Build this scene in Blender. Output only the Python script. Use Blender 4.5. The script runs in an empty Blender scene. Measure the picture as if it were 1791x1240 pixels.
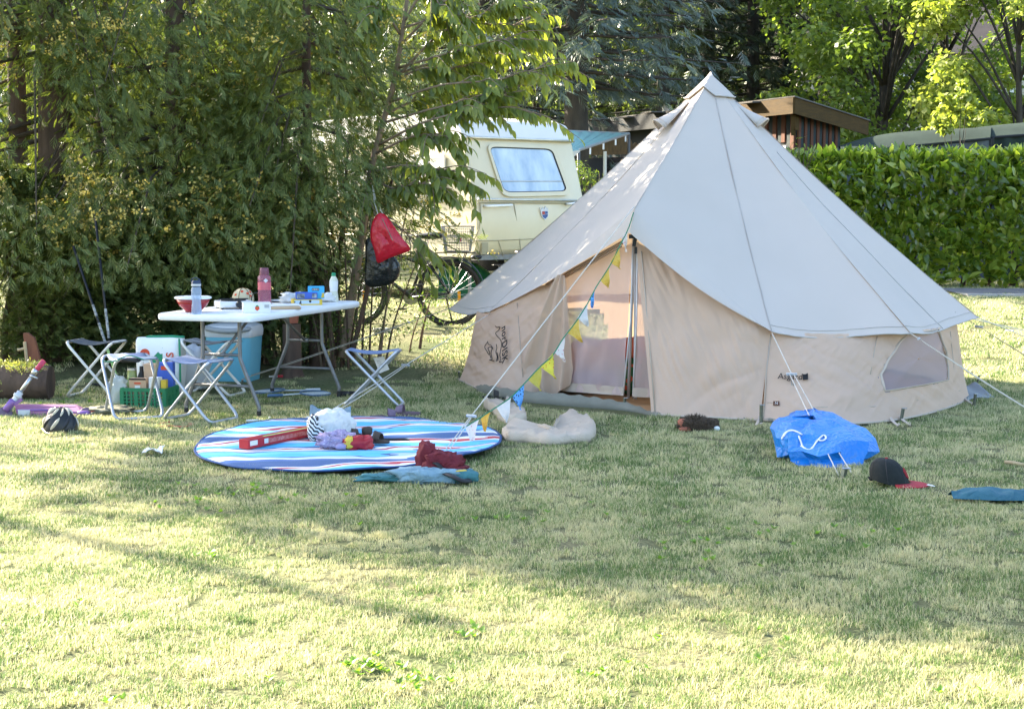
import bpy, math, random
import numpy as np
from mathutils import Vector, Matrix, noise, Quaternion

random.seed(7)
rng = np.random.default_rng(7)
scn = bpy.context.scene
COL = scn.collection
PI = math.pi
R = math.radians

# ---------------------------------------------------------------- camera
F_PX, CX, CY, CAM_H = 2800.0, 895.5, 620.0, 1.5
PITCH = math.atan(260.0 / F_PX)
cam_data = bpy.data.cameras.new('camera')
cam_data.sensor_width = 36.0
cam_data.lens = F_PX / 1791.0 * 36.0
cam_data.clip_start = 0.1
cam_data.clip_end = 600.0
cam = bpy.data.objects.new('camera', cam_data)
cam.location = (0, 0, CAM_H)
cam.rotation_euler = (PI / 2 - PITCH, 0, 0)
COL.objects.link(cam)
scn.camera = cam

# ---------------------------------------------------------------- sky, sun, exposure
SUN_EL = R(30.0)
SUN_AZ = math.atan2(-0.76, 0.65)            # from +Y, clockwise
world = bpy.data.worlds.new('World')
scn.world = world
world.use_nodes = True
wn = world.node_tree.nodes
wl = world.node_tree.links
for n in list(wn):
    wn.remove(n)
sky = wn.new('ShaderNodeTexSky')
sky.sky_type = 'NISHITA'
sky.sun_disc = False
sky.sun_elevation = SUN_EL
sky.sun_rotation = SUN_AZ % (2 * PI)
sky.air_density = 1.0
sky.dust_density = 2.0
sky.ozone_density = 1.0
bg = wn.new('ShaderNodeBackground')
bg.inputs[1].default_value = 0.117
wo = wn.new('ShaderNodeOutputWorld')
wl.new(sky.outputs[0], bg.inputs[0])
wl.new(bg.outputs[0], wo.inputs[0])

sd = Vector((math.sin(SUN_AZ) * math.cos(SUN_EL), math.cos(SUN_AZ) * math.cos(SUN_EL), math.sin(SUN_EL)))
sun_data = bpy.data.lights.new('sun', 'SUN')
sun_data.energy = 5.0
sun_data.angle = R(0.55)
sun_data.color = (1.0, 0.89, 0.70)
sun = bpy.data.objects.new('sun', sun_data)
sun.location = sd * 60
sun.rotation_euler = sd.to_track_quat('Z', 'Y').to_euler()
COL.objects.link(sun)

scn.view_settings.view_transform = 'Standard'
scn.view_settings.look = 'None'
scn.view_settings.gamma = 1.0
scn.view_settings.exposure = 2.65
scn.view_settings.use_curve_mapping = False
scn.cycles.max_bounces = 8
scn.cycles.transparent_max_bounces = 16
scn.cycles.use_denoising = True

# ---------------------------------------------------------------- geometry helpers
def smooth(t):
    t = min(1.0, max(0.0, t))
    return t * t * (3 - 2 * t)

def gz(x, y):
    """height of the lawn"""
    return 0.3 * smooth((y - 13.5) / 6.5) + 0.012 * noise.noise(Vector((x * .35, y * .35, 0)))

_fw = Vector((0, math.cos(PITCH), -math.sin(PITCH)))
_up = Vector((0, math.sin(PITCH), math.cos(PITCH)))

def ray(px, py):
    return _fw + Vector((1, 0, 0)) * ((px - CX) / F_PX) + _up * ((CY - py) / F_PX)

def P(px, py, Y):
    d = ray(px, py)
    return Vector((0, 0, CAM_H)) + d * (Y / d.y)

def Z(px, py, z):
    d = ray(px, py)
    return Vector((0, 0, CAM_H)) + d * ((z - CAM_H) / d.z)

def G(px, py):
    p = Z(px, py, 0.0)
    for _ in range(6):
        p = Z(px, py, gz(p.x, p.y))
    return p

def V(*a):
    return Vector(a)

def proj(p):
    q = Vector(p) - Vector((0, 0, CAM_H))
    d = q.dot(_fw)
    return CX + F_PX * q.x / d, CY - F_PX * q.dot(_up) / d

def hit(px, py, pt, nrm):
    d = ray(px, py)
    o = Vector((0, 0, CAM_H))
    return o + d * ((Vector(pt) - o).dot(nrm) / d.dot(nrm))


def meta(o, label=None, cat=None, group=None, kind=None):
    if label: o['label'] = label
    if cat: o['category'] = cat
    if group: o['group'] = group
    if kind: o['kind'] = kind
    return o

def thing(name, label, cat, loc=(0, 0, 0), rz=0.0, group=None, rot=None):
    o = bpy.data.objects.new(name, None)
    o.empty_display_size = 0.1
    COL.objects.link(o)
    o.location = loc
    o.rotation_euler = rot if rot else (0, 0, rz)
    return meta(o, label, cat, group)

def link(name, me, parent=None, loc=None):
    o = bpy.data.objects.new(name, me)
    COL.objects.link(o)
    if parent: o.parent = parent
    if loc is not None: o.location = loc
    return o

def copy_tree(o, parent=None):
    c = o.copy()
    COL.objects.link(c)
    if parent is not None: c.parent = parent
    for ch in list(o.children):
        copy_tree(ch, c)
    return c

def catmull(pts, n=6, closed=False):
    pts = [Vector(p) for p in pts]
    out = []
    m = len(pts)
    segs = m if closed else m - 1
    for i in range(segs):
        if closed:
            p0, p1, p2, p3 = pts[(i - 1) % m], pts[i], pts[(i + 1) % m], pts[(i + 2) % m]
        else:
            p1, p2 = pts[i], pts[i + 1]
            p0 = pts[i - 1] if i > 0 else p1 * 2 - p2
            p3 = pts[i + 2] if i + 2 < m else p2 * 2 - p1
        for k in range(n):
            t = k / n
            out.append(0.5 * (2 * p1 + (p2 - p0) * t + (2 * p0 - 5 * p1 + 4 * p2 - p3) * t * t + (3 * p1 - p0 - 3 * p2 + p3) * t ** 3))
    if not closed:
        out.append(pts[-1])
    return out

class MB:
    def __init__(s):
        s.v, s.f, s.m = [], [], []
        s.mats = []
        s.cur = 0
    def use(s, m):
        if m not in s.mats: s.mats.append(m)
        s.cur = s.mats.index(m)
        return s
    def add(s, vs, fs):
        o = len(s.v)
        s.v += [tuple(v) for v in vs]
        for f in fs:
            s.f.append(tuple(i + o for i in f))
            s.m.append(s.cur)
        return s
    def box(s, c, size, rz=0.0, rot=None, bev=0.0):
        hx, hy, hz = size[0] / 2, size[1] / 2, size[2] / 2
        M = Matrix.Rotation(rz, 3, 'Z') if rot is None else rot
        c = Vector(c)
        if bev <= 0:
            vs = [c + M @ Vector((x * hx, y * hy, z * hz)) for z in (-1, 1) for y in (-1, 1) for x in (-1, 1)]
            return s.add(vs, [(0, 2, 3, 1), (4, 5, 7, 6), (0, 1, 5, 4), (2, 6, 7, 3), (0, 4, 6, 2), (1, 3, 7, 5)])
        b = min(bev, hx * .9, hy * .9, hz * .9)
        rings = []
        for z, ins in ((-hz, b), (-hz + b, 0), (hz - b, 0), (hz, b)):
            ring = []
            for sx, sy in ((1, 1), (-1, 1), (-1, -1), (1, -1)):
                a0 = {(1, 1): 0, (-1, 1): 90, (-1, -1): 180, (1, -1): 270}[(sx, sy)]
                for k in range(3):
                    a = R(a0 + 45 * k)
                    rr = b - ins * 0.9 if ins else b
                    ring.append(c + M @ Vector((sx * (hx - b) + rr * math.cos(a), sy * (hy - b) + rr * math.sin(a), z)))
            rings.append(ring)
        return s.loft(rings, True, True)
    def loft(s, rings, cap=True, closed=True):
        n = len(rings[0])
        vs = [p for r_ in rings for p in r_]
        fs = []
        for i in range(len(rings) - 1):
            for j in range(n if closed else n - 1):
                a, b_ = i * n + j, i * n + (j + 1) % n
                fs.append((a, b_, b_ + n, a + n))
        if cap:
            fs.append(tuple(range(n))[::-1])
            fs.append(tuple(range((len(rings) - 1) * n, len(rings) * n)))
        return s.add(vs, fs)
    def tube(s, pts, r, n=8, cap=True, closed=False, flat=None):
        pts = [Vector(p) for p in pts]
        m = len(pts)
        rs = r if isinstance(r, (list, tuple)) else [r] * m
        up = None
        rings = []
        for i in range(m):
            if closed:
                t = pts[(i + 1) % m] - pts[i - 1]
            else:
                t = pts[min(i + 1, m - 1)] - pts[max(i - 1, 0)]
            if t.length < 1e-9: t = Vector((0, 0, 1))
            t.normalize()
            if up is None:
                up = Vector((0, 0, 1)) if abs(t.z) < .9 else Vector((1, 0, 0))
            side = t.cross(up)
            if side.length < 1e-6:
                side = t.orthogonal()
            side.normalize()
            up = side.cross(t).normalized()
            f2 = flat if flat else 1.0
            rings.append([pts[i] + (side * math.cos(2 * PI * k / n) + up * math.sin(2 * PI * k / n) * f2) * rs[i] for k in range(n)])
        if closed:
            rings.append(rings[0])
            return s.loft(rings, False)
        return s.loft(rings, cap)
    def lathe(s, prof, n=20, c=(0, 0, 0), axis=None, cap=True):
        c = Vector(c)
        q = Vector((0, 0, 1)).rotation_difference(Vector(axis)).to_matrix() if axis is not None else Matrix.Identity(3)
        rings = [[c + q @ Vector((r_ * math.cos(2 * PI * k / n), r_ * math.sin(2 * PI * k / n), z)) for k in range(n)] for r_, z in prof]
        return s.loft(rings, cap)
    def grid(s, fn, nu, nv):
        vs = [fn(i / nu, j / nv) for j in range(nv + 1) for i in range(nu + 1)]
        w = nu + 1
        fs = [(j * w + i, j * w + i + 1, (j + 1) * w + i + 1, (j + 1) * w + i) for j in range(nv) for i in range(nu)]
        return s.add(vs, fs)
    def prism(s, poly, d):
        """poly: list of Vectors (planar), extruded by vector d"""
        d = Vector(d)
        poly = [Vector(p) for p in poly]
        return s.loft([poly, [p + d for p in poly]], True)
    def mesh(s, name, mat=None, smooth=False, ang=None):
        me = bpy.data.meshes.new(name)
        me.from_pydata(s.v, [], s.f)
        if s.mats:
            for m in s.mats: me.materials.append(m)
            me.polygons.foreach_set('material_index', s.m)
        elif mat: me.materials.append(mat)
        if smooth:
            me.polygons.foreach_set('use_smooth', [True] * len(me.polygons))
            if ang is not None:
                me.set_sharp_from_angle(angle=R(ang))
        me.update()
        return me
    def obj(s, name, mat=None, parent=None, smooth=False, ang=None, loc=None, solid=0.0):
        o = link(name, s.mesh(name, mat, smooth, ang), parent, loc)
        if solid:
            md = o.modifiers.new('solid', 'SOLIDIFY')
            md.thickness = solid
            md.offset = 0
        return o

def text_obj(name, txt, size, mat, parent, M4, extrude=0.0015, shear=0.0, spacing=1.0, off=0.0):
    cu = bpy.data.curves.new(name, 'FONT')
    cu.body = txt
    cu.size = size
    cu.extrude = extrude
    cu.shear = shear
    cu.offset = off
    cu.space_character = spacing
    cu.align_x = 'CENTER'
    cu.align_y = 'CENTER'
    tmp = bpy.data.objects.new(name, cu)
    COL.objects.link(tmp)
    dg = bpy.context.evaluated_depsgraph_get()
    me = bpy.data.meshes.new_from_object(tmp.evaluated_get(dg))
    bpy.data.objects.remove(tmp)
    me.materials.clear()
    me.materials.append(mat)
    me.transform(M4)
    return link(name, me, parent)

def frame(origin, x, y):
    """4x4 with given x and y axes"""
    x = Vector(x).normalized()
    y = Vector(y)
    y = (y - x * y.dot(x)).normalized()
    z = x.cross(y)
    m = Matrix((x, y, z)).transposed().to_4x4()
    m.translation = Vector(origin)
    return m

# numpy scatter of a small template: one mesh from many copies
def scatter_mesh(name, tv, tf, pos, X, Y, Zx, scale, mats, midx=None, smooth=False):
    """tv (k,3) template verts; tf list of faces of equal size; axis arrays (N,3); scale (N,) or (N,3)"""
    tv = np.asarray(tv, np.float32)
    tf = np.asarray(tf, np.int32)
    N, k = len(pos), len(tv)
    sc = np.asarray(scale, np.float32)
    if sc.ndim == 1: sc = np.repeat(sc[:, None], 3, 1)
    t = tv[None] * sc[:, None, :]
    v = pos[:, None, :] + t[..., 0:1] * X[:, None, :] + t[..., 1:2] * Y[:, None, :] + t[..., 2:3] * Zx[:, None, :]
    v = v.reshape(-1, 3).astype(np.float32)
    fs = tf.shape[1]
    idx = (tf[None] + (np.arange(N) * k)[:, None, None]).reshape(-1).astype(np.int32)
    nf = N * len(tf)
    me = bpy.data.meshes.new(name)
    me.vertices.add(len(v))
    me.vertices.foreach_set('co', v.ravel())
    me.loops.add(len(idx))
    me.loops.foreach_set('vertex_index', idx)
    me.polygons.add(nf)
    me.polygons.foreach_set('loop_start', np.arange(0, nf * fs, fs, dtype=np.int32))
    me.polygons.foreach_set('loop_total', np.full(nf, fs, np.int32))
    for m in mats: me.materials.append(m)
    if midx is not None:
        me.polygons.foreach_set('material_index', np.repeat(np.asarray(midx, np.int32), len(tf)))
    if smooth:
        me.polygons.foreach_set('use_smooth', np.ones(nf, bool))
    me.update(calc_edges=True)
    return me

def unit(a):
    return a / np.maximum(np.linalg.norm(a, axis=1, keepdims=True), 1e-9)

def axes(d, jitter_up=None):
    """orthonormal axes with Y along d (N,3) and random roll about it"""
    d = unit(d)
    r = rng.normal(size=d.shape) if jitter_up is None else jitter_up
    x = unit(np.cross(d, r))
    z = np.cross(x, d)
    return x, d, z

# ---------------------------------------------------------------- materials
def new_mat(name):
    m = bpy.data.materials.new(name)
    m.use_nodes = True
    nt = m.node_tree
    for n in list(nt.nodes): nt.nodes.remove(n)
    return m, nt, nt.nodes, nt.links

def ramp(nodes, stops):
    r = nodes.new('ShaderNodeValToRGB')
    e = r.color_ramp.elements
    while len(e) > 1: e.remove(e[-1])
    e[0].position, e[0].color = stops[0][0], (*stops[0][1], 1)
    for p, c in stops[1:]:
        k = e.new(p)
        k.color = (*c, 1)
    return r

def pm(name, c1, c2=None, scale=8.0, rough=.6, bump=0.0, bscale=60.0, trans=0.0, spec=.3, metal=0.0, coat=0.0, detail=4.0,
       stretch=None, sheen=0.0, tcol=None):
    """principled with noise-mottled colour, fine bump and optional light passing through"""
    m, nt, N, L = new_mat(name)
    out = N.new('ShaderNodeOutputMaterial')
    p = N.new('ShaderNodeBsdfPrincipled')
    p.inputs['Roughness'].default_value = rough
    p.inputs['Specular IOR Level'].default_value = spec
    p.inputs['Metallic'].default_value = metal
    p.inputs['Coat Weight'].default_value = coat
    p.inputs['Sheen Weight'].default_value = sheen
    tc = N.new('ShaderNodeTexCoord')
    vec = tc.outputs['Object']
    if stretch:
        mp = N.new('ShaderNodeMapping')
        mp.inputs['Scale'].default_value = stretch
        L.new(vec, mp.inputs[0])
        vec = mp.outputs[0]
    c2 = c2 or tuple(x * .8 for x in c1)
    nz = N.new('ShaderNodeTexNoise')
    nz.inputs['Scale'].default_value = scale
    nz.inputs['Detail'].default_value = detail
    nz.inputs['Roughness'].default_value = .6
    L.new(vec, nz.inputs['Vector'])
    rp = ramp(N, [(.32, c1), (.68, c2)])
    L.new(nz.outputs['Fac'], rp.inputs[0])
    L.new(rp.outputs[0], p.inputs['Base Color'])
    if bump:
        nb = N.new('ShaderNodeTexNoise')
        nb.inputs['Scale'].default_value = bscale
        nb.inputs['Detail'].default_value = 5
        L.new(vec, nb.inputs['Vector'])
        bp = N.new('ShaderNodeBump')
        bp.inputs['Strength'].default_value = bump
        bp.inputs['Distance'].default_value = .02
        L.new(nb.outputs['Fac'], bp.inputs['Height'])
        L.new(bp.outputs[0], p.inputs['Normal'])
    last = p.outputs[0]
    if trans:
        t = N.new('ShaderNodeBsdfTranslucent')
        if tcol: t.inputs[0].default_value = (*tcol, 1)
        else: L.new(rp.outputs[0], t.inputs[0])
        mx = N.new('ShaderNodeMixShader')
        mx.inputs[0].default_value = trans
        L.new(last, mx.inputs[1])
        L.new(t.outputs[0], mx.inputs[2])
        last = mx.outputs[0]
    L.new(last, out.inputs[0])
    return m

def leaf_mat(name, cols, trans=.35, rough=.45, spec=.35, tgain=(1.6, 1.7, .7)):
    """colour varies leaf by leaf; part of the light passes through"""
    m, nt, N, L = new_mat(name)
    out = N.new('ShaderNodeOutputMaterial')
    ge = N.new('ShaderNodeNewGeometry')
    n = len(cols)
    rp = ramp(N, [((i + .0) / max(1, n - 1), c) for i, c in enumerate(cols)])
    L.new(ge.outputs['Random Per Island'], rp.inputs[0])
    p = N.new('ShaderNodeBsdfPrincipled')
    p.inputs['Roughness'].default_value = rough
    p.inputs['Specular IOR Level'].default_value = spec
    L.new(rp.outputs[0], p.inputs['Base Color'])
    t = N.new('ShaderNodeBsdfTranslucent')
    mu = N.new('ShaderNodeMix')
    mu.data_type = 'RGBA'
    mu.blend_type = 'MULTIPLY'
    mu.inputs[0].default_value = 1
    L.new(rp.outputs[0], mu.inputs[6])
    mu.inputs[7].default_value = (*tgain, 1)
    L.new(mu.outputs[2], t.inputs[0])
    mx = N.new('ShaderNodeMixShader')
    mx.inputs[0].default_value = trans
    L.new(p.outputs[0], mx.inputs[1])
    L.new(t.outputs[0], mx.inputs[2])
    L.new(mx.outputs[0], out.inputs[0])
    return m

def mesh_mat(name, col, alpha, rough=.7, tr=.4):
    """fine see-through netting or clear film"""
    m, nt, N, L = new_mat(name)
    out = N.new('ShaderNodeOutputMaterial')
    d = N.new('ShaderNodeBsdfDiffuse')
    d.inputs[0].default_value = (*col, 1)
    tl = N.new('ShaderNodeBsdfTranslucent')
    tl.inputs[0].default_value = (*col, 1)
    m1 = N.new('ShaderNodeMixShader')
    m1.inputs[0].default_value = tr
    L.new(d.outputs[0], m1.inputs[1])
    L.new(tl.outputs[0], m1.inputs[2])
    t = N.new('ShaderNodeBsdfTransparent')
    mx = N.new('ShaderNodeMixShader')
    mx.inputs[0].default_value = alpha
    L.new(t.outputs[0], mx.inputs[1])
    L.new(m1.outputs[0], mx.inputs[2])
    L.new(mx.outputs[0], out.inputs[0])
    return m

def plastic_clear(name, col, alpha, rough=.15):
    m, nt, N, L = new_mat(name)
    out = N.new('ShaderNodeOutputMaterial')
    p = N.new('ShaderNodeBsdfPrincipled')
    p.inputs['Base Color'].default_value = (*col, 1)
    p.inputs['Roughness'].default_value = rough
    p.inputs['Specular IOR Level'].default_value = .5
    t = N.new('ShaderNodeBsdfTransparent')
    t.inputs[0].default_value = (*[min(1, .6 + .4 * c / max(col)) for c in col], 1)
    mx = N.new('ShaderNodeMixShader')
    mx.inputs[0].default_value = alpha
    L.new(t.outputs[0], mx.inputs[1])
    L.new(p.outputs[0], mx.inputs[2])
    L.new(mx.outputs[0], out.inputs[0])
    return m

M = {}
M['canvas_roof'] = pm('canvas_roof', (.56, .505, .45), (.53, .48, .425), 1.2, .85, .12, 250, trans=.12, spec=.1, tcol=(.5, .4, .28))
M['canvas_wall'] = pm('canvas_wall', (.68, .515, .395), (.63, .475, .36), 1.2, .85, .15, 220, trans=.3, spec=.1, tcol=(.62, .46, .31))
def crease(m, scale=5.0, strength=.5, dist=.012):
    """adds folded-cloth creases to a material's bump"""
    nt = m.node_tree; N, L = nt.nodes, nt.links
    p = next(n for n in N if n.type == 'BSDF_PRINCIPLED')
    tc = N.new('ShaderNodeTexCoord')
    nz = N.new('ShaderNodeTexNoise'); nz.inputs['Scale'].default_value = scale; nz.inputs['Detail'].default_value = 5; nz.inputs['Distortion'].default_value = 1.6
    nz.noise_type = 'RIDGED_MULTIFRACTAL' if 'RIDGED_MULTIFRACTAL' in [e.identifier for e in nz.bl_rna.properties['noise_type'].enum_items] else 'FBM'
    L.new(tc.outputs['Object'], nz.inputs['Vector'])
    b2 = N.new('ShaderNodeBump'); b2.inputs['Strength'].default_value = strength; b2.inputs['Distance'].default_value = dist
    L.new(nz.outputs[0], b2.inputs['Height'])
    old = p.inputs['Normal'].links
    if old: L.new(old[0].from_socket, b2.inputs['Normal'])
    L.new(b2.outputs[0], p.inputs['Normal'])
crease(M['canvas_wall'], 9, .13)
M['canvas_hem'] = pm('canvas_hem', (.50, .42, .34), (.44, .37, .30), 5, .85, .1, 200, spec=.1)
M['groundsheet'] = pm('groundsheet', (.20, .20, .16), (.15, .15, .12), 5, .6, .1, 90)
M['sheet_inside'] = pm('sheet_inside', (.42, .25, .12), (.36, .21, .1), 5, .7)
M['seam'] = pm('seam', (.50, .465, .43), None, 5, .8)
M['insect_mesh'] = mesh_mat('insect_mesh', (.82, .69, .68), .66, tr=.5)
M['window_mesh'] = mesh_mat('window_mesh', (.52, .47, .50), .55, tr=.3)
M['zip_strip'] = pm('zip_strip', (.72, .73, .74), (.64, .65, .66), 9, .5)
M['black_plastic'] = pm('black_plastic', (.015, .015, .016), (.025, .025, .027), 20, .45)
M['print_black'] = pm('print_black', (.012, .012, .014), None, 20, .7)
M['rope'] = pm('rope', (.62, .58, .5), (.5, .46, .4), 200, .8)
M['rope_dark'] = pm('rope_dark', (.33, .29, .22), (.27, .24, .18), 200, .8)
M['peg_metal'] = pm('peg_metal', (.16, .18, .14), (.10, .11, .09), 30, .45, metal=.6)
M['steel'] = pm('steel', (.50, .51, .52), (.42, .43, .44), 14, .32, metal=.9)
M['alu_tube'] = pm('alu_tube', (.52, .54, .57), (.44, .46, .5), 14, .38, metal=.65)
M['grey_tube'] = pm('grey_tube', (.20, .20, .20), (.15, .15, .15), 14, .45, metal=.4)
M['cream_tube'] = pm('cream_tube', (.68, .66, .60), (.58, .56, .5), 12, .4)
M['white_plastic'] = pm('white_plastic', (.78, .79, .78), (.70, .71, .70), 3, .4, .05, 120)
M['white_fabric'] = pm('white_fabric', (.76, .76, .74), (.66, .66, .64), 6, .8, .15, 120, trans=.15)
M['blue_seat'] = pm('blue_seat', (.20, .25, .38), (.15, .20, .32), 12, .75, .1, 200)
M['dark_seat'] = pm('dark_seat', (.07, .08, .085), (.10, .11, .12), 30, .8, .1, 200, stretch=(1, 8, 1))
M['lawn_soil'] = None
M['bark'] = pm('bark', (.13, .085, .06), (.06, .04, .03), 9, .9, .9, 18, stretch=(1, 1, .22))
M['bark_grey'] = pm('bark_grey', (.075, .062, .05), (.035, .03, .025), 7, .9, .9, 14, stretch=(1, 1, .3))
M['bark_light'] = pm('bark_light', (.26, .19, .13), (.16, .12, .08), 14, .8, .5, 30, stretch=(1, 1, .3))
M['twig'] = pm('twig', (.10, .075, .05), (.05, .04, .03), 9, .9)
# ================================================================ SETTING
def lawn_material():
    m, nt, N, L = new_mat('lawn')
    out = N.new('ShaderNodeOutputMaterial')
    p = N.new('ShaderNodeBsdfPrincipled')
    p.inputs['Roughness'].default_value = .95
    p.inputs['Specular IOR Level'].default_value = .1
    ge = N.new('ShaderNodeNewGeometry')
    n1 = N.new('ShaderNodeTexNoise'); n1.inputs['Scale'].default_value = 1.1; n1.inputs['Detail'].default_value = 6
    n2 = N.new('ShaderNodeTexNoise'); n2.inputs['Scale'].default_value = 45; n2.inputs['Detail'].default_value = 6
    L.new(ge.outputs['Position'], n1.inputs['Vector'])
    L.new(ge.outputs['Position'], n2.inputs['Vector'])
    r1 = ramp(N, [(.35, (.10, .125, .05)), (.65, (.20, .19, .10))])
    r2 = ramp(N, [(.3, (.4, .4, .4)), (.7, (1.1, 1.1, 1.1))])
    L.new(n1.outputs[0], r1.inputs[0]); L.new(n2.outputs[0], r2.inputs[0])
    mu = N.new('ShaderNodeMix'); mu.data_type = 'RGBA'; mu.blend_type = 'MULTIPLY'; mu.inputs[0].default_value = 1
    L.new(r1.outputs[0], mu.inputs[6]); L.new(r2.outputs[0], mu.inputs[7])
    L.new(mu.outputs[2], p.inputs['Base Color'])
    bp = N.new('ShaderNodeBump'); bp.inputs['Strength'].default_value = .8; bp.inputs['Distance'].default_value = .02
    L.new(n2.outputs[0], bp.inputs['Height']); L.new(bp.outputs[0], p.inputs['Normal'])
    L.new(p.outputs[0], out.inputs[0])
    return m

def grass_material(name, green1, green2, straw, straw_bias):
    m, nt, N, L = new_mat(name)
    out = N.new('ShaderNodeOutputMaterial')
    ge = N.new('ShaderNodeNewGeometry')
    oi = N.new('ShaderNodeObjectInfo')
    n1 = N.new('ShaderNodeTexNoise'); n1.inputs['Scale'].default_value = 1.9; n1.inputs['Detail'].default_value = 5
    n1.inputs['Roughness'].default_value = .65
    L.new(ge.outputs['Position'], n1.inputs['Vector'])
    # blade by blade: green or straw, more straw in dry patches
    ad = N.new('ShaderNodeMath'); ad.operation = 'ADD'
    L.new(ge.outputs['Random Per Island'], ad.inputs[0])
    ms = N.new('ShaderNodeMapRange'); ms.inputs[1].default_value = .33; ms.inputs[2].default_value = .67
    ms.inputs[3].default_value = straw_bias - .42; ms.inputs[4].default_value = straw_bias + .42
    L.new(n1.outputs[0], ms.inputs[0]); L.new(ms.outputs[0], ad.inputs[1])
    rp = ramp(N, [(0.0, green1), (.5, green2), (.78, straw), (1.0, tuple(min(1, c * 1.25) for c in straw))])
    L.new(ad.outputs[0], rp.inputs[0])
    p = N.new('ShaderNodeBsdfPrincipled'); p.inputs['Roughness'].default_value = .5; p.inputs['Specular IOR Level'].default_value = .3
    t = N.new('ShaderNodeBsdfTranslucent')
    L.new(rp.outputs[0], p.inputs['Base Color']); L.new(rp.outputs[0], t.inputs[0])
    mx = N.new('ShaderNodeMixShader'); mx.inputs[0].default_value = .38
    L.new(p.outputs[0], mx.inputs[1]); L.new(t.outputs[0], mx.inputs[2]); L.new(mx.outputs[0], out.inputs[0])
    return m

M['lawn'] = lawn_material()
M['grass'] = grass_material('grass', (.075, .15, .04), (.175, .265, .07), (.50, .465, .26), .27)

# ground sheet with the lawn's gentle rise, reaching far beyond the trees
xs = np.concatenate([np.arange(-150, -14, 8.0), np.arange(-14, 16, 0.5), np.arange(16, 150, 8.0)])
ys = np.concatenate([np.arange(-30, 2, 4.0), np.arange(2, 26, 0.5), np.arange(26, 90, 4.0), np.arange(90, 260, 10.0)])
b = MB()
vs = [(x, y, gz(x, y)) for y in ys for x in xs]
w = len(xs)
b.add(vs, [(j * w + i, j * w + i + 1, (j + 1) * w + i + 1, (j + 1) * w + i) for j in range(len(ys) - 1) for i in range(w - 1)])
meta(b.obj('ground', M['lawn'], smooth=True), kind='structure', label='lawn soil under the grass of the camp pitch')

# wooded hillside closing the view
M['hill'] = pm('hill', (.035, .05, .02), (.05, .06, .025), .3, .95)
b = MB()
def hillfn(u, v):
    x = -110 + 240 * u
    y = 62 + 110 * v
    return (x, y, -0.3 + 42 * smooth(v * 1.15) ** 1.0 + 2.5 * noise.noise(Vector((x * .05, y * .05, 3))))
b.grid(hillfn, 40, 24)
meta(b.obj('hillside', M['hill'], smooth=True), kind='structure', label='wooded hillside behind the camp site')

# grey path with a pale kerb under the laurel hedge
M['path'] = pm('path', (.15, .155, .16), (.11, .115, .12), 5, .9, .4, 120)
M['kerb'] = pm('kerb', (.42, .41, .38), (.34, .33, .31), 6, .9, .3, 80)
b = MB()
pa, pb = G(1690, 519), G(1960, 521)
for k in range(8):
    a, c = pa.lerp(pb, k / 8), pa.lerp(pb, (k + 1) / 8)
    b.add([a + V(0, 0, .015), c + V(0, 0, .015), c + V(.1, 1.1, .06), a + V(-.1, 1.1, .06)], [(0, 1, 2, 3)])
meta(b.obj('path', M['path']), kind='structure')
kb = meta(link('kerb', bpy.data.meshes.new('kerb')), kind='structure')
for k in range(5):
    a, c = pa.lerp(pb, k / 5), pa.lerp(pb, (k + 1) / 5)
    d = (c - a).normalized() * .006
    b = MB()
    b.prism([a + d + V(0, -.06, -.05), c - d + V(0, -.06, -.05), c - d + V(0, .03, -.05), a + d + V(0, .03, -.05)], V(0, 0, .09))
    b.obj('kerbstone', M['kerb'], kb)

# ---------------------------------------------------------------- grass
TENT_C = V(1.63, 13.1, 0)
BLK_C = G(610, 786)
def grass_template(n, rad, hmin, hmax, wid, seed):
    g = random.Random(seed)
    b = MB()
    for _ in range(n):
        a, rr = g.uniform(0, 2 * PI), rad * math.sqrt(g.random())
        x, y = rr * math.cos(a), rr * math.sin(a)
        h = g.uniform(hmin, hmax)
        ang = g.uniform(0, 2 * PI)
        lean = g.uniform(.15, 1.25) * h
        dx, dy = math.cos(ang) * lean, math.sin(ang) * lean
        wx, wy = -math.sin(ang + g.uniform(-.8, .8)) * wid, math.cos(ang) * wid
        b.add([(x - wx, y - wy, -.005), (x + wx, y + wy, -.005), (x + dx * .42 + wx * .8, y + dy * .42 + wy * .8, h * .62),
               (x + dx * .42 - wx * .8, y + dy * .42 - wy * .8, h * .62), (x + dx, y + dy, h * .95)], [(0, 1, 2, 3), (3, 2, 4)])
    me = b.mesh('grass_tuft', M['grass'])
    return bpy.data.objects.new('grass_tuft', me)

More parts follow.
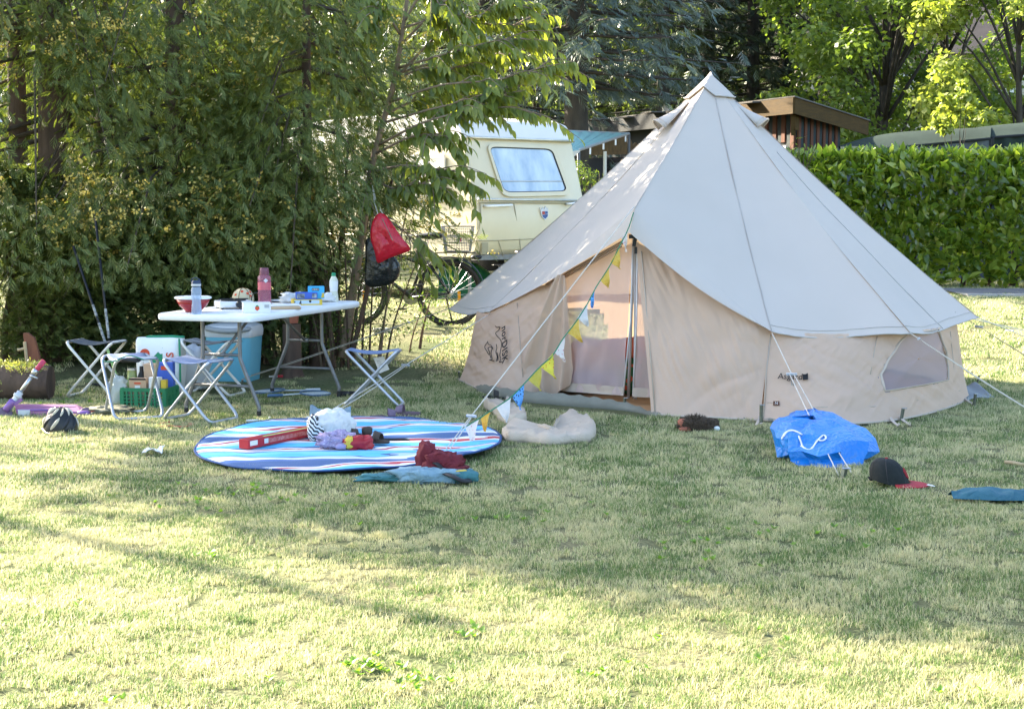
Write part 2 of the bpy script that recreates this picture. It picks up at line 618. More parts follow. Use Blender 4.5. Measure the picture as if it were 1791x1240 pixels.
def gn_instances(name, pts, rots, scl, tmpl, label):
    me = bpy.data.meshes.new(name)
    me.vertices.add(len(pts))
    me.vertices.foreach_set('co', np.asarray(pts, np.float32).ravel())
    a = me.attributes.new('rot', 'FLOAT_VECTOR', 'POINT'); a.data.foreach_set('vector', np.asarray(rots, np.float32).ravel())
    a = me.attributes.new('scl', 'FLOAT', 'POINT'); a.data.foreach_set('value', np.asarray(scl, np.float32))
    o = link(name, me)
    ng = bpy.data.node_groups.new(name + '_scatter', 'GeometryNodeTree')
    ng.interface.new_socket('Geometry', in_out='INPUT', socket_type='NodeSocketGeometry')
    ng.interface.new_socket('Geometry', in_out='OUTPUT', socket_type='NodeSocketGeometry')
    N, L = ng.nodes, ng.links
    gi, go = N.new('NodeGroupInput'), N.new('NodeGroupOutput')
    ip = N.new('GeometryNodeInstanceOnPoints')
    ob = N.new('GeometryNodeObjectInfo'); ob.inputs[0].default_value = tmpl
    r_ = N.new('GeometryNodeInputNamedAttribute'); r_.data_type = 'FLOAT_VECTOR'; r_.inputs[0].default_value = 'rot'
    s_ = N.new('GeometryNodeInputNamedAttribute'); s_.data_type = 'FLOAT'; s_.inputs[0].default_value = 'scl'
    L.new(gi.outputs[0], ip.inputs['Points'])
    L.new(ob.outputs['Geometry'], ip.inputs['Instance'])
    L.new(r_.outputs[0], ip.inputs['Rotation'])
    L.new(s_.outputs[0], ip.inputs['Scale'])
    L.new(ip.outputs[0], go.inputs[0])
    md = o.modifiers.new('scatter', 'NODES'); md.node_group = ng
    return meta(o, label, kind='stuff')

def grass_ok(x, y):
    if (x - TENT_C.x) ** 2 + (y - TENT_C.y) ** 2 < 1.93 ** 2: return False
    if ((x - BLK_C.x) / .90) ** 2 + ((y - BLK_C.y) / .95) ** 2 < 1: return False
    return True

def grass_points(y0, y1, cell, seed, margin=1.0, keep=None):
    g = random.Random(seed)
    pts, rots, scl = [], [], []
    y = y0
    while y < y1:
        xm = .335 * y + margin
        x = -xm
        while x < xm:
            px, py = x + g.uniform(-.6, .6) * cell, y + g.uniform(-.6, .6) * cell
            x += cell
            if not grass_ok(px, py): continue
            # bare needle litter below the conifers
            if px < -.7 and py > 13.0 + .6 * noise.noise(Vector((px, py, 1))) and g.random() < .8: continue
            if px < -1.6 and py > 12.0 and g.random() < .4: continue
            pts.append((px, py, gz(px, py)))
            rots.append((g.uniform(-.12, .12), g.uniform(-.12, .12), g.uniform(0, 2 * PI)))
            q = noise.noise(Vector((px * .9, py * .9, 7)))
            scl.append(g.uniform(.6, 1.0) * (1 + .25 * q))
        y += cell
    return pts, rots, scl

t1 = grass_template(250, .085, .010, .031, .0014, 1)
t2 = grass_template(190, .12, .010, .034, .0020, 2)
t3 = grass_template(130, .2, .012, .045, .0045, 3)
gn_instances('grass', *grass_points(4.2, 8.2, .098, 11), t1, 'mown summer grass with dry straw blades, nearest the camera')
gn_instances('grass', *grass_points(8.2, 14.0, .125, 12), t2, 'mown grass around the blanket and the tent')
gn_instances('grass', *grass_points(14.0, 25.0, .2, 13, 1.5), t3, 'grass beyond the tent up to the hedge')

# weeds with broader leaves
M['weed'] = leaf_mat('weed', [(.13, .24, .04), (.20, .33, .06), (.10, .18, .035)], trans=.4)
wv = [(0, 0, 0), (-.28, .45, .10), (0, .5, .02), (.28, .45, .10), (0, 1, .02)]
wf = [(0, 2, 1), (0, 3, 2), (1, 2, 4), (2, 3, 4)]
def weeds(spots, label):
    ps, ds, sc = [], [], []
    for px, py, n, spx, spy in spots:
        for _ in range(n):
            p = G(px + random.gauss(0, spx), py + random.gauss(0, spy))
            for k in range(random.randint(4, 8)):
                a = random.uniform(0, 2 * PI)
                ps.append(p + V(0, 0, .012)); ds.append((math.cos(a), math.sin(a), random.uniform(.3, 1.1))); sc.append(random.uniform(.018, .036))
    d = unit(np.array(ds)); up = np.tile([0., 0., 1.], (len(d), 1))
    x = unit(np.cross(d, up)); z = np.cross(x, d)
    me = scatter_mesh('weeds', wv, wf, np.array(ps), x, d, z, np.array(sc), [M['weed']])
    meta(link('weeds', me), label, kind='stuff')
weeds([(640, 1170, 26, 32, 9), (720, 1200, 14, 30, 7), (830, 1112, 7, 16, 6), (360, 975, 4, 14, 5), (210, 1230, 3, 18, 5), (480, 1195, 2, 12, 5),
       (1030, 1190, 4, 18, 8), (1250, 970, 12, 60, 20), (300, 880, 14, 90, 14), (420, 860, 14, 40, 8), (1470, 930, 14, 80, 16), (1690, 1220, 2, 20, 6),
       (520, 880, 14, 80, 10), (900, 900, 12, 120, 14), (130, 1060, 2, 12, 4), (1240, 1150, 8, 200, 30), (160, 640, 0, 1, 1), (100, 705, 8, 60, 5), (180, 705, 6, 12, 4)],
      'small broad-leaved weeds in the lawn')

# ================================================================ TREES
SPR = []
def spray_template():
    """flat fan of scale-leaf twigs along +Y, quads"""
    v, f = [], []
    def dia(a, ang, ln, w, z):
        c, s = math.cos(ang), math.sin(ang)
        o = len(v)
        ax, ay = a
        v.extend([(ax, ay, z), (ax + c * ln * .5 - s * w, ay + s * ln * .5 + c * w, z + .02), (ax + c * ln, ay + s * ln, z - .07 * ln), (ax + c * ln * .5 + s * w, ay + s * ln * .5 - c * w, z - .02)])
        f.append((o, o + 1, o + 2, o + 3))
    dia((0, 0), PI / 2, 1.0, .03, 0)
    for k in range(3):
        y = .10 + .25 * k
        ln = .56 - .11 * k
        dia((0, y), PI / 2 - .45, ln, .032, .01)
        dia((0, y + .10), PI / 2 + .45, ln, .032, -.01)
    return v, f
SPV, SPF = spray_template()
LEAFV = [(0, 0, 0), (-.21, .34, .07), (0, .42, 0), (.21, .34, .07), (-.17, .68, .03), (0, .72, -.05), (.17, .68, .03), (0, 1.06, -.16)]
LEAFF = [(0, 2, 1), (0, 3, 2), (1, 2, 5), (1, 5, 4), (2, 3, 6), (2, 6, 5), (4, 5, 7), (5, 6, 7)]
SLIMV = [(0, 0, 0), (-.15, .4, .04), (0, .45, 0), (.15, .4, .04), (0, 1, -.08)]
SLIMF = [(0, 2, 1), (0, 3, 2), (1, 2, 4), (2, 3, 4)]
DIAV = [(0, 0, 0), (.34, .5, .1), (0, 1, 0), (-.34, .5, -.06)]
DIAF = [(0, 1, 2, 3)]

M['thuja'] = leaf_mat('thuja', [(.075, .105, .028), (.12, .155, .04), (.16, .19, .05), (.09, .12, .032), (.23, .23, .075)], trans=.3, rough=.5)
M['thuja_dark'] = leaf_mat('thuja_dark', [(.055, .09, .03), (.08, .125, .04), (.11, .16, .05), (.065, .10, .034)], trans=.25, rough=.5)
M['cones'] = leaf_mat('cones', [(.55, .40, .10), (.65, .50, .14), (.45, .32, .08)], trans=.2)
M['cherry'] = leaf_mat('cherry', [(.11, .155, .035), (.145, .195, .04), (.19, .235, .05), (.12, .16, .04)], trans=.5, rough=.33, spec=.55, tgain=(1.95, 1.8, .6))
M['privet'] = leaf_mat('privet', [(.05, .085, .02), (.07, .11, .028), (.10, .14, .03)], trans=.35)
M['laurel'] = leaf_mat('laurel', [(.04, .075, .014), (.16, .25, .036), (.34, .41, .07), (.07, .12, .02), (.22, .30, .045), (.50, .53, .15)], trans=.5, tgain=(2.0, 2.0, .7), rough=.18, spec=.9)  # wide spread of leaf tones paints in sun glints and shaded gaps
M['maple'] = leaf_mat('maple', [(.10, .15, .035), (.14, .20, .04), (.20, .26, .055), (.12, .17, .04)], trans=.45)
M['lime'] = leaf_mat('lime', [(.20, .25, .055), (.26, .30, .065), (.32, .34, .10)], trans=.45)
M['spruce_blue'] = leaf_mat('spruce_blue', [(.08, .11, .09), (.12, .155, .135), (.065, .09, .065)], trans=.15)
M['spruce_dark'] = leaf_mat('spruce_dark', [(.022, .036, .016), (.035, .05, .022), (.045, .06, .026)], trans=.15)
M['woods'] = leaf_mat('woods', [(.06, .085, .026), (.10, .13, .036), (.14, .17, .048), (.05, .07, .022)], trans=.35)
M['box_leaf'] = leaf_mat('box_leaf', [(.09, .14, .03), (.14, .19, .04), (.18, .22, .05)], trans=.35)

def trunk_path(x, y, z0, h, lean, wob, n=9, seed=0):
    g = random.Random(seed)
    a, c = g.uniform(0, 9), g.uniform(0, 9)
    return [V(x + lean[0] * t + wob * math.sin(a + 5 * t), y + lean[1] * t + wob * math.cos(c + 4 * t), z0 + h * t) for t in [i / n for i in range(n + 1)]]

def bark_tube(mb, path, r0, r1, n=10, flare=1.5):
    m = len(path)
    rs = [(r0 + (r1 - r0) * i / (m - 1)) * (1 + (flare - 1) * max(0, 1 - i / (m * .15))) for i in range(m)]
    mb.tube(path, rs, n)

def thuja_tree(name, label, x, y, h, rad, zlow, n, stems, seed, mat='thuja', cone=True, droop=.55, group=None, tall=False, ztop_cut=3.7, dens=88, dens_top=4, window=None):
    g = np.random.default_rng(seed)
    z0 = gz(x, y)
    t = thing(name, label, 'tree', (x, y, z0), group=group)
    for dx, dy, r0, lx in stems:
        b = MB()
        bark_tube(b, trunk_path(dx, dy, -.1, h * .93, (lx, 0), .05, 10, seed + int(dx * 50)), r0, .03, 12)
        b.obj('trunk', M['bark'], t, smooth=True)
    # branches reach out and sag; sprays hang along them
    pos, dr, sc = [], [], []
    bb = MB()
    nb = int(n)
    for k in range(nb):
        zz = zlow + (h - zlow) * (g.random() ** (1.1 if tall else 1.6))
        fr = (zz - zlow) / (h - zlow)
        L = rad * (1 - fr) ** .55 * g.uniform(.6, 1.1) + .12
        a = g.uniform(0, 2 * PI)
        d = np.array([math.cos(a), math.sin(a)])
        ns = dens if zz < ztop_cut else dens_top
        big = 1.0 if zz < ztop_cut else 3.4
        zend = zz - droop * L * g.uniform(.5, 1.5)
        ok_ = True
        if window:
            q = proj(V(d[0] * L * .7 + x, d[1] * L * .7 + y, zend + z0))
            ok_ = not any(w[0] - 30 < q[0] < w[2] + 30 and w[1] < q[1] < w[3] for w in window)
        if k % 5 == 0 and ok_:
            bb.tube([(0, 0, zz + .25 * L), (d[0] * L * .5, d[1] * L * .5, zz + .12 * L), (d[0] * L * .95, d[1] * L * .95, zend)], [.022, .012, .004], 4, cap=False)
        for s in range(ns):
            u = g.uniform(.4, 1.0) ** .7
            c = np.array([d[0] * L * u, d[1] * L * u, zz + (zend - zz) * u * u + .25 * L * (1 - u)])
            c += g.normal(size=3) * ([.15, .15, .13] if big == 1.0 else [.28, .28, .22])
            if c[2] < .8: continue
            if window and big == 1.0 and c[1] < .35:
                q = proj(V(c[0] + x, c[1] + y, c[2] + z0))
                if any(w[0] < q[0] < w[2] and w[1] < q[1] < w[3] and g.random() < w[4] for w in window): continue
            pos.append(c)
            dr.append(np.array([d[0] * .75, d[1] * .75, -.75]) + g.normal(size=3) * .5)
            sc.append((.07 + .12 * g.random() ** 1.6) * big)
    pos, dr, sc = np.array(pos), np.array(dr), np.array(sc)
    nrm = np.concatenate([pos[:, :2] * .6, np.full((len(pos), 1), .8)], 1) + g.normal(size=pos.shape) * .45
    d = unit(dr); xx = unit(np.cross(d, nrm)); zz_ = np.cross(xx, d)
    crown = link('crown', scatter_mesh('crown', SPV, SPF, pos, xx, d, zz_, sc, [M[mat]]), t)
    bb.obj('branches', M['twig'], t)['kind'] = 'stuff'
    if cone:
        sel = np.where((pos[:, 1] < rad * .25) & (pos[:, 2] > 1.0) & (pos[:, 2] < 4.2))[0]
        sel = sel[(np.sin(pos[sel, 0] * 3.1 + seed) + np.cos(pos[sel, 2] * 4.3) + g.normal(size=len(sel)) * .6) > 1.25]
        sel = sel[g.random(len(sel)) < .19]
        cp = []
        for i in sel:
            if True:
                base = pos[i] + d[i] * sc[i] * .5 + np.array([0, -.05, .02])
                for _ in range(g.integers(6, 14)): cp.append(base + g.normal(size=3) * [.028, .024, .018])
        if len(cp):
            cp = np.array(cp)
            x_, d_, z_ = axes(g.normal(size=cp.shape))
            link('cones', scatter_mesh('cones', DIAV, DIAF, cp, x_, d_, z_, g.uniform(.022, .04, len(cp)), [M['cones']]), t)['kind'] = 'stuff'
    return t

ax = lambda px, Y: (px - CX) / F_PX * Y
ROW = 'conifers in the row behind the folding table'
thuja_tree('conifer_tree', 'tall drooping conifer with paired thick brown trunks, dotted with yellow cones, behind the planter log', ax(75, 15.3), 15.3, 7.6, 2.0, 1.5, 330,
           [(-.19, .1, .12, -.1), (.10, 0, .23, .10), (.42, .25, .10, .3)], 21, group=ROW, window=[(22, 150, 115, 350, .9)])
thuja_tree('conifer_tree', 'drooping conifer with one slim dark trunk and yellow cones above the red salad bowl', ax(315, 15.0), 15.0, 7.0, 1.7, 1.35, 330, [(0, 0, .13, .1)], 22, group=ROW, dens_top=3, window=[(298, 170, 335, 285, .5), (20, 140, 118, 350, .9)])
thuja_tree('conifer_tree', 'feathery olive conifer with fine yellow cones above the pink bottle', ax(545, 14.7), 14.7, 5.9, 1.2, 1.75, 230, [(0, 0, .05, .05)], 23, group=ROW, dens=95, dens_top=1, window=[(628, 360, 730, 510, 1.0)])
# two taller neighbours further along the same row, just outside the view; they shade the lawn
thuja_tree('tall_conifer', 'tall conifer with a high crown at the outer end of the conifer row', -6.7, 16.3, 10.6, 2.1, 6.0, 300, [(0, 0, .2, .1)], 24, cone=False, group=ROW, tall=True, dens_top=17)
thuja_tree('tall_conifer', 'tall conifer with a high crown, last of the conifer row', -8.35, 15.7, 10.6, 1.6, 6.3, 300, [(0, 0, .2, -.1)], 25, cone=False, group=ROW, tall=True, dens_top=17)

def thuja_bush(label, x, y, h, rad, n, seed, mat='thuja_dark'):
    g = np.random.default_rng(seed)
    t = thing('conifer_bush', label, 'bush', (x, y, gz(x, y)), group='clipped conifer bushes behind the table')
    b = MB()
    for k in range(4):
        b.tube(trunk_path(g.uniform(-.15, .15), g.uniform(-.1, .1), -.05, h * .85, (g.uniform(-.2, .2), 0), .04, 6, seed + k), [.035 - .004 * i for i in range(7)], 6)
    b.obj('stem', M['bark'], t, smooth=True)
    a = g.uniform(0, 2 * PI, n); zz = h * g.random(n) ** .85
    prof = np.clip(1.12 - (zz / h) ** 3.0, .12, 1) * rad
    lump = 1 + .16 * np.sin(a * 3 + seed) + .14 * np.sin(zz * 6 + a * 2)
    rr = prof * lump * (g.random(n) ** .22)
    pos = np.stack([rr * np.cos(a), rr * np.sin(a), zz + .06], 1)
    dr = np.stack([np.cos(a) * .9, np.sin(a) * .9, np.full(n, -.15)], 1) + g.normal(size=(n, 3)) * .5
    nrm = np.stack([np.cos(a) * .4, np.sin(a) * .4, np.full(n, .8)], 1) + g.normal(size=(n, 3)) * .5
    d = unit(dr); xx = unit(np.cross(d, nrm)); z_ = np.cross(xx, d)
    link('crown', scatter_mesh('crown', SPV, SPF, pos, xx, d, z_, g.uniform(.07, .15, n), [M[mat]]), t)
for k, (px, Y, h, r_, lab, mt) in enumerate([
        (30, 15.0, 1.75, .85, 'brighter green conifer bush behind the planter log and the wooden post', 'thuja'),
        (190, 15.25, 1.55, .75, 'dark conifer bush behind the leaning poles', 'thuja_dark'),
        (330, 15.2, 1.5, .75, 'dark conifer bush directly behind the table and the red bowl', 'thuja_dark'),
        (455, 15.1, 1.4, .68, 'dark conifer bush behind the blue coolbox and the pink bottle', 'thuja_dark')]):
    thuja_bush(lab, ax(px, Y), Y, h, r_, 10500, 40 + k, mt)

# many-stemmed open shrub right of the bushes
def stem_shrub(label, x, y, h, spread, ns, nl, seed, leaf='privet', lsize=(.03, .055), name='stem_shrub', zmin=.25):
    g = np.random.default_rng(seed)
    t = thing(name, label, 'bush', (x, y, gz(x, y)))
    pos = []
    for k in range(ns):
        a = g.uniform(0, 2 * PI); s0 = g.uniform(.0, .28); top = spread * g.uniform(.3, 1)
        H = h * g.uniform(.75, 1.1)
        b0 = V(s0 * math.cos(a) * 1.6, s0 * math.sin(a), -.05)
        pts = catmull([b0, b0 + V(top * .25 * math.cos(a), top * .2 * math.sin(a), H * .4), b0 + V(top * .9 * math.cos(a), top * .5 * math.sin(a), H)], 5)
        MB().tube(pts, [.013 - .0009 * i for i in range(len(pts))], 6).obj('stem', M['bark'] if k % 3 else M['bark_light'], t, smooth=True)
        for q in range(int(nl / ns)):
            u = g.uniform(.25, 1.0)
            p = pts[min(len(pts) - 1, int(u * (len(pts) - 1)))]
            c = np.array(p) + g.normal(size=3) * [.14, .12, .12]
            if c[2] > zmin: pos.append(c)
    pos = np.array(pos)
    x_, d_, z_ = axes(g.normal(size=pos.shape) + [0, -.2, -.2])
    link('leaves', scatter_mesh('leaves', SLIMV, SLIMF, pos, x_, d_, z_, g.uniform(*lsize, len(pos)), [M[leaf]]), t)['kind'] = 'stuff'
    return t
stem_shrub('open shrub of many thin dark stems behind the far end of the table', ax(525, 14.8), 14.8, 2.1, .75, 26, 6500, 61)
stem_shrub('thin stemmed shrub with small leaves between the table and the hanging bags', ax(615, 14.75), 14.75, 1.8, .6, 18, 4200, 62, zmin=.06)
stem_shrub('low leafy shrub in front of the caravan beside the bicycle saddle', ax(692, 15.6), 15.6, 0.7, .3, 4, 500, 63)

# slender tree with long pointed leaves whose branches reach over the caravan
t = thing('cherry_tree', 'slender tree with long pointed bright leaves, the two bags hang from it', 'tree', (ax(612, 14.5), 14.5, gz(-1.4, 14.5)))
tb = t.location.copy()
def T3(px, py, Y): return P(px, py, Y) - tb
main = catmull([T3(600, 625, 14.5), T3(622, 480, 14.5), T3(645, 330, 14.5), T3(655, 270, 14.45), T3(690, 140, 14.45), T3(706, 40, 14.4), T3(730, -120, 14.4)], 6)
MB().tube(main, [.045 - .0009 * i for i in range(len(main))], 8).obj('trunk', M['bark_light'], t, smooth=True)
for pts, r0 in (([T3(585, 622, 14.6), T3(560, 480, 14.6), T3(540, 330, 14.6), T3(520, 200, 14.7)], .03), ([T3(615, 622, 14.45), T3(640, 520, 14.4), T3(665, 400, 14.4), T3(690, 300, 14.3)], .025),
                ([T3(596, 622, 14.6), T3(590, 500, 14.7), T3(600, 380, 14.8), T3(610, 240, 14.9)], .028)):
    c = catmull(pts, 5)
    MB().tube(c, [r0 - r0 * .6 * i / len(c) for i in range(len(c))], 7).obj('trunk', M['bark'], t, smooth=True)
branches = [
    [(690, 140, 14.45), (770, 60, 14.2), (860, 20, 14.0), (945, 6, 13.9)],
    [(694, 120, 14.45), (780, 95, 14.1), (880, 70, 13.9), (965, 72, 13.8)],
    [(680, 180, 14.45), (770, 150, 14.0), (870, 140, 13.8), (950, 118, 13.7), (1005, 108, 13.6)],
    [(672, 215, 14.45), (760, 190, 14.0), (850, 170, 13.8), (920, 158, 13.7)],
    [(660, 255, 14.45), (740, 215, 14.0), (820, 195, 13.8), (890, 188, 13.7), (935, 200, 13.6)],
    [(655, 270, 14.45), (720, 240, 14.1), (775, 240, 13.9), (812, 270, 13.8)],
    [(650, 300, 14.45), (710, 290, 14.1), (775, 300, 13.9), (845, 332, 13.7)],
    [(648, 310, 14.45), (690, 330, 14.1), (740, 320, 13.9), (790, 345, 13.8)],
    [(650, 290, 14.45), (640, 330, 14.1), (655, 375, 13.9), (690, 420, 13.8)],
    [(640, 350, 14.45), (680, 385, 14.1), (712, 410, 13.95), (728, 440, 13.9)],
    [(704, 50, 14.4), (780, 30, 14.3), (870, 45, 14.2), (950, 40, 14.1)],
    [(692, 130, 14.45), (760, 110, 14.5), (840, 95, 14.6), (900, 100, 14.6)],
    [(675, 200, 14.45), (740, 170, 14.5), (800, 160, 14.6), (860, 175, 14.6)],
    [(700, 80, 14.4), (760, 20, 14.2), (820, -30, 14.1), (890, -60, 14.0)],
    [(700, 60, 14.4), (670, 20, 14.2), (650, 30, 14.1), (640, 60, 14.0)],
    [(706, 40, 14.4), (745, -20, 14.3), (770, 10, 14.1), (800, 40, 14.0)],
    [(690, 140, 14.45), (740, 120, 14.3), (790, 120, 14.2), (850, 110, 14.1)],
]
cl_pos, cl_dir, cl_sc, cl_hint = [], [], [], []
g = np.random.default_rng(5)
def twig_leaves(pts, n, drop=.8, s=(.085, .135)):
    for q in range(n):
        u = (q + g.random()) / n
        i = min(len(pts) - 2, int(u * (len(pts) - 1)))
        f_ = u * (len(pts) - 1) - i
        p = pts[i].lerp(pts[i + 1], f_)
        tg = (pts[i + 1] - pts[i]).normalized()
        side = tg.cross(V(0, 0, 1)).normalized() * (1 if q % 2 else -1)
        dd = tg * .55 + side * g.uniform(.2, .7) + V(0, 0, -drop * g.uniform(.6, 1.6))
        cl_pos.append(np.array(p)); cl_dir.append(np.array(dd) + g.normal(size=3) * .12); cl_sc.append(g.uniform(*s))
for k, br in enumerate(branches):
    pts = catmull([T3(*p) for p in br], 6)
    MB().tube(pts, [.013 - .0105 * i / len(pts) for i in range(len(pts))], 6).obj('branch', M['bark_light'], t, smooth=True)
    L = sum((pts[i + 1] - pts[i]).length for i in range(len(pts) - 1))
    twig_leaves(pts[4:], int(L * 62))
    for q in range(11):
        i = int(g.uniform(.25, .95) * (len(pts) - 2))
        p = pts[i]; tg = (pts[i + 1] - pts[i]).normalized()
        e = p + tg * g.uniform(.2, .4) + V(g.normal() * .12, g.normal() * .18, g.uniform(-.22, .06))
        tw = catmull([p, p.lerp(e, .5) + V(0, 0, .05), e], 4)
        MB().tube(tw, [.006, .0055, .005, .0045, .004, .0035, .003, .0025, .002][:len(tw)], 4).obj('twig', M['bark_light'], t)
        twig_leaves(tw, 13)
def _clear(p):
    q = proj(Vector(p) + tb)
    return not (632 < q[0] < 728 and 362 < q[1] < 505)
keep_ = [i for i, p_ in enumerate(cl_pos) if _clear(p_)]
cp, cd, cs = np.array(cl_pos)[keep_], unit(np.array(cl_dir))[keep_], np.array(cl_sc)[keep_]
up = np.tile([0., -.25, 1.], (len(cd), 1)) + g.normal(size=cd.shape) * .35
xx = unit(np.cross(cd, up)); z_ = np.cross(xx, cd)
order = np.argsort(cp[:, 1])[:1]
leaf_me = MB().add(LEAFV, LEAFF).mesh('leaf', M['cherry'], smooth=True)
near = np.argsort(-(cp[:, 0]) + .6 * cp[:, 1])          # outermost and nearest leaves are single parts
idx_single = near[:300]
rest = near[300:]
for i in idx_single:
    o = link('leaf', leaf_me, t)
    m4 = Matrix((Vector(xx[i]) * cs[i], Vector(cd[i]) * cs[i], Vector(z_[i]) * cs[i])).transposed().to_4x4()
    m4.translation = Vector(cp[i])
    o.matrix_basis = m4
link('leaves', scatter_mesh('leaves', LEAFV, LEAFF, cp[rest], xx[rest], cd[rest], z_[rest], cs[rest], [M['cherry']], smooth=True), t)['kind'] = 'stuff'

# ---------------------------------------------------------------- trees further back
def clump_crown(t, mat, clumps, n, ls, seed, tv=DIAV, tf=DIAF, up=.5, name='crown'):
    """leaves gathered in clumps (x,y,z,r) with gaps between them"""
    g = np.random.default_rng(seed)
    cl = np.array(clumps)
    wts = cl[:, 3] ** 2; wts /= wts.sum()
    i = g.choice(len(cl), n, p=wts)
    dirs = unit(g.normal(size=(n, 3)) + [0, 0, .25])
    pos = cl[i, :3] + dirs * (cl[i, 3] * g.random(n) ** .4)[:, None] * [1, 1, .75]
    nrm = dirs * .6 + g.normal(size=(n, 3)) * .5 + [0, 0, up]
    d0 = g.normal(size=(n, 3)) + [0, 0, -.5]
    xx = unit(np.cross(d0, nrm)); dd = unit(np.cross(nrm, xx)); zz = np.cross(xx, dd)
    return link(name, scatter_mesh(name, tv, tf, pos, xx, dd, zz, g.uniform(*ls, n), [mat]), t)

def broad_tree(name, label, x, y, h, rad, zlow, mat, n, ls, seed, trunk=.18, lean=(0, 0), nclump=60, group=None, bark='bark_grey', fork=True, squash=1.0):
    g = np.random.default_rng(seed)
    z0 = gz(x, y) if y < 60 else hill_z(x, y)
    t = thing(name, label, 'tree', (x, y, z0), group=group)
    b = MB()
    pth = trunk_path(0, 0, -.2, h * .8, lean, .08, 9, seed)
    bark_tube(b, pth, trunk, trunk * .2, 10)
    clumps = []
    for k in range(nclump):
        a = g.uniform(0, 2 * PI); zz = zlow + (h - zlow) * g.random()
        fr = (zz - zlow) / (h - zlow)
        r_ = rad * math.sqrt(max(.05, 1 - (2 * fr - .8) ** 2 / 1.7)) * (.45 + .55 * g.random() ** .5)
        c = (r_ * math.cos(a) + lean[0] * fr, r_ * math.sin(a) * squash + lean[1] * fr, zz)
        clumps.append((*c, rad * g.uniform(.14, .27)))
        if k % 3 == 0:
            s = pth[min(9, max(2, int(fr * 7) + 1))]
            b.tube(catmull([s, s.lerp(V(*c), .5) + V(0, 0, .15 * rad), V(*c)], 3), [trunk * .35 * (1 - .13 * i) for i in range(7)], 5)
    b.obj('trunk', M[bark], t, smooth=True)
    clump_crown(t, M[mat], clumps, n, ls, seed + 1)
    return t

def hill_z(x, y):
    v = (y - 62) / 110
    return -0.3 + 42 * smooth(v * 1.15) + 2.5 * noise.noise(Vector((x * .05, y * .05, 3)))

def spruce_tree(label, x, y, h, rad, zlow, mat, seed, trunk=.22, n=95, ls=(.22, .42), group=None, name='spruce_tree'):
    g = np.random.default_rng(seed)
    t = thing(name, label, 'tree', (x, y, gz(x, y)), group=group)
    b = MB()
    bark_tube(b, trunk_path(0, 0, -.2, h, (0, 0), .04, 12, seed), trunk, .03, 10)
    pos, dr = [], []
    for k in range(n):
        zz = zlow + (h - zlow) * (k / n)
        fr = k / n
        L = rad * (1 - fr) ** .8 * g.uniform(.7, 1.1) + .2
        a = k * 2.4 + g.uniform(-.3, .3)
        dx, dy = math.cos(a), math.sin(a)
        pts = [V(0, 0, zz), V(dx * L * .5, dy * L * .5, zz - .06 * L), V(dx * L, dy * L, zz - .10 * L)]
        b.tube(pts, [.035, .022, .006], 4, cap=False)
        m = int(36 * L / rad) + 10
        for q in range(m):
            u = g.uniform(.18, 1.02)
            c = np.array([dx * L * u, dy * L * u, zz - .09 * L * u]) + g.normal(size=3) * [.12, .12, .06]
            s = 1 if g.random() < .5 else -1
            pos.append(c)
            dr.append(np.array([dx * .5 - s * dy * .6, dy * .5 + s * dx * .6, -.55]) + g.normal(size=3) * .25)
    b.obj('trunk', M['bark_grey'], t, smooth=True)
    pos, d = np.array(pos), unit(np.array(dr))
    up = np.tile([0., 0., 1.], (len(d), 1)) + g.normal(size=d.shape) * .4
    xx = unit(np.cross(d, up)); z_ = np.cross(xx, d)
    link('crown', scatter_mesh('crown', SPV, SPF, pos, xx, d, z_, g.uniform(*ls, len(pos)), [M[mat]]), t)
    return t

spruce_tree('blue-grey spruce with a thick bare trunk right behind the caravan roof', ax(1010, 27), 27, 12, 2.6, 3.2, 'spruce_blue', 71, .26, 190)
spruce_tree('blue-grey spruce half hidden by the bright leaves over the caravan', ax(850, 30), 30, 12, 2.8, 2.0, 'spruce_blue', 72, .24, 190)
SP = 'dark spruces behind the striped cabin'
for k, (px, Y, h, r_, lab) in enumerate([
        (1160, 41, 15, 2.6, 'dark spruce left of the tent peak, behind the cabin chimney'),
        (1235, 44, 16, 2.8, 'dark spruce directly behind the tent peak'),
        (1312, 43, 15, 2.4, 'dark spruce just right of the tent peak'),
        (1372, 45, 15, 2.3, 'dark spruce above the cabin roof corner'),
        (1432, 50, 16, 2.6, 'dark spruce between the cabin roof and the maple')]):
    spruce_tree(lab, ax(px, Y), Y, h, r_, 1.6 + .3 * (k % 3), 'spruce_dark', 80 + k, .24, 110, (.3, .5), SP)
broad_tree('leafy_tree', 'olive green tree behind the long dark cabin roof', ax(1085, 47), 47, 9.5, 2.6, 1.0, 'woods', 9000, (.13, .24), 91, nclump=70)
broad_tree('leafy_tree', 'dense green tree in the gap between the two blue-grey spruces', ax(945, 44), 44, 11, 2.8, .8, 'woods', 9000, (.13, .24), 92, nclump=80)
broad_tree('maple_tree', 'maple with forked dark trunk and light left side, right of the cabin', ax(1540, 39), 39, 9.5, 3.0, 2.4, 'maple', 24000, (.10, .19), 93, .16, (.2, 0), 110)
broad_tree('maple_tree', 'darker maple behind the green awning, in the middle of the right-hand trees', ax(1640, 43), 43, 10, 2.9, 2.6, 'maple', 16000, (.12, .2), 94, .13, (0, 0), 100)
broad_tree('lime_tree', 'yellow-green lime tree at the right end of the awnings', ax(1775, 35), 35, 9, 2.1, 2.3, 'lime', 17000, (.10, .18), 95, .11, (0, 0), 100)
broad_tree('young_maple', 'small bright maple sapling leaning over the green awning', ax(1668, 26.5), 26.5, 3.15, .42, 2.45, 'lime', 900, (.07, .13), 96, .03, (0, 0), 14)
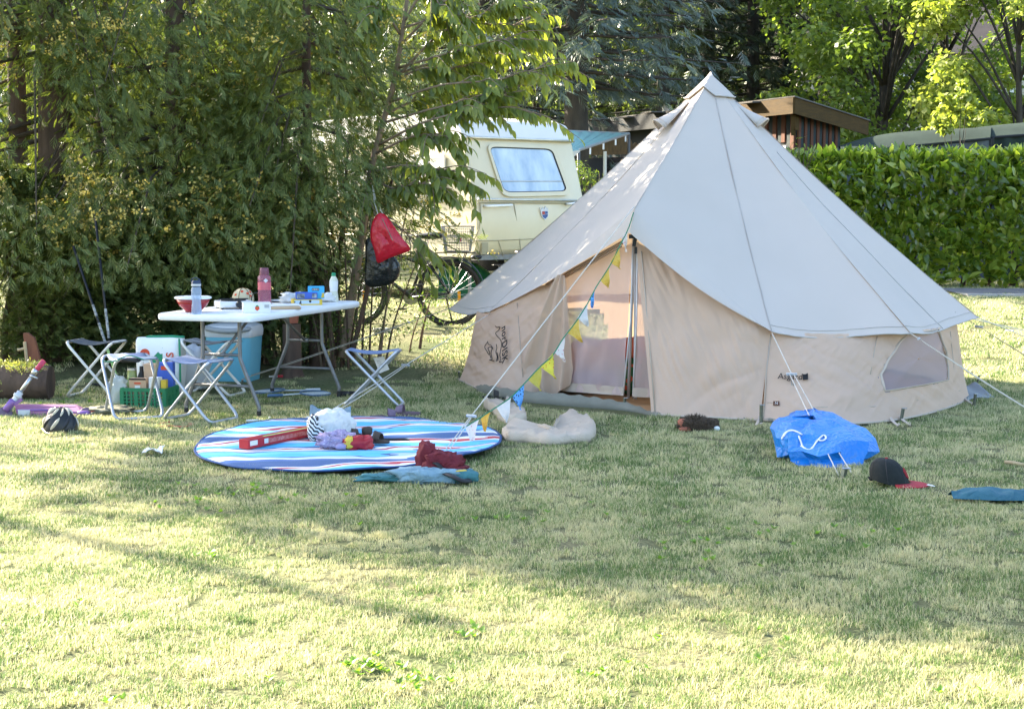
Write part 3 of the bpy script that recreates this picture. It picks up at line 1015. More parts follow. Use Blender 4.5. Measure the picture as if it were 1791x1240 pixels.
broad_tree('leafy_tree', 'green tree glimpsed through the conifer row at the left edge', ax(60, 36), 36, 9, 3.0, .6, 'woods', 9000, (.12, .22), 97, nclump=70)
broad_tree('leafy_tree', 'green tree glimpsed between the conifer trunks over the table', ax(330, 38), 38, 9, 3.2, .5, 'maple', 9000, (.12, .22), 98, nclump=70)
broad_tree('leafy_tree', 'green tree behind the stems left of the caravan', ax(600, 40), 40, 10, 3.2, .5, 'woods', 9000, (.12, .22), 99, nclump=70)
# woodland on the hillside: one far mass
cl = []
g = np.random.default_rng(8)
for _ in range(520):
    y = g.uniform(60, 150); x = g.uniform(-.42, .42) * y * 1.15
    cl.append((x, y, hill_z(x, y) + g.uniform(.5, 7), g.uniform(1.6, 3.0)))
o = clump_crown(None, M['woods'], cl, 52000, (.45, .9), 55, name='woodland')
meta(o, 'far woodland covering the hillside', kind='stuff')

# ---------------------------------------------------------------- laurel hedge on the right
def laurel_hedge():
    x0, y0, x1, y1 = 3.6, 24.2, 10.2, 22.0
    t = thing('laurel_hedge', 'long clipped laurel hedge with glossy leaves and a sunlit top, right of the tent', 'hedge', (x0, y0, .3))
    g = np.random.default_rng(33)
    L = math.hypot(x1 - x0, y1 - y0); ux, uy = (x1 - x0) / L, (y1 - y0) / L
    nx, ny = uy, -ux                                            # faces the camera
    b = MB()
    for k in range(60):
        u = g.uniform(0, L); w_ = g.uniform(.15, .75)
        b.tube([(ux * u - nx * w_, uy * u - ny * w_, -.05), (ux * u - nx * w_ + g.normal() * .1, uy * u - ny * w_, 1.0), (ux * (u + g.normal() * .15) - nx * w_, uy * u - ny * w_, 1.8)], [.03, .02, .006], 5)
    b.obj('stems', M['bark'], t)['kind'] = 'stuff'
    pos, out = [], []
    for _ in range(7000):
        u = g.uniform(0, L); h = g.uniform(.08, 1.80)
        bul = .10 * noise.noise(Vector((u * 1.7, h * 1.9, 4))) + .05 * noise.noise(Vector((u * 6, h * 6, 9)))
        dep = g.uniform(-.02, 1) ** 2 * .42 if False else abs(g.normal()) * .13 - (.22 * g.random() if g.random() < .25 else 0)
        roundt = max(0, h - 1.6) * .5
        w_ = bul - dep - roundt
        pos.append((ux * u + nx * w_, uy * u + ny * w_, h)); out.append((nx, ny, .35 + (.9 if h > 1.64 else 0)))
    for _ in range(3600):
        u = g.uniform(0, L); w_ = -g.uniform(.0, .9)
        h = 1.80 + .05 * noise.noise(Vector((u * 2.2, w_ * 3, 2))) - abs(g.normal()) * .06 - (.1 if w_ > -.1 else 0)
        pos.append((ux * u + nx * w_, uy * u + ny * w_, h)); out.append((nx * .2, ny * .2, 1.2))
    for _ in range(1500):         # outer leaves standing off the face
        u = g.uniform(0, L); h = .3 + 1.45 * g.random() ** .7
        w_ = .10 * noise.noise(Vector((u * 1.7, h * 1.9, 4))) + g.uniform(.05, .24)
        pos.append((ux * u + nx * w_, uy * u + ny * w_, h)); out.append((nx * .5 - .5, ny * .5, .9))
    for _ in range(2200):          # fresh shoots standing above the clipped top
        u = g.uniform(0, L); w_ = -g.uniform(.0, .5)
        pos.append((ux * u + nx * w_, uy * u + ny * w_, 1.80 + .13 * g.random() ** 2)); out.append((nx * .3 + g.normal() * .2, ny * .3, 1.6))
    for _ in range(1500):
        w_ = -g.uniform(0, .9); h = g.uniform(.1, 1.9)
        u = -abs(g.normal()) * .1 + .12
        pos.append((ux * u + nx * w_, uy * u + ny * w_, h)); out.append((-ux, -uy, .3))
    pos, out = np.array(pos), np.array(out)
    n = len(pos)
    dd = unit(out * .7 + g.normal(size=(n, 3)) * .55 + [0, 0, .05])
    nrm = out + g.normal(size=(n, 3)) * .45 + [0, 0, .4]
    xx = unit(np.cross(dd, nrm)); zz = np.cross(xx, dd)
    sc = g.uniform(.14, .225, n)
    vis = np.where((pos[:, 2] > .2) & (pos[:, 0] > 1.2) & (pos[:, 0] < 4.9) & (pos[:, 1] - pos[:, 0] * uy / ux < .25))[0]
    proud = vis[np.argsort(-(pos[vis, 0] * nx + pos[vis, 1] * ny))][:300]
    mask = np.ones(n, bool); mask[proud] = False
    lm = MB().add(LEAFV, LEAFF).mesh('leaf', M['laurel'], smooth=True)
    for i in proud:
        o = link('leaf', lm, t)
        m4 = Matrix((Vector(xx[i]) * sc[i], Vector(dd[i]) * sc[i], Vector(zz[i]) * sc[i])).transposed().to_4x4()
        m4.translation = Vector(pos[i]); o.matrix_basis = m4
    link('leaves', scatter_mesh('leaves', LEAFV, LEAFF, pos[mask], xx[mask], dd[mask], zz[mask], sc[mask], [M['laurel']], smooth=True), t)['kind'] = 'stuff'
laurel_hedge()

def small_shrub(name, label, x, y, z0, rx, ry, h, n, ls, mat, seed):
    g = np.random.default_rng(seed)
    t = thing(name, label, 'bush', (x, y, z0))
    b = MB()
    for k in range(6):
        b.tube([(0, 0, -.05), (g.normal() * rx * .3, g.normal() * ry * .3, h * .5), (g.normal() * rx * .5, g.normal() * ry * .5, h * .9)], [.02, .014, .004], 5)
    b.obj('stems', M['twig'], t)
    cl = [(g.uniform(-1, 1) * rx * .8, g.uniform(-1, 1) * ry * .8, h * g.uniform(.15, .9), g.uniform(.18, .3)) for _ in range(30)]
    clump_crown(t, M[mat], cl, n, ls, seed, SLIMV, SLIMF)
    return t
small_shrub('round_shrub', 'round shrub with a sunlit top between the caravan and the tent', ax(1042, 21.7), 21.7, .3, .5, .4, 1.82, 5200, (.05, .09), 'box_leaf', 101)
small_shrub('tall_sprig_shrub', 'upright leafy sprig rising in front of the striped cabin', ax(1398, 23.8), 23.8, .3, .2, .2, 2.3, 500, (.06, .1), 'box_leaf', 102)
# ================================================================ BELL TENT
TC = V(TENT_C.x, TENT_C.y, 0)
tent = thing('bell_tent', 'large beige canvas bell tent with open mesh door, pitched on the lawn', 'tent', TC)
L_ = lambda p: Vector(p) - TC                      # world to tent
APEX = L_(P(1243, 133, 13.1))
KP = L_(P(1109, 366, 11.75))
KD = L_(P(1101, 407, 11.68))
EAVE = [V(-2.18, .95, .60), L_(P(857, 545, 13.38)), KP, L_(P(1350, 580, 11.28)), L_(P(1592, 583, 11.25)), L_(P(1711, 556, 12.55)),
        V(1.98, .95, .66), V(1.15, 1.9, .66), V(-.1, 2.18, .66), V(-1.35, 1.9, .66)]
NE = len(EAVE)
def roof_pt(i, u, v):
    a, c = EAVE[i], EAVE[(i + 1) % NE]
    e = a.lerp(c, u)
    gable = (i in (1, 2))
    p = APEX.lerp(e, v)
    sag = .055 * math.sin(PI * v) * (1 if not gable else .35 + .65 * (abs(u - (1 if i == 1 else 0))))
    pan = math.sin(PI * u) * v * v * (1.0 - .35 * v)
    out = V(p.x, p.y, 0)
    if out.length > 1e-6: out.normalize()
    p = p + V(0, 0, -sag - .05 * pan) - out * (.03 * pan)
    if v > .8 and not gable:
        p += V(0, 0, -.012 * math.sin(2 * PI * u) * (v - .8) / .2)
    w_ = noise.noise(Vector((p.x * 2.2, p.y * 2.2, p.z * 1.2 + i))) * .010 + noise.noise(Vector((u * 14 * v + i * 3, v * 5, 2.7))) * .005 * v
    return p + V(0, 0, w_ * (1 if 0 < v else 0))
b = MB()
for i in range(NE):
    b.grid(lambda u, v, i=i: roof_pt(i, u, .012 + .988 * v), 18, 34)
# valance of the raised door gable, between the ridge end and the opening
def val(i0, far):
    def fn(u, v):
        top = EAVE[i0].lerp(EAVE[i0 + 1], u)
        top = roof_pt(i0, u, 1.0)
        k = u if far else 1 - u
        e0 = EAVE[1] if far else EAVE[3]
        bow = V(-.02, -.06, -.05) * math.sin(PI * u) * (1 if not far else .6)
        low = e0.lerp(KD, k) + bow * .9
        return top.lerp(low, v) + V(0, -.015, 0) * math.sin(PI * v)
    return fn
b.grid(val(1, True), 18, 4)
b.grid(val(2, False), 18, 4)
roof = b.obj('roof', M['canvas_roof'], tent, smooth=True, ang=40)
# stitched seams down each panel joint and along the eave hem
b = MB()
for i in range(NE):
    b.tube([roof_pt(i, 0, v) + V(0, 0, .004) for v in [k / 24 for k in range(1, 25)]], .003, 6, flat=.35)
    if i not in (1, 2):
        b.tube([roof_pt(i, u / 18, .975) + V(0, -.002, .002) for u in range(19)], .0022, 4)
        b.tube([roof_pt(i, u / 18, 1.0) for u in range(19)], .006, 5)
for f_ in (.5,):
    for i in (4,):
        b.tube([roof_pt(i, f_, .3 + .7 * v / 20) + V(0, -.001, .003) for v in range(21)], .003, 4)
b.obj('seam', M['seam'], tent, smooth=True)['kind'] = 'stuff'
# cap over the pole
b = MB()
ring = []
for v in (.0, .045, .088):
    r_ = []
    for k in range(20):
        i = k // 2; u = (k % 2) * .5
        p = roof_pt(i, u, max(.012, v)) + V(0, 0, .012)
        q = V(p.x, p.y, 0); q.normalize()
        r_.append(p + q * .012)
    ring.append(r_)
b.loft(ring, False)
b.add([APEX + V(0, 0, .035)] + ring[0], [(0, 1 + k, 1 + (k + 1) % 20) for k in range(20)])
b.obj('peak_cap', M['canvas_roof'], tent, smooth=True)
b = MB()
b.tube([p + V(p.x, p.y, 0).normalized() * .003 for p in ring[2]], .006, 5, closed=True)
b.obj('cap_hem', M['seam'], tent, smooth=True)
# hooded vents just under the cap
M['vent_net'] = pm('vent_net', (.55, .40, .25), (.45, .32, .2), 30, .9, trans=.3)
def vent(dir2):
    d = V(*dir2, 0).normalized()
    sl = (V(d.x * 1.9, d.y * 1.9, .65) - APEX).normalized()
    side = V(-d.y, d.x, 0)
    nr = side.cross(sl).normalized()
    if nr.z < 0: nr = -nr
    o = APEX + sl * .28 + nr * -.02
    rings, m = [], 10
    for q in range(6):
        f_ = q / 5
        wd, ht = .03 + .10 * f_, .012 + .085 * f_ ** 1.6
        rings.append([o + sl * (.30 * f_) + side * (-wd * math.cos(PI * k / m)) + nr * (ht * math.sin(PI * k / m)) for k in range(m + 1)])
    b = MB(); b.loft(rings, False, closed=False)
    h = b.obj('vent_hood', M['canvas_roof'], tent, smooth=True, solid=.006)
    b = MB(); lip = rings[-1]
    b.tube(lip, .008, 5)
    b.obj('lip', M['canvas_hem'], h, smooth=True)
    b = MB(); r2 = [p - sl * .03 - nr * .004 for p in rings[-1]]
    b.add([sum(r2, V(0, 0, 0)) / len(r2)] + r2, [(0, k + 1, k + 2) for k in range(m)])
    b.obj('vent_net', M['vent_net'], h)
vent((.95, -.25)); vent((-.97, -.1))

# ---- walls: ruled from eave to peg line
def wpts(lst, top):
    return catmull([L_(P(*q)) if top else L_(G(*q)) for q in lst], 8)
def poly_at(pl, s):
    f_ = s * (len(pl) - 1); i = min(len(pl) - 2, int(f_))
    return pl[i].lerp(pl[i + 1], f_ - i)
def inside(p, poly):
    x, y = p; c = False
    for i in range(len(poly)):
        x1, y1 = poly[i]; x2, y2 = poly[i - 1]
        if (y1 > y) != (y2 > y) and x < (x2 - x1) * (y - y1) / (y2 - y1) + x1: c = not c
    return c
class Wall:
    def __init__(s, top, bot, fold=.012, seed=0, diag=0.0, flare=.04):
        s.t, s.b, s.fold, s.seed, s.diag, s.flare = top, bot, fold, seed, diag, flare
        c0, c1 = poly_at(s.t, .5), poly_at(s.b, .5)
        tg = poly_at(s.t, .6) - poly_at(s.t, .4)
        s.n = tg.cross(c1 - c0).normalized()
        if s.n.dot(V(c0.x, c0.y, 0)) < 0: s.n = -s.n
    def pt(s, u, v, off=0.0):
        a, c = poly_at(s.t, u), poly_at(s.b, u)
        L = (s.b[-1] - s.b[0]).length
        p = a.lerp(c, v)
        x = u * L
        q = s.fold * (noise.noise(Vector((x * 5 + s.diag * v * 3, v * 2.2, s.seed))) * .45 + .4 * noise.noise(Vector((x * 2.0 - s.diag * v * 4, v * 3, s.seed + 5)))
             + .75 * abs(noise.noise(Vector((x * 7 + s.diag * v * 7, v * 1.6 - x * s.diag * .8, s.seed + 9))))
             + .50 * abs(noise.noise(Vector((x * 16 - s.diag * v * 9, v * 4 + x * s.diag * 2, s.seed + 19)))))
        q *= math.sin(PI * min(1, .12 + v * .88)) ** .4 if v < 1 else .35
        q *= min(1, .12 + 9 * u, .12 + 9 * (1 - u))
        fl = s.flare * v ** 4
        return p + s.n * (q + off + fl) + V(0, 0, 0)
    def grid(s, mb, nu, nv, holes=(), off=0.0):
        vs = [s.pt(i / nu, j / nv, off) for j in range(nv + 1) for i in range(nu + 1)]
        fs = []
        for j in range(nv):
            for i in range(nu):
                if holes:
                    c = s.pt((i + .5) / nu, (j + .5) / nv) + TC
                    if any(inside(proj(c), h) for h in holes): continue
                a = j * (nu + 1) + i
                fs.append((a, a + 1, a + nu + 2, a + nu + 1))
        mb.add(vs, fs)
    def find(s, px, py):
        best, bu, bv = 1e9, 0, 0
        lo_u, hi_u, lo_v, hi_v = 0, 1, 0, 1
        for it in range(4):
            for i in range(17):
                for j in range(17):
                    u = lo_u + (hi_u - lo_u) * i / 16; v = lo_v + (hi_v - lo_v) * j / 16
                    q = proj(s.pt(u, v) + TC)
                    d = (q[0] - px) ** 2 + (q[1] - py) ** 2
                    if d < best: best, bu, bv = d, u, v
            ru, rv = (hi_u - lo_u) / 10, (hi_v - lo_v) / 10
            lo_u, hi_u, lo_v, hi_v = bu - ru, bu + ru, bv - rv, bv + rv
            lo_u, lo_v = max(0, lo_u), max(0, lo_v); hi_u, hi_v = min(1, hi_u), min(1, hi_v)
        return bu, bv
    def at(s, px, py, off=.006):
        return s.pt(*s.find(px, py), off)

left = Wall(wpts([(834, 545, 13.6), (858, 546, 13.4), (920, 514, 12.95), (960, 494, 12.7), (988, 480, 12.5)], True),
            wpts([(812, 667), (850, 684), (890, 692), (940, 694), (985, 690)], False), .05, 3, 1.6, .05)
flap = Wall(wpts([(1112, 424, 11.82), (1160, 447, 11.75), (1230, 493, 11.6), (1300, 543, 11.42), (1347, 578, 11.36)], True),
            wpts([(1141, 726), (1200, 730), (1265, 733), (1330, 737)], False), .038, 8, .7, .03)
right = Wall(wpts([(1347, 578, 11.36), (1430, 584, 11.3), (1520, 584, 11.33), (1590, 580, 11.45), (1640, 574, 11.85), (1674, 569, 12.35)], True),
             wpts([(1330, 737), (1430, 744), (1530, 741), (1600, 730), (1655, 715), (1691, 700)], False), .034, 13, -1.1, .04)
back = Wall(catmull([right.t[-1], V(1.88, .7, .64), V(1.1, 1.75, .68), V(-.1, 2.02, .68), V(-1.25, 1.75, .66), left.t[0]], 10),
            catmull([right.b[-1], V(1.95, .8, .0), V(1.15, 1.85, .03), V(-.1, 2.1, .05), V(-1.3, 1.85, .05), left.b[0]], 10), .012, 17)
win_r = [(1586, 586), (1612, 581), (1640, 576), (1650, 605), (1657, 640), (1658, 665), (1600, 676), (1547, 684), (1540, 655), (1556, 625), (1572, 600)]
win_b = [(980, 540), (1050, 540), (1064, 575), (1060, 600), (1030, 622), (980, 630)]
b = MB(); left.grid(b, 70, 44); b.obj('wall', M['canvas_wall'], tent, smooth=True)
b = MB(); flap.grid(b, 80, 60); b.obj('door_flap', M['canvas_wall'], tent, smooth=True)
b = MB(); right.grid(b, 150, 60, [win_r]); wallr = b.obj('wall', M['canvas_wall'], tent, smooth=True)
b = MB(); back.grid(b, 140, 30, [win_b]); b.obj('wall', M['canvas_wall'], tent, smooth=True)
# mesh window in the right wall with its hem
b = MB()
wr = [right.find(*q) for q in win_r]
cu, cv = sum(q[0] for q in wr) / len(wr), sum(q[1] for q in wr) / len(wr)
ws = []
for i in range(len(wr)):
    for k in range(3):
        ws.append(tuple(wr[i][j] + (wr[(i + 1) % len(wr)][j] - wr[i][j]) * k / 3 for j in (0, 1)))
rings = [[right.pt(cu + (q[0] - cu) * f_, cv + (q[1] - cv) * f_, -.004) for q in ws] for f_ in (1.06, .66, .33, .02)]
b.loft(rings, False)
wo = b.obj('mesh_window', M['window_mesh'], tent, smooth=True)
b = MB()
b.tube([right.pt(*q, .004) for q in ws], .011, 6, closed=True, flat=.4)
b.obj('window_hem', M['canvas_hem'], wo, smooth=True)
# wall stitching and hems
b = MB()
def seamline(wl, pts, r_=.0028):
    b.tube([wl.at(*q, .002) for q in pts], r_, 4)
seamline(right, [(1348, 585), (1340, 650), (1328, 732)], .005)
seamline(right, [(1342, 704), (1430, 712), (1530, 711), (1605, 700), (1680, 683)])
seamline(right, [(1534, 588), (1528, 620), (1522, 655)], .003)
seamline(right, [(1662, 580), (1668, 640), (1668, 668)])
seamline(flap, [(1122, 440), (1136, 600), (1146, 722)], .005)
seamline(left, [(905, 530), (910, 600), (915, 660)], .003)
for wl in (left, flap, right):
    b.tube([wl.pt(k / 30, 1.0, .002) for k in range(31)], .008, 5)
b.obj('seam', M['canvas_hem'], tent, smooth=True)['kind'] = 'stuff'

# gathered curtain tied at the left jamb of the door
b = MB()
jt, jb = L_(P(987, 481, 12.42)), L_(P(978, 668, 12.55))
def curt(u, v):
    c = jt.lerp(jb, v)
    wd = .035 + .22 * v ** .8 if v < .82 else .245 - .25 * (v - .82)
    off = (u - .72) * wd * 2
    d = V(.8, -.45, 0)
    f_ = math.sin(u * 15 + 2.0 * v) * .022 * (.4 + v) + math.sin(u * 31 + 1) * .008 * v
    return c + d * off + V(-.45, -.8, 0) * (f_ + .03) + V(0, 0, -.10 * v * math.sin(u * 3) * v)
b.grid(curt, 44, 26)
b.obj('door_curtain', M['canvas_wall'], tent, smooth=True)
# creased cloth under the left edge of the gable
b = MB()
def crs(u, v):
    a = L_(P(858, 546, 13.38)).lerp(L_(P(1096, 412, 11.75)), .45 + .55 * u)
    c = L_(P(950, 505, 12.8)).lerp(L_(P(1088, 428, 11.82)), u)
    p = a.lerp(c, v)
    return p + V(-.5, -.85, 0) * (.012 * math.sin(v * 14 + u * 3)) + V(0, .03, -.02)
b.grid(crs, 24, 22)
b.obj('gable_cloth', M['canvas_wall'], tent, smooth=True)

# insect mesh door in two halves with zip tapes
def quadgrid(mb, a, c, d, e, nu, nv, nz=.0, seed=0):
    mb.grid(lambda u, v: a.lerp(c, u).lerp(e.lerp(d, u), v) + V(-.3, -.9, 0) * nz * noise.noise(Vector((u * 5, v * 5, seed))), nu, nv)
dl_t, dl_b = L_(P(986, 486, 12.55)), L_(P(982, 684, 12.62))
zl_t, zl_b = L_(P(1107, 424, 11.95)), L_(P(1090, 690, 12.05))
zr_t, zr_b = L_(P(1115, 424, 11.92)), L_(P(1107, 692, 11.98))
b = MB(); quadgrid(b, dl_t, zl_t, zl_b, dl_b, 20, 20, .05, 1)
md = b.obj('mesh_door', M['insect_mesh'], tent, smooth=True)
b = MB(); quadgrid(b, L_(P(982, 668, 12.60)), L_(P(1091, 677, 12.03)), L_(P(1090, 692, 12.03)), L_(P(982, 684, 12.6)), 20, 3, .02, 4)
b.obj('door_hem', M['canvas_hem'], md, smooth=True)
b = MB(); b.tube([zl_t, zl_t.lerp(zl_b, .5) + V(.02, 0, 0), zl_b], .016, 6, flat=.4); b.obj('zip_tape', M['zip_strip'], md, smooth=True)
b = MB(); quadgrid(b, zr_t, L_(P(1119, 428, 11.86)), L_(P(1145, 694, 11.86)), zr_b, 6, 16, .02, 2)
md2 = b.obj('mesh_door', M['insect_mesh'], tent, smooth=True)
b = MB(); b.tube([zr_t, zr_t.lerp(zr_b, .5) + V(.01, 0, 0), zr_b], .016, 6, flat=.4); b.obj('zip_tape', M['zip_strip'], md2, smooth=True)
b = MB(); quadgrid(b, L_(P(1107, 678, 11.96)), L_(P(1143, 680, 11.88)), L_(P(1146, 696, 11.88)), L_(P(1106, 694, 11.96)), 8, 2, .01, 4)
b.obj('door_hem', M['canvas_hem'], md2, smooth=True)
b = MB(); b.box(L_(P(1106, 414, 11.72)), (.05, .02, .03)); b.box(L_(P(1110, 424, 11.74)), (.025, .02, .06), rot=Matrix.Rotation(.2, 3, 'Y')); b.box(L_(P(1112, 438, 11.76)), (.02, .012, .05))
b.obj('door_toggle', M['black_plastic'], tent)
# poles
b = MB(); b.tube([V(0, 0, 0), APEX - V(0, 0, .03)], .02, 10); b.obj('centre_pole', M['steel'], tent, smooth=True)
b = MB(); b.tube([L_(P(1099, 698, 12.4)), L_(P(1109, 414, 12.05))], .012, 8)
b.tube([L_(P(1111, 698, 12.3)), L_(P(1111, 414, 12.05))], .012, 8); b.obj('door_pole', M['zip_strip'], tent, smooth=True)
# groundsheet: floor and its raised tub edge
b = MB()
ringp = [poly_at(left.b, k / 12) for k in range(13)] + [L_(G(1010, 708)), L_(G(1060, 713)), L_(G(1110, 720))] + [poly_at(flap.b, k / 6) for k in range(7)] + \
        [poly_at(right.b, k / 12) for k in range(1, 13)] + [poly_at(back.b, k / 30) for k in range(1, 30)]
flo = [p * .985 + V(0, 0, .012) for p in ringp]
b.add([V(0, 0, .02)] + flo, [(0, k + 1, (k + 1) % len(flo) + 1) for k in range(len(flo))])
b.obj('groundsheet_floor', M['sheet_inside'], tent)
b = MB()
tubp = [L_(G(*q)) for q in [(822, 672), (850, 688), (890, 699), (950, 706), (1010, 711), (1060, 715), (1110, 720), (1150, 729)]]
tub = catmull(tubp, 6)
n_ = len(tub)
hts = [.03 + .055 * math.sin(PI * min(1, i / n_ * 1.15)) ** .6 + .008 * math.sin(i * 1.9) for i in range(n_)]
b.loft([[p * 1.012 + V(0, 0, -.01) for p in tub], [p * 1.008 + V(-.01, -.02, .4 * h) for p, h in zip(tub, hts)], [p * .985 + V(0, 0, h) for p, h in zip(tub, hts)]], False, closed=False)
b.obj('groundsheet_edge', M['groundsheet'], tent, smooth=True)
b = MB()
rb = [poly_at(right.b, k / 30) for k in range(31)] ; fb = [poly_at(flap.b, k / 14) for k in range(15)]
ep = fb + rb[1:]
b.tube([p * 1.004 + V(0, 0, .012 + .006 * math.sin(i * 2.2)) for i, p in enumerate(ep)], [.02 + .007 * math.sin(i * 1.3) for i in range(len(ep))], 7, flat=.6)
b.obj('groundsheet_edge', M['groundsheet'], tent, smooth=True)

# prints on the canvas
def wall_frame(wl, px, py, off=.007, upvec=(0, -6), rightvec=(6, 0)):
    o = wl.at(px, py, off)
    x = wl.at(px + rightvec[0], py + rightvec[1], off) - wl.at(px - rightvec[0], py - rightvec[1], off)
    y = wl.at(px + upvec[0], py + upvec[1], off) - wl.at(px - upvec[0], py - upvec[1], off)
    return frame(o, x, y)
text_obj('printed_name', 'norDISK', .092, M['print_black'], tent, wall_frame(left, 886.5, 603, .024, upvec=(8, 0), rightvec=(0.6, 30)), .001, spacing=1.12, off=.001)
Zm = lambda x, y: (800 + x / 7.75, 540 + y / 7.75)
def print_strokes(wl, strokes, off, r_):
    b = MB()
    for st in strokes:
        q = [wl.at(*Zm(*p), off) for p in st]
        b.tube(catmull(q, 5), r_, 5)
    return b
bear = [[(540, 245), (562, 262), (598, 255), (585, 300), (545, 335), (560, 375), (610, 430), (622, 480), (618, 540), (605, 585)],
        [(432, 450), (445, 490), (480, 505), (505, 545)], [(425, 470), (395, 525), (420, 575), (455, 632), (462, 600), (440, 545), (478, 525), (500, 560)],
        [(490, 560), (482, 620), (495, 690), (460, 700), (520, 715)], [(552, 490), (560, 540), (548, 600), (565, 660), (552, 725)], [(608, 590), (600, 640), (615, 690), (595, 730), (632, 722)],
        [(470, 640), (480, 680)], [(560, 600), (575, 650), (572, 715)]]
print_strokes(left, bear, .018, .0032).obj('printed_emblem', M['print_black'], tent)
text_obj('printed_name', 'Asgard', .062, M['print_black'], tent, wall_frame(right, 1380, 660, .018, (0, -8), (12, 0.5)), .001)
b = MB(); q = [right.at(x, y, .018) for x, y in ((1402, 656), (1411, 655), (1411, 665), (1402, 666))]
b.add(q, [(3, 2, 1, 0)]); b.tube([right.at(1402, 655, .012), right.at(1406, 657, .012), right.at(1411, 654, .012)], .003, 4)
b.obj('printed_emblem', M['print_black'], tent)
M['label_brown'] = pm('label_brown', (.12, .05, .03), None, 20, .7)
b = MB(); q = [right.at(x, y, .010) for x, y in ((1351, 702), (1362, 702), (1362, 710), (1351, 710))]
b.add(q, [(3, 2, 1, 0)])
lb = b.obj('sewn_label', M['label_brown'], tent)
text_obj('label_letter', 'N', .03, M['white_fabric'], lb, wall_frame(right, 1356.5, 706, .0125, (0, -5), (5, 0)), .0008)

# guy ropes (they belong to the tent) with sliders
def rope(a, c, r_=.004, sag=.01, mat='rope', n=10, parent=None, name='guy_rope'):
    b = MB()
    b.tube([Vector(a).lerp(Vector(c), k / n) + V(0, 0, -sag * math.sin(PI * k / n)) for k in range(n + 1)], r_, 5)
    return b.obj(name, M[mat], parent if parent else tent, smooth=True)
M['slider'] = pm('slider', (.5, .52, .55), None, 20, .4)
def guy(a, peg, slide=.4, gap=.022, mat='rope', r_=.004):
    a, peg = Vector(a), Vector(peg)
    o = rope(a, a.lerp(peg, slide), r_, .0, mat)
    s = a.lerp(peg, slide)
    sd_ = (peg - a).cross(V(0, 0, 1)).normalized() * gap
    rope(s + sd_ * .3, peg + sd_ * .2, r_ * .85, .006, mat); rope(s - sd_ * .3, peg - sd_ * 1.6, r_ * .85, .012, mat)
    b = MB(); b.box(s, (.07, .012, .014), rot=(peg - a).to_track_quat('Y', 'Z').to_matrix()); b.obj('slider', M['slider'], o)
PEG1 = G(768, 800)
guy(KP + V(0, -.01, .02), L_(PEG1), .86, .015)
guy(EAVE[0] + V(-.0, 0, .0), L_(G(423, 668) + V(0, 0, .03)), .2, .03, 'rope_dark')
guy(EAVE[1] + V(0, 0, -.02), L_(G(566, 733) + V(0, 0, .03)), .55, .03)
guy(EAVE[3] + V(0, 0, -.01), L_(G(1470, 832)), .34, .045)
guy(EAVE[4] + V(0, 0, 0), L_(G(1846, 745)), .06, .0)
guy(EAVE[5], L_(G(1960, 655)), .2, .0)
guy(roof_pt(6, .15, 1.0), L_(G(1900, 600)), .2, .0)
guy(roof_pt(4, .82, .96), L_(G(1860, 660)), .2, .0, 'rope_dark', .003)
b = MB()
for dx in (0, .022):
    q = right.at(1381 + dx * 150, 668, .03)
    b.tube([q, q + V(.004, 0, -.1), q + V(-.012, -.004, -.24)], .004, 5)
M['cord_mixed'] = pm('cord_mixed', (.03, .03, .03), (.5, .48, .42), 60, .8)
b.obj('loose_cord', M['cord_mixed'], tent)
# peg loops at the hem
b = MB()
for q, e in (((1330, 737), (1322, 747)), ((1555, 738), (1571, 748)), ((1570, 735), (1592, 747)), ((1684, 703), (1706, 712)), ((1690, 697), (1716, 700)), ((816, 667), (796, 665)), ((890, 694), (884, 716))):
    p0, p1 = L_(G(*q)) + V(0, 0, .04), L_(G(*e)) + V(0, 0, .012)
    b.tube([p0, p0.lerp(p1, .5) + V(0, 0, -.005), p1, p0.lerp(p1, .6) + V(.03, .0, -.01)], .012, 5, flat=.3)
b.obj('peg_loop', M['canvas_hem'], tent)['kind'] = 'stuff'

# steel pegs
def peg(label, px, py, h=.11, lean=(.0, .0), k=1.0, cat='peg', hook=True):
    p = G(px, py)
    t = thing('tent_peg', label, cat, p, group='steel tent pegs')
    b = MB()
    top = V(lean[0], lean[1], h)
    w_ = .012 * k
    prof = [V(-w_, 0, 0), V(-w_ * .2, -w_, 0), V(w_, 0, 0), V(w_ * .75, .003, 0), V(-w_ * .2, -w_ * .6, 0), V(-w_ * .75, .003, 0)]
    b.loft([[q + V(0, 0, -.06) for q in prof], [q + top for q in prof]], True)
    b.obj('shaft', M['peg_metal'], t)
    b = MB(); b.box(top + V(.008, -.004, .0), (.034 * k, .022 * k, .006), bev=.002); b.obj('head', M['steel'], t)
peg('steel peg at the hem between the door flap and the printed wall', 1331, 742, .135, (.0, 0))
peg('steel peg at the hem below the mesh window, leaning right', 1573, 739, .10, (.025, 0))
peg('steel peg at the right corner of the tent beside the grey mat', 1702, 712, .10, (.015, .0))
peg('thin steel peg standing behind the grey mat', 1706, 674, .085, (.03, 0), .6)
peg('steel peg holding the two cords in front of the blue bag', 1471, 836, .055, (.02, 0), 1.4)
peg('dark steel peg in the doorway of the tent', 1093, 717, .09, (.0, 0))
peg('small steel peg at the left corner of the tent', 806, 664, .07, (-.02, 0), .6)
peg('steel peg beside the blue coolbox, end of the left guy rope', 424, 670, .03, (0, 0), .8)

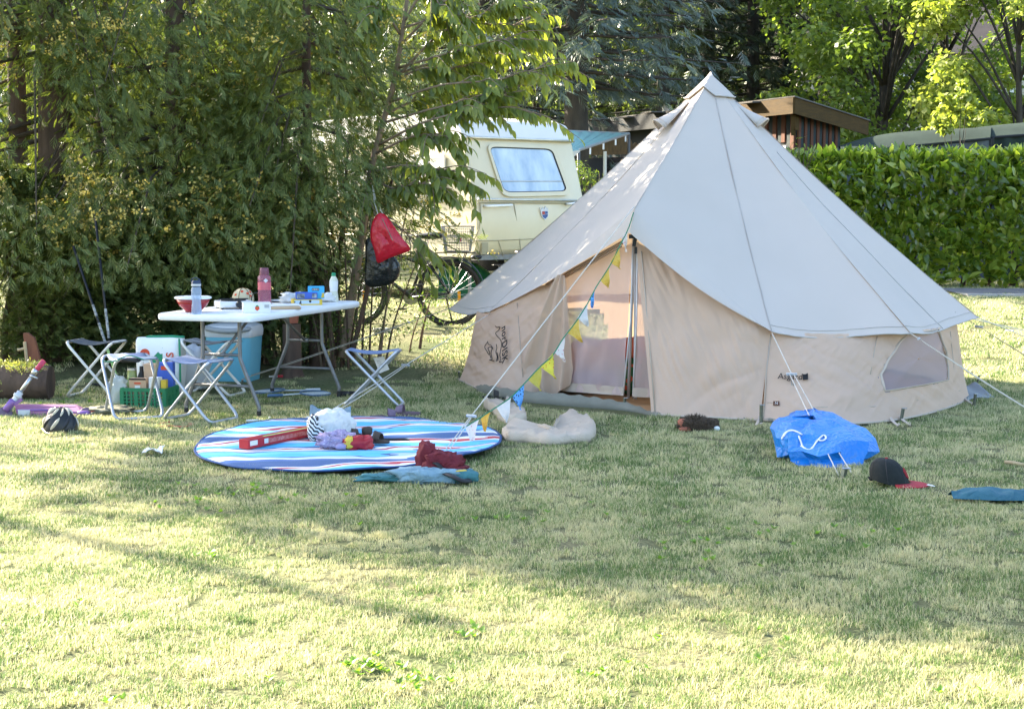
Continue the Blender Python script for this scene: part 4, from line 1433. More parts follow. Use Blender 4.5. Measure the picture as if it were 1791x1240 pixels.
# bunting tied along the front guy rope
BCOL = {'y': pm('flag_yellow', (.62, .40, .05), (.7, .52, .14), 60, .8, trans=.35), 'o': pm('flag_olive', (.42, .38, .06), (.5, .45, .1), 30, .8, trans=.35),
        'b': None, 'w': pm('flag_white', (.66, .67, .66), (.6, .62, .64), 40, .8, trans=.35), 'f': None, 'g': pm('flag_gold', (.58, .33, .04), (.68, .45, .1), 55, .8, trans=.35), 'v': None}
def dotted(name, base, dot, scale, thr=.33, trans=.35):
    m, nt, N, L = new_mat(name)
    out = N.new('ShaderNodeOutputMaterial'); tc = N.new('ShaderNodeTexCoord')
    vo = N.new('ShaderNodeTexVoronoi'); vo.inputs['Scale'].default_value = scale
    L.new(tc.outputs['Object'], vo.inputs['Vector'])
    rp = ramp(N, [(thr - .03, dot), (thr + .03, base)])
    L.new(vo.outputs['Distance'], rp.inputs[0])
    p = N.new('ShaderNodeBsdfPrincipled'); p.inputs['Roughness'].default_value = .85; p.inputs['Specular IOR Level'].default_value = .1
    t = N.new('ShaderNodeBsdfTranslucent'); mx = N.new('ShaderNodeMixShader'); mx.inputs[0].default_value = trans
    L.new(rp.outputs[0], p.inputs['Base Color']); L.new(rp.outputs[0], t.inputs[0])
    L.new(p.outputs[0], mx.inputs[1]); L.new(t.outputs[0], mx.inputs[2]); L.new(mx.outputs[0], out.inputs[0])
    return m
BCOL['b'] = dotted('flag_blue', (.12, .34, .72), (.02, .03, .08), 48)
BCOL['f'] = dotted('flag_floral', (.66, .64, .62), (.55, .18, .22), 38, .2)
BCOL['v'] = dotted('flag_lime', (.58, .55, .08), (.5, .12, .04), 40, .24)
M['string_green'] = pm('string_green', (.02, .20, .10), None, 30, .7)
bt = thing('bunting', 'string of small patterned cloth pennants tied along the front guy rope', 'bunting', P(1106, 380, 11.7))
LB = lambda p: Vector(p) - bt.location
def bY(px): return 11.70 - (1106 - px) / (1106 - 768) * (11.7 - 9.6)
stp = [(1108, 372), (1098, 402), (1082, 434), (1066, 466), (1044, 500), (1028, 530), (1008, 562), (985, 592), (966, 622), (944, 642), (916, 672), (892, 696), (862, 716), (838, 732), (818, 744), (806, 750)]
sw = catmull([LB(P(px, py, bY(px))) for px, py in stp], 5)
MB().tube(sw, .0042, 5).obj('string', M['string_green'], bt, smooth=True)
flags = [((1097, 404), (1089, 414), (1096, 436), 'f'), ((1083, 432), (1070, 454), (1085, 466), 'y'), ((1066, 466), (1052, 486), (1065, 499), 'y'), ((1043, 500), (1034, 520), (1036, 534), 'b'),
         ((1029, 528), (1013, 552), (1028, 566), 'w'), ((1012, 555), (996, 578), (1018, 594), 'y'), ((988, 588), (973, 612), (988, 628), 'f'), ((967, 618), (950, 638), (972, 658), 'v'),
         ((947, 640), (928, 660), (946, 679), 'o'), ((918, 670), (900, 690), (911, 712), 'b'), ((895, 694), (873, 710), (887, 734), 'w'), ((860, 716), (844, 730), (848, 750), 'g'), ((838, 732), (818, 746), (828, 778), 'f')]
for a, c, tip, col in flags:
    c = (a[0] + (c[0] - a[0]) * 1.2, a[1] + (c[1] - a[1]) * 1.2); tip = (tip[0], tip[1] + 5)
    A_, C_, T_ = LB(P(*a, bY(a[0]))), LB(P(*c, bY(c[0]))), LB(P(*tip, bY((a[0] + c[0]) / 2) + .02))
    b = MB()
    def fl(u, v, A_=A_, C_=C_, T_=T_):
        p = A_.lerp(C_, u).lerp(T_, v)
        return p + V(.35, -.9, 0) * (.02 * math.sin(u * 4 + v * 5 + A_.x * 9) * (.2 + v) - .004)
    b.grid(fl, 6, 8)
    b.obj('pennant', BCOL[col], bt, smooth=True)

# ---------------------------------------------------------------- bedding and bags seen inside the tent
def blob(mb, c, rad, nz=.12, seed=0, n=22, sq=.75, fr=2.5, rz=0.0, flat_bottom=True):
    c = Vector(c); rings = []
    cr, sr = math.cos(rz), math.sin(rz)
    for j in range(n // 2 + 1):
        th = PI * j / (n // 2)
        ring = []
        for k in range(n):
            ph = 2 * PI * k / n
            f_ = lambda w_: math.copysign(abs(w_) ** sq, w_)
            d = V(f_(math.sin(th)) * f_(math.cos(ph)), f_(math.sin(th)) * f_(math.sin(ph)), -f_(math.cos(th)))
            s_ = 1 + nz * noise.noise(d * fr + Vector((seed, seed * 2, 0))) + nz * .5 * noise.noise(d * fr * 2.7 + Vector((seed, 0, 0)))
            x, y, z = d.x * rad[0] * s_, d.y * rad[1] * s_, d.z * rad[2] * s_
            if flat_bottom: z = max(z, -rad[2] * .9)
            ring.append(c + V(x * cr - y * sr, x * sr + y * cr, z))
        rings.append(ring)
    mb.loft(rings, True)
    return mb
def soft(name, label, cat, p, rad, mat, seed, nz=.14, rz=0.0, group=None, sq=.75):
    t = thing(name, label, cat, p, group=group)
    b = MB(); blob(b, (0, 0, rad[2] * .9), rad, nz, seed, 26, sq, rz=rz)
    b.obj('body' if name != 'pillow' else 'cover', mat, t, smooth=True)
    return t
M['bed_blue'] = pm('bed_blue', (.22, .26, .48), (.17, .21, .40), 6, .8, .3, 60)
M['bed_pink'] = pm('bed_pink', (.78, .48, .42), (.66, .38, .34), 6, .8, .3, 60)
M['bed_orange'] = pm('bed_orange', (.70, .16, .07), (.55, .10, .05), 8, .6, .3, 60)
M['bed_red'] = pm('bed_red', (.55, .08, .12), (.45, .06, .1), 8, .5, .3, 60)
M['cushion_green'] = dotted('cushion_green', (.03, .10, .04), (.45, .08, .04), 14, .3, trans=.0)
M['bed_violet'] = pm('bed_violet', (.42, .33, .48), (.34, .27, .40), 5, .85, .3, 60)
soft('air_mattress', 'blue air mattress on the tent floor behind the mesh door', 'mattress', P(1035, 690, 12.9) * V(1, 1, 0) if False else V(.62, 13.2, .02), (.5, .62, .10), M['bed_blue'], 1, .05)
soft('sleeping_bag', 'pinkish sleeping bag bundled on the blue mattress', 'sleeping bag', V(.52, 12.95, .16), (.34, .24, .095), M['bed_pink'], 2, .3)
soft('sleeping_bag', 'dark violet sleeping bag heaped behind the pinkish one', 'sleeping bag', V(.75, 13.6, .1), (.46, .3, .13), M['bed_violet'], 3, .3)
soft('rain_jacket', 'shiny red jacket heaped to the right of the sleeping bags', 'jacket', V(.90, 13.1, .2), (.2, .2, .11), M['bed_red'], 4, .35)
soft('cushion', 'green cushion with red flowers in the gap of the mesh door', 'cushion', V(.985, 12.55, .02), (.16, .14, .15), M['cushion_green'], 5, .08)
soft('sleeping_bag', 'orange sleeping bag on top of the green cushion', 'sleeping bag', V(1.0, 12.68, .29), (.14, .16, .09), M['bed_orange'], 6, .2)
soft('suitcase', 'grey violet bag behind the right mesh window', 'bag', V(2.55, 13.2, .02), (.5, .4, .2), M['bed_violet'], 7, .15)

# ================================================================ CARAVAN
M['caravan_cream'] = pm('caravan_cream', (.62, .55, .38), (.57, .50, .34), 2.2, .35, .02, 8, spec=.5)
M['caravan_white'] = pm('caravan_white', (.66, .64, .58), (.60, .58, .52), 2.2, .35, .02, 8, spec=.5)
M['caravan_trim'] = pm('caravan_trim', (.62, .60, .52), None, 9, .3, metal=.5)
M['rubber'] = pm('rubber', (.02, .02, .02), (.035, .035, .035), 12, .75)
def glass_mat(name, col, rough=.05):
    m, nt, N, L = new_mat(name)
    out = N.new('ShaderNodeOutputMaterial'); p = N.new('ShaderNodeBsdfPrincipled')
    p.inputs['Base Color'].default_value = (*col, 1); p.inputs['Roughness'].default_value = rough
    p.inputs['Specular IOR Level'].default_value = .9; p.inputs['Coat Weight'].default_value = 1.0; p.inputs['Coat Roughness'].default_value = .03
    L.new(p.outputs[0], out.inputs[0])
    return m
M['caravan_glass'] = pm('caravan_glass', (.25, .34, .43), (.50, .58, .63), 1.6, .07, spec=.8, coat=1.0, stretch=(2.5, 2.5, .8))  # pale streaks in the colour stand in for reflections and curtains
M['dark_glass'] = glass_mat('dark_glass', (.03, .04, .045))
c0 = V(ax(815, 19.5) + .12, 19.5, 0)
cv = thing('caravan', 'cream camping trailer with a white roof and a large rear window', 'caravan', c0)
rv, lv = V(.743, .669, 0), V(-.669, .743, 0)
CW = 1.85
def cvp(a, w_, z): return lv * a + rv * w_ + V(0, 0, z)
prof = [(.10, .86), (-.02, .96), (-.05, 1.10), (-.05, 1.30), (-.03, 1.54), (.0, 1.60), (.20, 2.26), (.22, 2.33)]
roofp = [(.20, 2.345), (.24, 2.44), (.33, 2.535), (.52, 2.60), (1.2, 2.65), (2.4, 2.67), (3.6, 2.63), (4.2, 2.52), (4.42, 2.35)]
frontp = [(4.42, 2.33), (4.55, 1.6), (4.5, 1.1), (4.35, .86)]
def side_rings(pr, insets):
    return [[cvp(a + (2.2 - a) * i_ * .10, w_, z - (z - 1.6) * i_ * .12) for a, z in pr] for w_, i_ in insets]
ins = [(.0, .16), (.015, .08), (.05, .0), (CW / 2, .0), (CW - .05, .0), (CW - .015, .08), (CW, .16)]
b = MB()
rg = side_rings(prof + frontp, ins)
b.loft(rg, True)
b.obj('body', M['caravan_cream'], cv, smooth=True, ang=35)
b = MB()
rg = side_rings([(.19, 2.325)] + roofp + [(4.40, 2.325)], [(-.012, .16), (.01, .06), (.05, 0), (CW / 2, -.02), (CW - .05, 0), (CW - .01, .06), (CW + .012, .16)])
b.loft(rg, True)
b.obj('roof', M['caravan_white'], cv, smooth=True, ang=35)
b = MB()
b.tube([cvp(.19 - .01, w_, 2.33) for w_ in (.02, .6, 1.2, CW - .02)], .018, 6); b.obj('roof_trim', M['caravan_trim'], cv, smooth=True)
up_n = (rv.cross(cvp(.2, 0, 2.26) - cvp(.0, 0, 1.60))).normalized()
if up_n.y > 0: up_n = -up_n
up_p = c0 + cvp(0, .5, 1.60)
lo_n = V(.669, -.743, 0); lo_p = c0 + cvp(-.045, .5, 1.3)
HU = lambda px, py, o=0.0: hit(px, py, up_p, up_n) + up_n * o - c0
HL = lambda px, py, o=0.0: hit(px, py, lo_p, lo_n) + lo_n * o - c0
def rounded(pts, r_=.16, n=5):
    out = []
    m = len(pts)
    for i in range(m):
        p, a, c = Vector(pts[i]), Vector(pts[i - 1]), Vector(pts[(i + 1) % m])
        s, e = p.lerp(a, r_), p.lerp(c, r_)
        for k in range(n + 1):
            t_ = k / n
            out.append(s.lerp(p, t_).lerp(p.lerp(e, t_), t_))
    return out
def rim(mb, outer, inner, nrm, h):
    rings = [outer, [p + nrm * h for p in outer], [p + nrm * h for p in inner], inner]
    mb.loft(rings, False)
wx = 0
po = [HU(848, 252), HU(968, 257), HU(998, 343), HU(877, 346)]
pi_ = [HU(853, 258), HU(963, 262), HU(990, 336), HU(880, 338)]
ro, ri = rounded(po, .14), rounded(pi_, .12)
b = MB(); rim(b, [p + up_n * .002 for p in ro], [p + up_n * .002 for p in ri], up_n, .028)
wf_ = b.obj('rear_window', M['caravan_cream'], cv, smooth=True, ang=40)
b = MB(); b.add([p + up_n * .014 for p in ri], [tuple(range(len(ri)))]); b.obj('pane', M['caravan_glass'], wf_)
b = MB(); b.tube([p + up_n * .02 for p in ri], .011, 6, closed=True); b.obj('rubber_seal', M['rubber'], wf_, smooth=True)
M['curtain_pale'] = pm('curtain_pale', (.45, .5, .55), (.6, .62, .62), 3, .8, stretch=(6, 1, .4))
b = MB(); b.tube([HU(871, 318, .017), HU(984, 318, .017)], .006, 5); b.obj('glazing_bar', M['caravan_trim'], wf_)
# trim lines, panel joints, handles
def line(pts, r_, mat, nm, H=HL, smooth_=True):
    b = MB(); b.tube([H(*p) for p in pts], r_, 6); return b.obj(nm, M[mat], cv, smooth=smooth_)
M['joint'] = pm('joint', (.34, .30, .19), None, 9, .6)
line([(836, 349), (900, 350), (1008, 351)], .016, 'caravan_trim', 'belt_trim')
line([(836, 355), (900, 355), (1008, 356)], .007, 'joint', 'panel_joint')
line([(840, 356), (841, 380), (838, 400), (828, 423)], .009, 'joint', 'panel_joint')
line([(830, 422), (870, 421), (935, 418)], .007, 'joint', 'panel_joint')
line([(899, 356), (909, 420)], .005, 'joint', 'panel_joint')
line([(872, 422), (880, 448)], .005, 'joint', 'panel_joint')
line([(909, 420), (911, 444)], .005, 'joint', 'panel_joint')
for pa_, pb_ in (((847, 361), (891, 359)), ((990, 357), (1004, 355))):
    b = MB(); a_, c_ = HL(*pa_, .02), HL(*pb_, .02)
    b.tube([HL(*pa_), a_ + lo_n * .03, a_.lerp(c_, .1) + lo_n * .045, a_.lerp(c_, .9) + lo_n * .045, c_ + lo_n * .03, HL(*pb_)], .015, 7)
    b.obj('grab_handle', M['white_plastic'], cv, smooth=True)
b = MB(); b.box(HL(847, 435, .0), (.10, .03, .14), rz=math.atan2(.669, .743)); b.obj('recess', M['joint'], cv)
b = MB(); blob(b, HL(833, 450, .0), (.07, .05, .03), 0, 0, 14, .9, flat_bottom=False); b.obj('lamp', M['black_plastic'], cv, smooth=True)
b = MB(); b.box(cvp(.02, CW / 2, .87), (CW, .12, .06), rz=math.atan2(.669, .743)); b.obj('bumper', M['grey_tube'], cv)
# heraldic shield badge
M['shield_white'] = pm('shield_white', (.62, .63, .64), (.5, .52, .54), 30, .4)
M['shield_blue'] = pm('shield_blue', (.05, .10, .28), None, 30, .4)
M['shield_red'] = pm('shield_red', (.4, .05, .05), None, 30, .4)
sh = [(943, 363), (946, 367), (948, 362), (950, 367), (953, 361), (955, 366), (957, 364), (958, 375), (957, 380), (952, 385), (947, 381), (945, 374)]
b = MB(); b.prism([HL(*q, .004) for q in sh], lo_n * .012); bd = b.obj('shield_badge', M['shield_white'], cv)
b = MB(); b.prism([HL(*q, .016) for q in ((946.5, 370), (951, 370), (951.5, 375), (947, 375.5))], lo_n * .003); b.obj('shield_field', M['shield_red'], bd)
b = MB(); b.prism([HL(*q, .016) for q in ((947, 376), (956.5, 375), (956, 379), (952, 383), (948, 380))], lo_n * .003); b.obj('shield_field', M['shield_blue'], bd)
b = MB(); b.prism([HL(*q, .016) for q in ((951.5, 370), (956, 369.5), (956.5, 374), (952, 375))], lo_n * .003); b.obj('shield_field', M['shield_blue'], bd)
# long side towards the shrubs: windows, trim, wheel
for a0, a1, nm in ((.55, 1.35, 'side_window'), (1.9, 2.8, 'side_window'), (3.2, 4.0, 'side_window')):
    q = rounded([cvp(a0, -.012, 1.62), cvp(a0, -.012, 2.14), cvp(a1, -.012, 2.14), cvp(a1, -.012, 1.62)], .12)
    q2 = rounded([cvp(a0 + .05, -.012, 1.67), cvp(a0 + .05, -.012, 2.09), cvp(a1 - .05, -.012, 2.09), cvp(a1 - .05, -.012, 1.67)], .12)
    b = MB(); rim(b, q, q2, -rv, .025); sw_ = b.obj(nm, M['caravan_white'], cv)
    b = MB(); b.add([p - rv * .012 for p in q2], [tuple(range(len(q2)))]); b.obj('pane', M['caravan_glass'], sw_)
b = MB(); b.tube([cvp(.1, -.012, 1.55), cvp(4.3, -.012, 1.55)], .014, 6); b.tube([cvp(.1, -.012, 1.12), cvp(4.3, -.012, 1.12)], .01, 6); b.obj('belt_trim', M['caravan_trim'], cv, smooth=True)
b = MB(); q = cvp(2.3, .08, .63)
b.lathe([(.0, -.08), (.28, -.08), (.33, -.05), (.33, .05), (.28, .08), (0, .08)], 24, q, axis=rv); b.obj('wheel', M['rubber'], cv, smooth=True, ang=40)
b = MB()
for a_, w_ in ((.35, .2), (.35, CW - .2), (4.2, .2), (4.2, CW - .2)):
    b.tube([cvp(a_, w_, .9), cvp(a_, w_, .28)], .025, 6); b.box(cvp(a_, w_, .30), (.14, .14, .02))
b.obj('corner_steady', M['grey_tube'], cv)
# green tarpaulin bundled under it
M['tarp_green'] = pm('tarp_green', (.02, .16, .07), (.015, .11, .05), 5, .45, .4, 20)
tp = P(868, 466, 21.0)
t = thing('tarpaulin', 'dark green tarpaulin spread under the rear of the caravan', 'tarpaulin', V(tp.x, tp.y, .3))
b = MB()
b.grid(lambda u, v: V(-.75 + 1.6 * u, -.25 + .8 * v, .52 * math.sin(PI * v) ** .5 * (.75 + .25 * math.sin(u * 9)) + .06 * noise.noise(Vector((u * 7, v * 5, 1)))), 40, 16)
b.obj('sheet', M['tarp_green'], t, smooth=True)
b = MB(); b.tube([V(.12, -.26, .02), V(.2, -.2, .46)], .012, 5); b.tube([V(.36, -.26, .02), V(.48, -.2, .5)], .012, 5); b.obj('strap', M['white_fabric'], t)

# ================================================================ CABIN, AWNINGS, HOUSES
M['board_red'] = pm('board_red', (.15, .055, .03), (.10, .04, .022), 6, .75, .4, 40, stretch=(6, 6, .6))
M['board_dark'] = pm('board_dark', (.02, .03, .032), (.03, .04, .042), 6, .7, .3, 40, stretch=(6, 6, .6))
M['fascia'] = pm('fascia', (.078, .043, .009), (.05, .03, .008), 5, .85, .3, 30, stretch=(1, 1, 6))
M['roof_felt'] = pm('roof_felt', (.15, .14, .13), (.09, .085, .08), 2, .95, .5, 20, spec=.1)
M['cabin_black'] = pm('cabin_black', (.02, .022, .024), None, 5, .7)
M['valance_brown'] = pm('valance_brown', (.14, .085, .03), (.09, .055, .022), 8, .8)
r0 = V(4.9, 28, 0)
u1, u2 = V(-.37, .93, 0), V(.75, .66, 0)
cb = thing('striped_cabin', 'low wooden cabin with dark and red striped boards and a brown fascia', 'cabin', r0)
zt0, zdrop = 3.36, .155
def rp(a, c, z=0): return u1 * a + u2 * c + V(0, 0, zt0 - zdrop * c + z)
b = MB(); b.loft([[rp(-.05, -.05, .0), rp(-.05, 2.12, 0), rp(9.0, 2.12, 0), rp(9.0, -.05, 0)], [rp(-.05, -.05, .022), rp(-.05, 2.12, .022), rp(9.0, 2.12, .022), rp(9.0, -.05, .022)]], True)
b.obj('roof', M['roof_felt'], cb)
b = MB()
for a_, c_ in ((1.2, .3), (2.6, .1), (3.8, .4), (5.0, .15), (6.4, .3), (7.6, .2)):
    b.box(rp(a_, c_, .035), (.5, 1.0, .025), rz=1.95 + .1 * math.sin(a_ * 5))
b.obj('roof_sheet', M['white_fabric'] if False else M['roof_felt'], cb)
b = MB(); b.prism([rp(-.02, -.02, -.002), rp(3.9, -.02, -.002), rp(3.9, -.02, -.28), rp(-.02, -.02, -.28)], (u1.cross(V(0, 0, 1))).normalized() * -.04); b.obj('fascia_board', M['fascia'], cb)
b = MB(); b.prism([rp(3.92, -.02, -.002), rp(9.0, -.02, -.002), rp(9.0, -.02, -.3), rp(3.92, -.02, -.3)], (u1.cross(V(0, 0, 1))).normalized() * -.04); b.obj('fascia_board', M['cabin_black'], cb)
b = MB(); b.prism([rp(-.025, -.02, -.002), rp(-.025, 2.1, -.002), rp(-.025, 2.1, -.26), rp(-.025, -.02, -.28)], u1 * .04); b.obj('fascia_board', M['fascia'], cb)
b = MB(); b.loft([[rp(.25, .25, -.02), rp(.25, 1.5, -.02), rp(8.9, 1.5, -.02), rp(8.9, .25, -.02)], [V(0, 0, .2) + u1 * .25 + u2 * .25, V(0, 0, .2) + u1 * .25 + u2 * 1.5, V(0, 0, .2) + u1 * 8.9 + u2 * 1.5, V(0, 0, .2) + u1 * 8.9 + u2 * .25]], True)
b.obj('wall', M['cabin_black'], cb)
n1 = V(0, 0, 1).cross(u1).normalized()
if n1.y > 0: n1 = -n1
n2 = V(0, 0, 1).cross(u2).normalized()
if n2.y > 0: n2 = -n2
k = 0; a_ = .25
while a_ < 3.4:
    w_ = .17 if k % 2 else .13
    h0 = .3
    if .42 < a_ < .95: h0 = 2.62
    b = MB(); o = u1 * (a_ + .006) + u2 * .25 + n1 * .004
    top = zt0 - .08
    b.prism([o + V(0, 0, h0), o + u1 * (w_ - .012) + V(0, 0, h0), o + u1 * (w_ - .012) + V(0, 0, top), o + V(0, 0, top)], n1 * (.018 if k % 2 else .04))
    b.obj('board', M['board_dark'] if k % 2 else M['board_red'], cb)
    a_ += w_; k += 1
k = 0; a_ = .27
while a_ < 1.46:
    w_ = .10 if k % 2 else .075
    b = MB(); o = u2 * (a_ + .004) + u1 * .25 + n2 * .004
    top = zt0 - zdrop * a_ - .06
    b.prism([o + V(0, 0, .3), o + u2 * (w_ - .008) + V(0, 0, .3), o + u2 * (w_ - .008) + V(0, 0, top), o + V(0, 0, top)], n2 * (.015 if k % 2 else .035))
    b.obj('board', M['board_dark'] if k % 2 else M['board_red'], cb)
    a_ += w_; k += 1
b = MB(); o = u1 * .44 + u2 * .25 + n1 * .05
wq = [o + V(0, 0, 1.75), o + u1 * .7 + V(0, 0, 1.75), o + u1 * .7 + V(0, 0, 2.56), o + V(0, 0, 2.56)]
wi = [o + u1 * .09 + V(0, 0, 1.84), o + u1 * .61 + V(0, 0, 1.84), o + u1 * .61 + V(0, 0, 2.47), o + u1 * .09 + V(0, 0, 2.47)]
rim(b, wq, wi, n1, .04); wn_ = b.obj('window', M['white_plastic'], cb)
b = MB(); b.add([p + n1 * .01 for p in wi], [(0, 1, 2, 3)]); b.obj('pane', M['dark_glass'], wn_)
b = MB(); o = u1 * .16 + u2 * .16
b.prism([o + V(0, 0, 3.07), o + V(0, 0, 3.07) - (u1 + u2).normalized() * .12, o + V(0, 0, 2.72)], n1 * .09); b.box(o + V(0, 0, 2.95) , (.09, .09, .28), rz=.5); b.obj('bracket', M['fascia'], cb)
b = MB(); q = rp(5.35, .35, .05)
b.lathe([(.10, 0), (.10, .17), (.105, .18)], 14, q); ch = b.obj('chimney', M['steel'], cb, smooth=True, ang=40)
b = MB(); b.lathe([(.07, .18), (.07, .26), (.15, .27), (.15, .31), (.02, .36)], 14, q); b.obj('cowl', M['cabin_black'], ch, smooth=True, ang=40)
# porch valance below the dark end of the roof
b = MB(); pa_, pb_ = P(1028, 272, 27.0) - r0, P(1118, 270, 30.0) - r0
def valn(u, v):
    e = .10 * abs(math.sin(u * PI * 7)) + .22 * math.sin(PI * u)
    return pa_.lerp(pb_, u) + V(0, 0, (1 - v) * (.06 + e))
b.grid(valn, 56, 3); b.obj('porch_valance', M['valance_brown'], cb, solid=.02)
b = MB(); pa_, pb_ = P(1026, 350, 27.4), P(1135, 330, 31.0); pa_.z = .3; pb_.z = .3
b.prism([pa_ - r0, pb_ - r0, pb_ - r0 + V(0, 0, 2.15), pa_ - r0 + V(0, 0, 2.0)], V(-.4, .5, 0)); b.obj('porch_wall', M['cabin_black'], cb)
b = MB(); q = P(1058, 280, 26.9) - r0; b.tube([V(q.x, q.y, .3), V(q.x, q.y, 2.4)], .03, 8); b.obj('porch_post', M['cream_tube'], cb)

# turquoise ribbed canopy beside the caravan
M['canopy'] = pm('canopy', (.28, .50, .50), (.33, .56, .56), 3, .4, trans=.25)
q0, q1, q2, q3 = P(975, 229, 24.2), P(1100, 234, 28.2), P(1012, 263, 23.6), P(984, 269, 22.6)
cn = thing('canopy_roof', 'pale turquoise ribbed canopy between the caravan and the cabin', 'canopy', V(q3.x, q3.y, .3))
off = cn.location
b = MB()
def cnf(u, v):
    return q0.lerp(q1, u).lerp(q3.lerp(q2, u), v) - off + V(0, 0, .012 * math.sin(u * 40))
b.grid(cnf, 60, 8); b.obj('sheet', M['canopy'], cn, solid=.012)
b = MB(); b.prism([q3 - off, q2 - off, q2 - off - V(0, 0, .02), q3 - off - V(0, 0, .16)], V(.02, -.03, 0)); b.obj('front_edge', M['caravan_white'], cn)
b = MB(); b.tube([q1 - off, q2 - off], .022, 6); b.tube([q0 - off, q1 - off], .02, 6); b.obj('edge_rail', M['alu_tube'], cn)
for u in (.2, .45, .7, .92):
    b = MB(); p = q2.lerp(q1, u) - off; b.tube([p, p - V(0, 0, .12)], .015, 5); b.obj('clip', M['alu_tube'], cn)
for p in (q2, q1):
    b = MB(); b.tube([p - off - V(0, 0, .01), V(p.x, p.y, .28) - off], .025, 7); b.obj('post', M['grey_tube'], cn, smooth=True)

# grey green awnings over pitches behind the hedge
M['awning_green'] = pm('awning_green', (.035, .05, .043), (.028, .04, .035), 2, .95, .15, 30, spec=.05)  # tree shade on the roofs is put into this extra dark green
M['awning_grey'] = pm('awning_grey', (.10, .115, .12), (.08, .09, .095), 2, .7, .15, 30)
def awning(label, top, low, Yt, Yl, mat, wmat):
    t0 = V(ax(low[0][0], Yl), Yl, .3)
    t = thing('awning_tent', label, 'awning', t0, group='green awnings behind the hedge')
    tp_ = catmull([P(px, py, Yt) - t0 for px, py in top], 8); lw = catmull([P(px, py, Yl) - t0 for px, py in low], 8)
    b = MB(); m = 12
    b.grid(lambda u, v: poly_at(tp_, u).lerp(poly_at(lw, u), v) + V(0, 0, .10 * math.sin(PI * v)), 40, m); b.obj('roof', mat, t, smooth=True)
    b = MB(); b.grid(lambda u, v: poly_at(lw, u) * V(1, 1, 1 - v) + V(0, .03 * math.sin(u * 30), 0), 60, 4); b.obj('side_panel', wmat, t, smooth=True)
    b = MB(); b.grid(lambda u, v: poly_at(tp_, u) * V(1, 1, 1 - v) + V(0, .5, 0), 20, 2); b.obj('back_panel', wmat, t, smooth=True)
    b = MB(); b.tube([p + V(0, -.02, 0) for p in lw], .025, 6); b.obj('eave_trim', M['cabin_black'], t)
    for k in (0, -1):
        b = MB(); p = lw[k]; b.tube([V(p.x, p.y - .03, p.z), V(p.x, p.y - .03, 0)], .03, 6); b.obj('pole', M['cabin_black'], t)
awning('low green awning with a curved roof behind the left part of the hedge', [(1466, 262), (1500, 247), (1560, 234), (1640, 229), (1735, 226)], [(1472, 270), (1535, 262), (1630, 253), (1732, 243)], 28.4, 26.8, M['awning_green'], M['awning_grey'])
awning('taller grey-green awning behind the right end of the hedge', [(1690, 228), (1760, 220), (1830, 215), (1900, 214)], [(1735, 241), (1790, 237), (1850, 233), (1920, 232)], 28.6, 27.0, M['awning_green'], M['awning_green'])

# houses far behind the trees
M['house_wall'] = pm('house_wall', (.62, .55, .46), (.56, .5, .42), 2, .9)
M['house_roof'] = pm('house_roof', (.075, .062, .055), (.06, .05, .045), 3, .9)
M['brick'] = pm('brick_wall', (.38, .22, .15), (.32, .18, .12), 4, .9)
def house(label, x, y, w_, d_, h, rz, wins, wall, grp=None):
    t = thing('house', label, 'house', (x, y, gz(x, y) - .1), rz, grp)
    b = MB(); b.box((0, 0, h / 2), (w_, d_, h)); b.obj('wall', M[wall], t)
    b = MB(); e = .5
    b.loft([[V(-w_ / 2 - e, -d_ / 2 - e, h), V(-w_ / 2 - e, d_ / 2 + e, h), V(-w_ / 2 - e, 0, h + d_ * .38)], [V(w_ / 2 + e, -d_ / 2 - e, h), V(w_ / 2 + e, d_ / 2 + e, h), V(w_ / 2 + e, 0, h + d_ * .38)]], True)
    b.obj('roof', M['house_roof'], t)
    for wx_, wz in wins:
        b = MB(); y0 = -d_ / 2 - .001
        q = [V(wx_ - .55, y0, wz - .7), V(wx_ + .55, y0, wz - .7), V(wx_ + .55, y0, wz + .7), V(wx_ - .55, y0, wz + .7)]
        q2 = [V(wx_ - .43, y0, wz - .58), V(wx_ + .43, y0, wz - .58), V(wx_ + .43, y0, wz + .58), V(wx_ - .43, y0, wz + .58)]
        rim(b, q, q2, V(0, -1, 0), .06); f_ = b.obj('window', M['white_plastic'], t)
        b = MB(); b.add([p + V(0, -.02, 0) for p in q2], [(0, 1, 2, 3)]); b.obj('pane', M['dark_glass'], f_)
        b = MB(); b.box((wx_, y0 - .08, wz - .74), (1.3, .16, .06)); b.obj('sill', M['white_plastic'], f_)
house('pale house with tall windows glimpsed under the maple', 14.6, 57, 9.5, 8, 6.2, -.1, [(-3.6, 2.4), (-1.6, 2.4), (.4, 2.4), (2.6, 2.4), (-3.6, 4.9), (-1.6, 4.9), (.4, 4.9), (2.6, 4.9)], 'house_wall')
house('reddish house glimpsed through the conifers at the left edge', -16.5, 50, 8, 7, 5.6, .15, [(-1.5, 2.2), (1.5, 2.2), (-1.5, 4.4), (1.5, 4.4)], 'brick')
# slender pole off to the left whose thin shadow crosses the lawn
M['pole_wood'] = pm('pole_wood', (.2, .17, .14), (.15, .13, .1), 6, .9)
t = thing('wooden_pole', 'slender wooden pole standing beside the conifer row', 'pole', (-11.55, 15.3, 0))
b = MB(); b.tube([V(0, 0, -.3), V(0, 0, 8.6)], [.075, .055], 10); b.obj('shaft', M['pole_wood'], t, smooth=True)
b = MB(); b.box((0, 0, 8.62), (.14, .14, .05)); b.obj('cap', M['pole_wood'], t)
# ================================================================ OBJECTS ON THE PITCH
from mathutils.bvhtree import BVHTree
TBL = .745
def on_table(px, py): return Z(px, py, TBL)

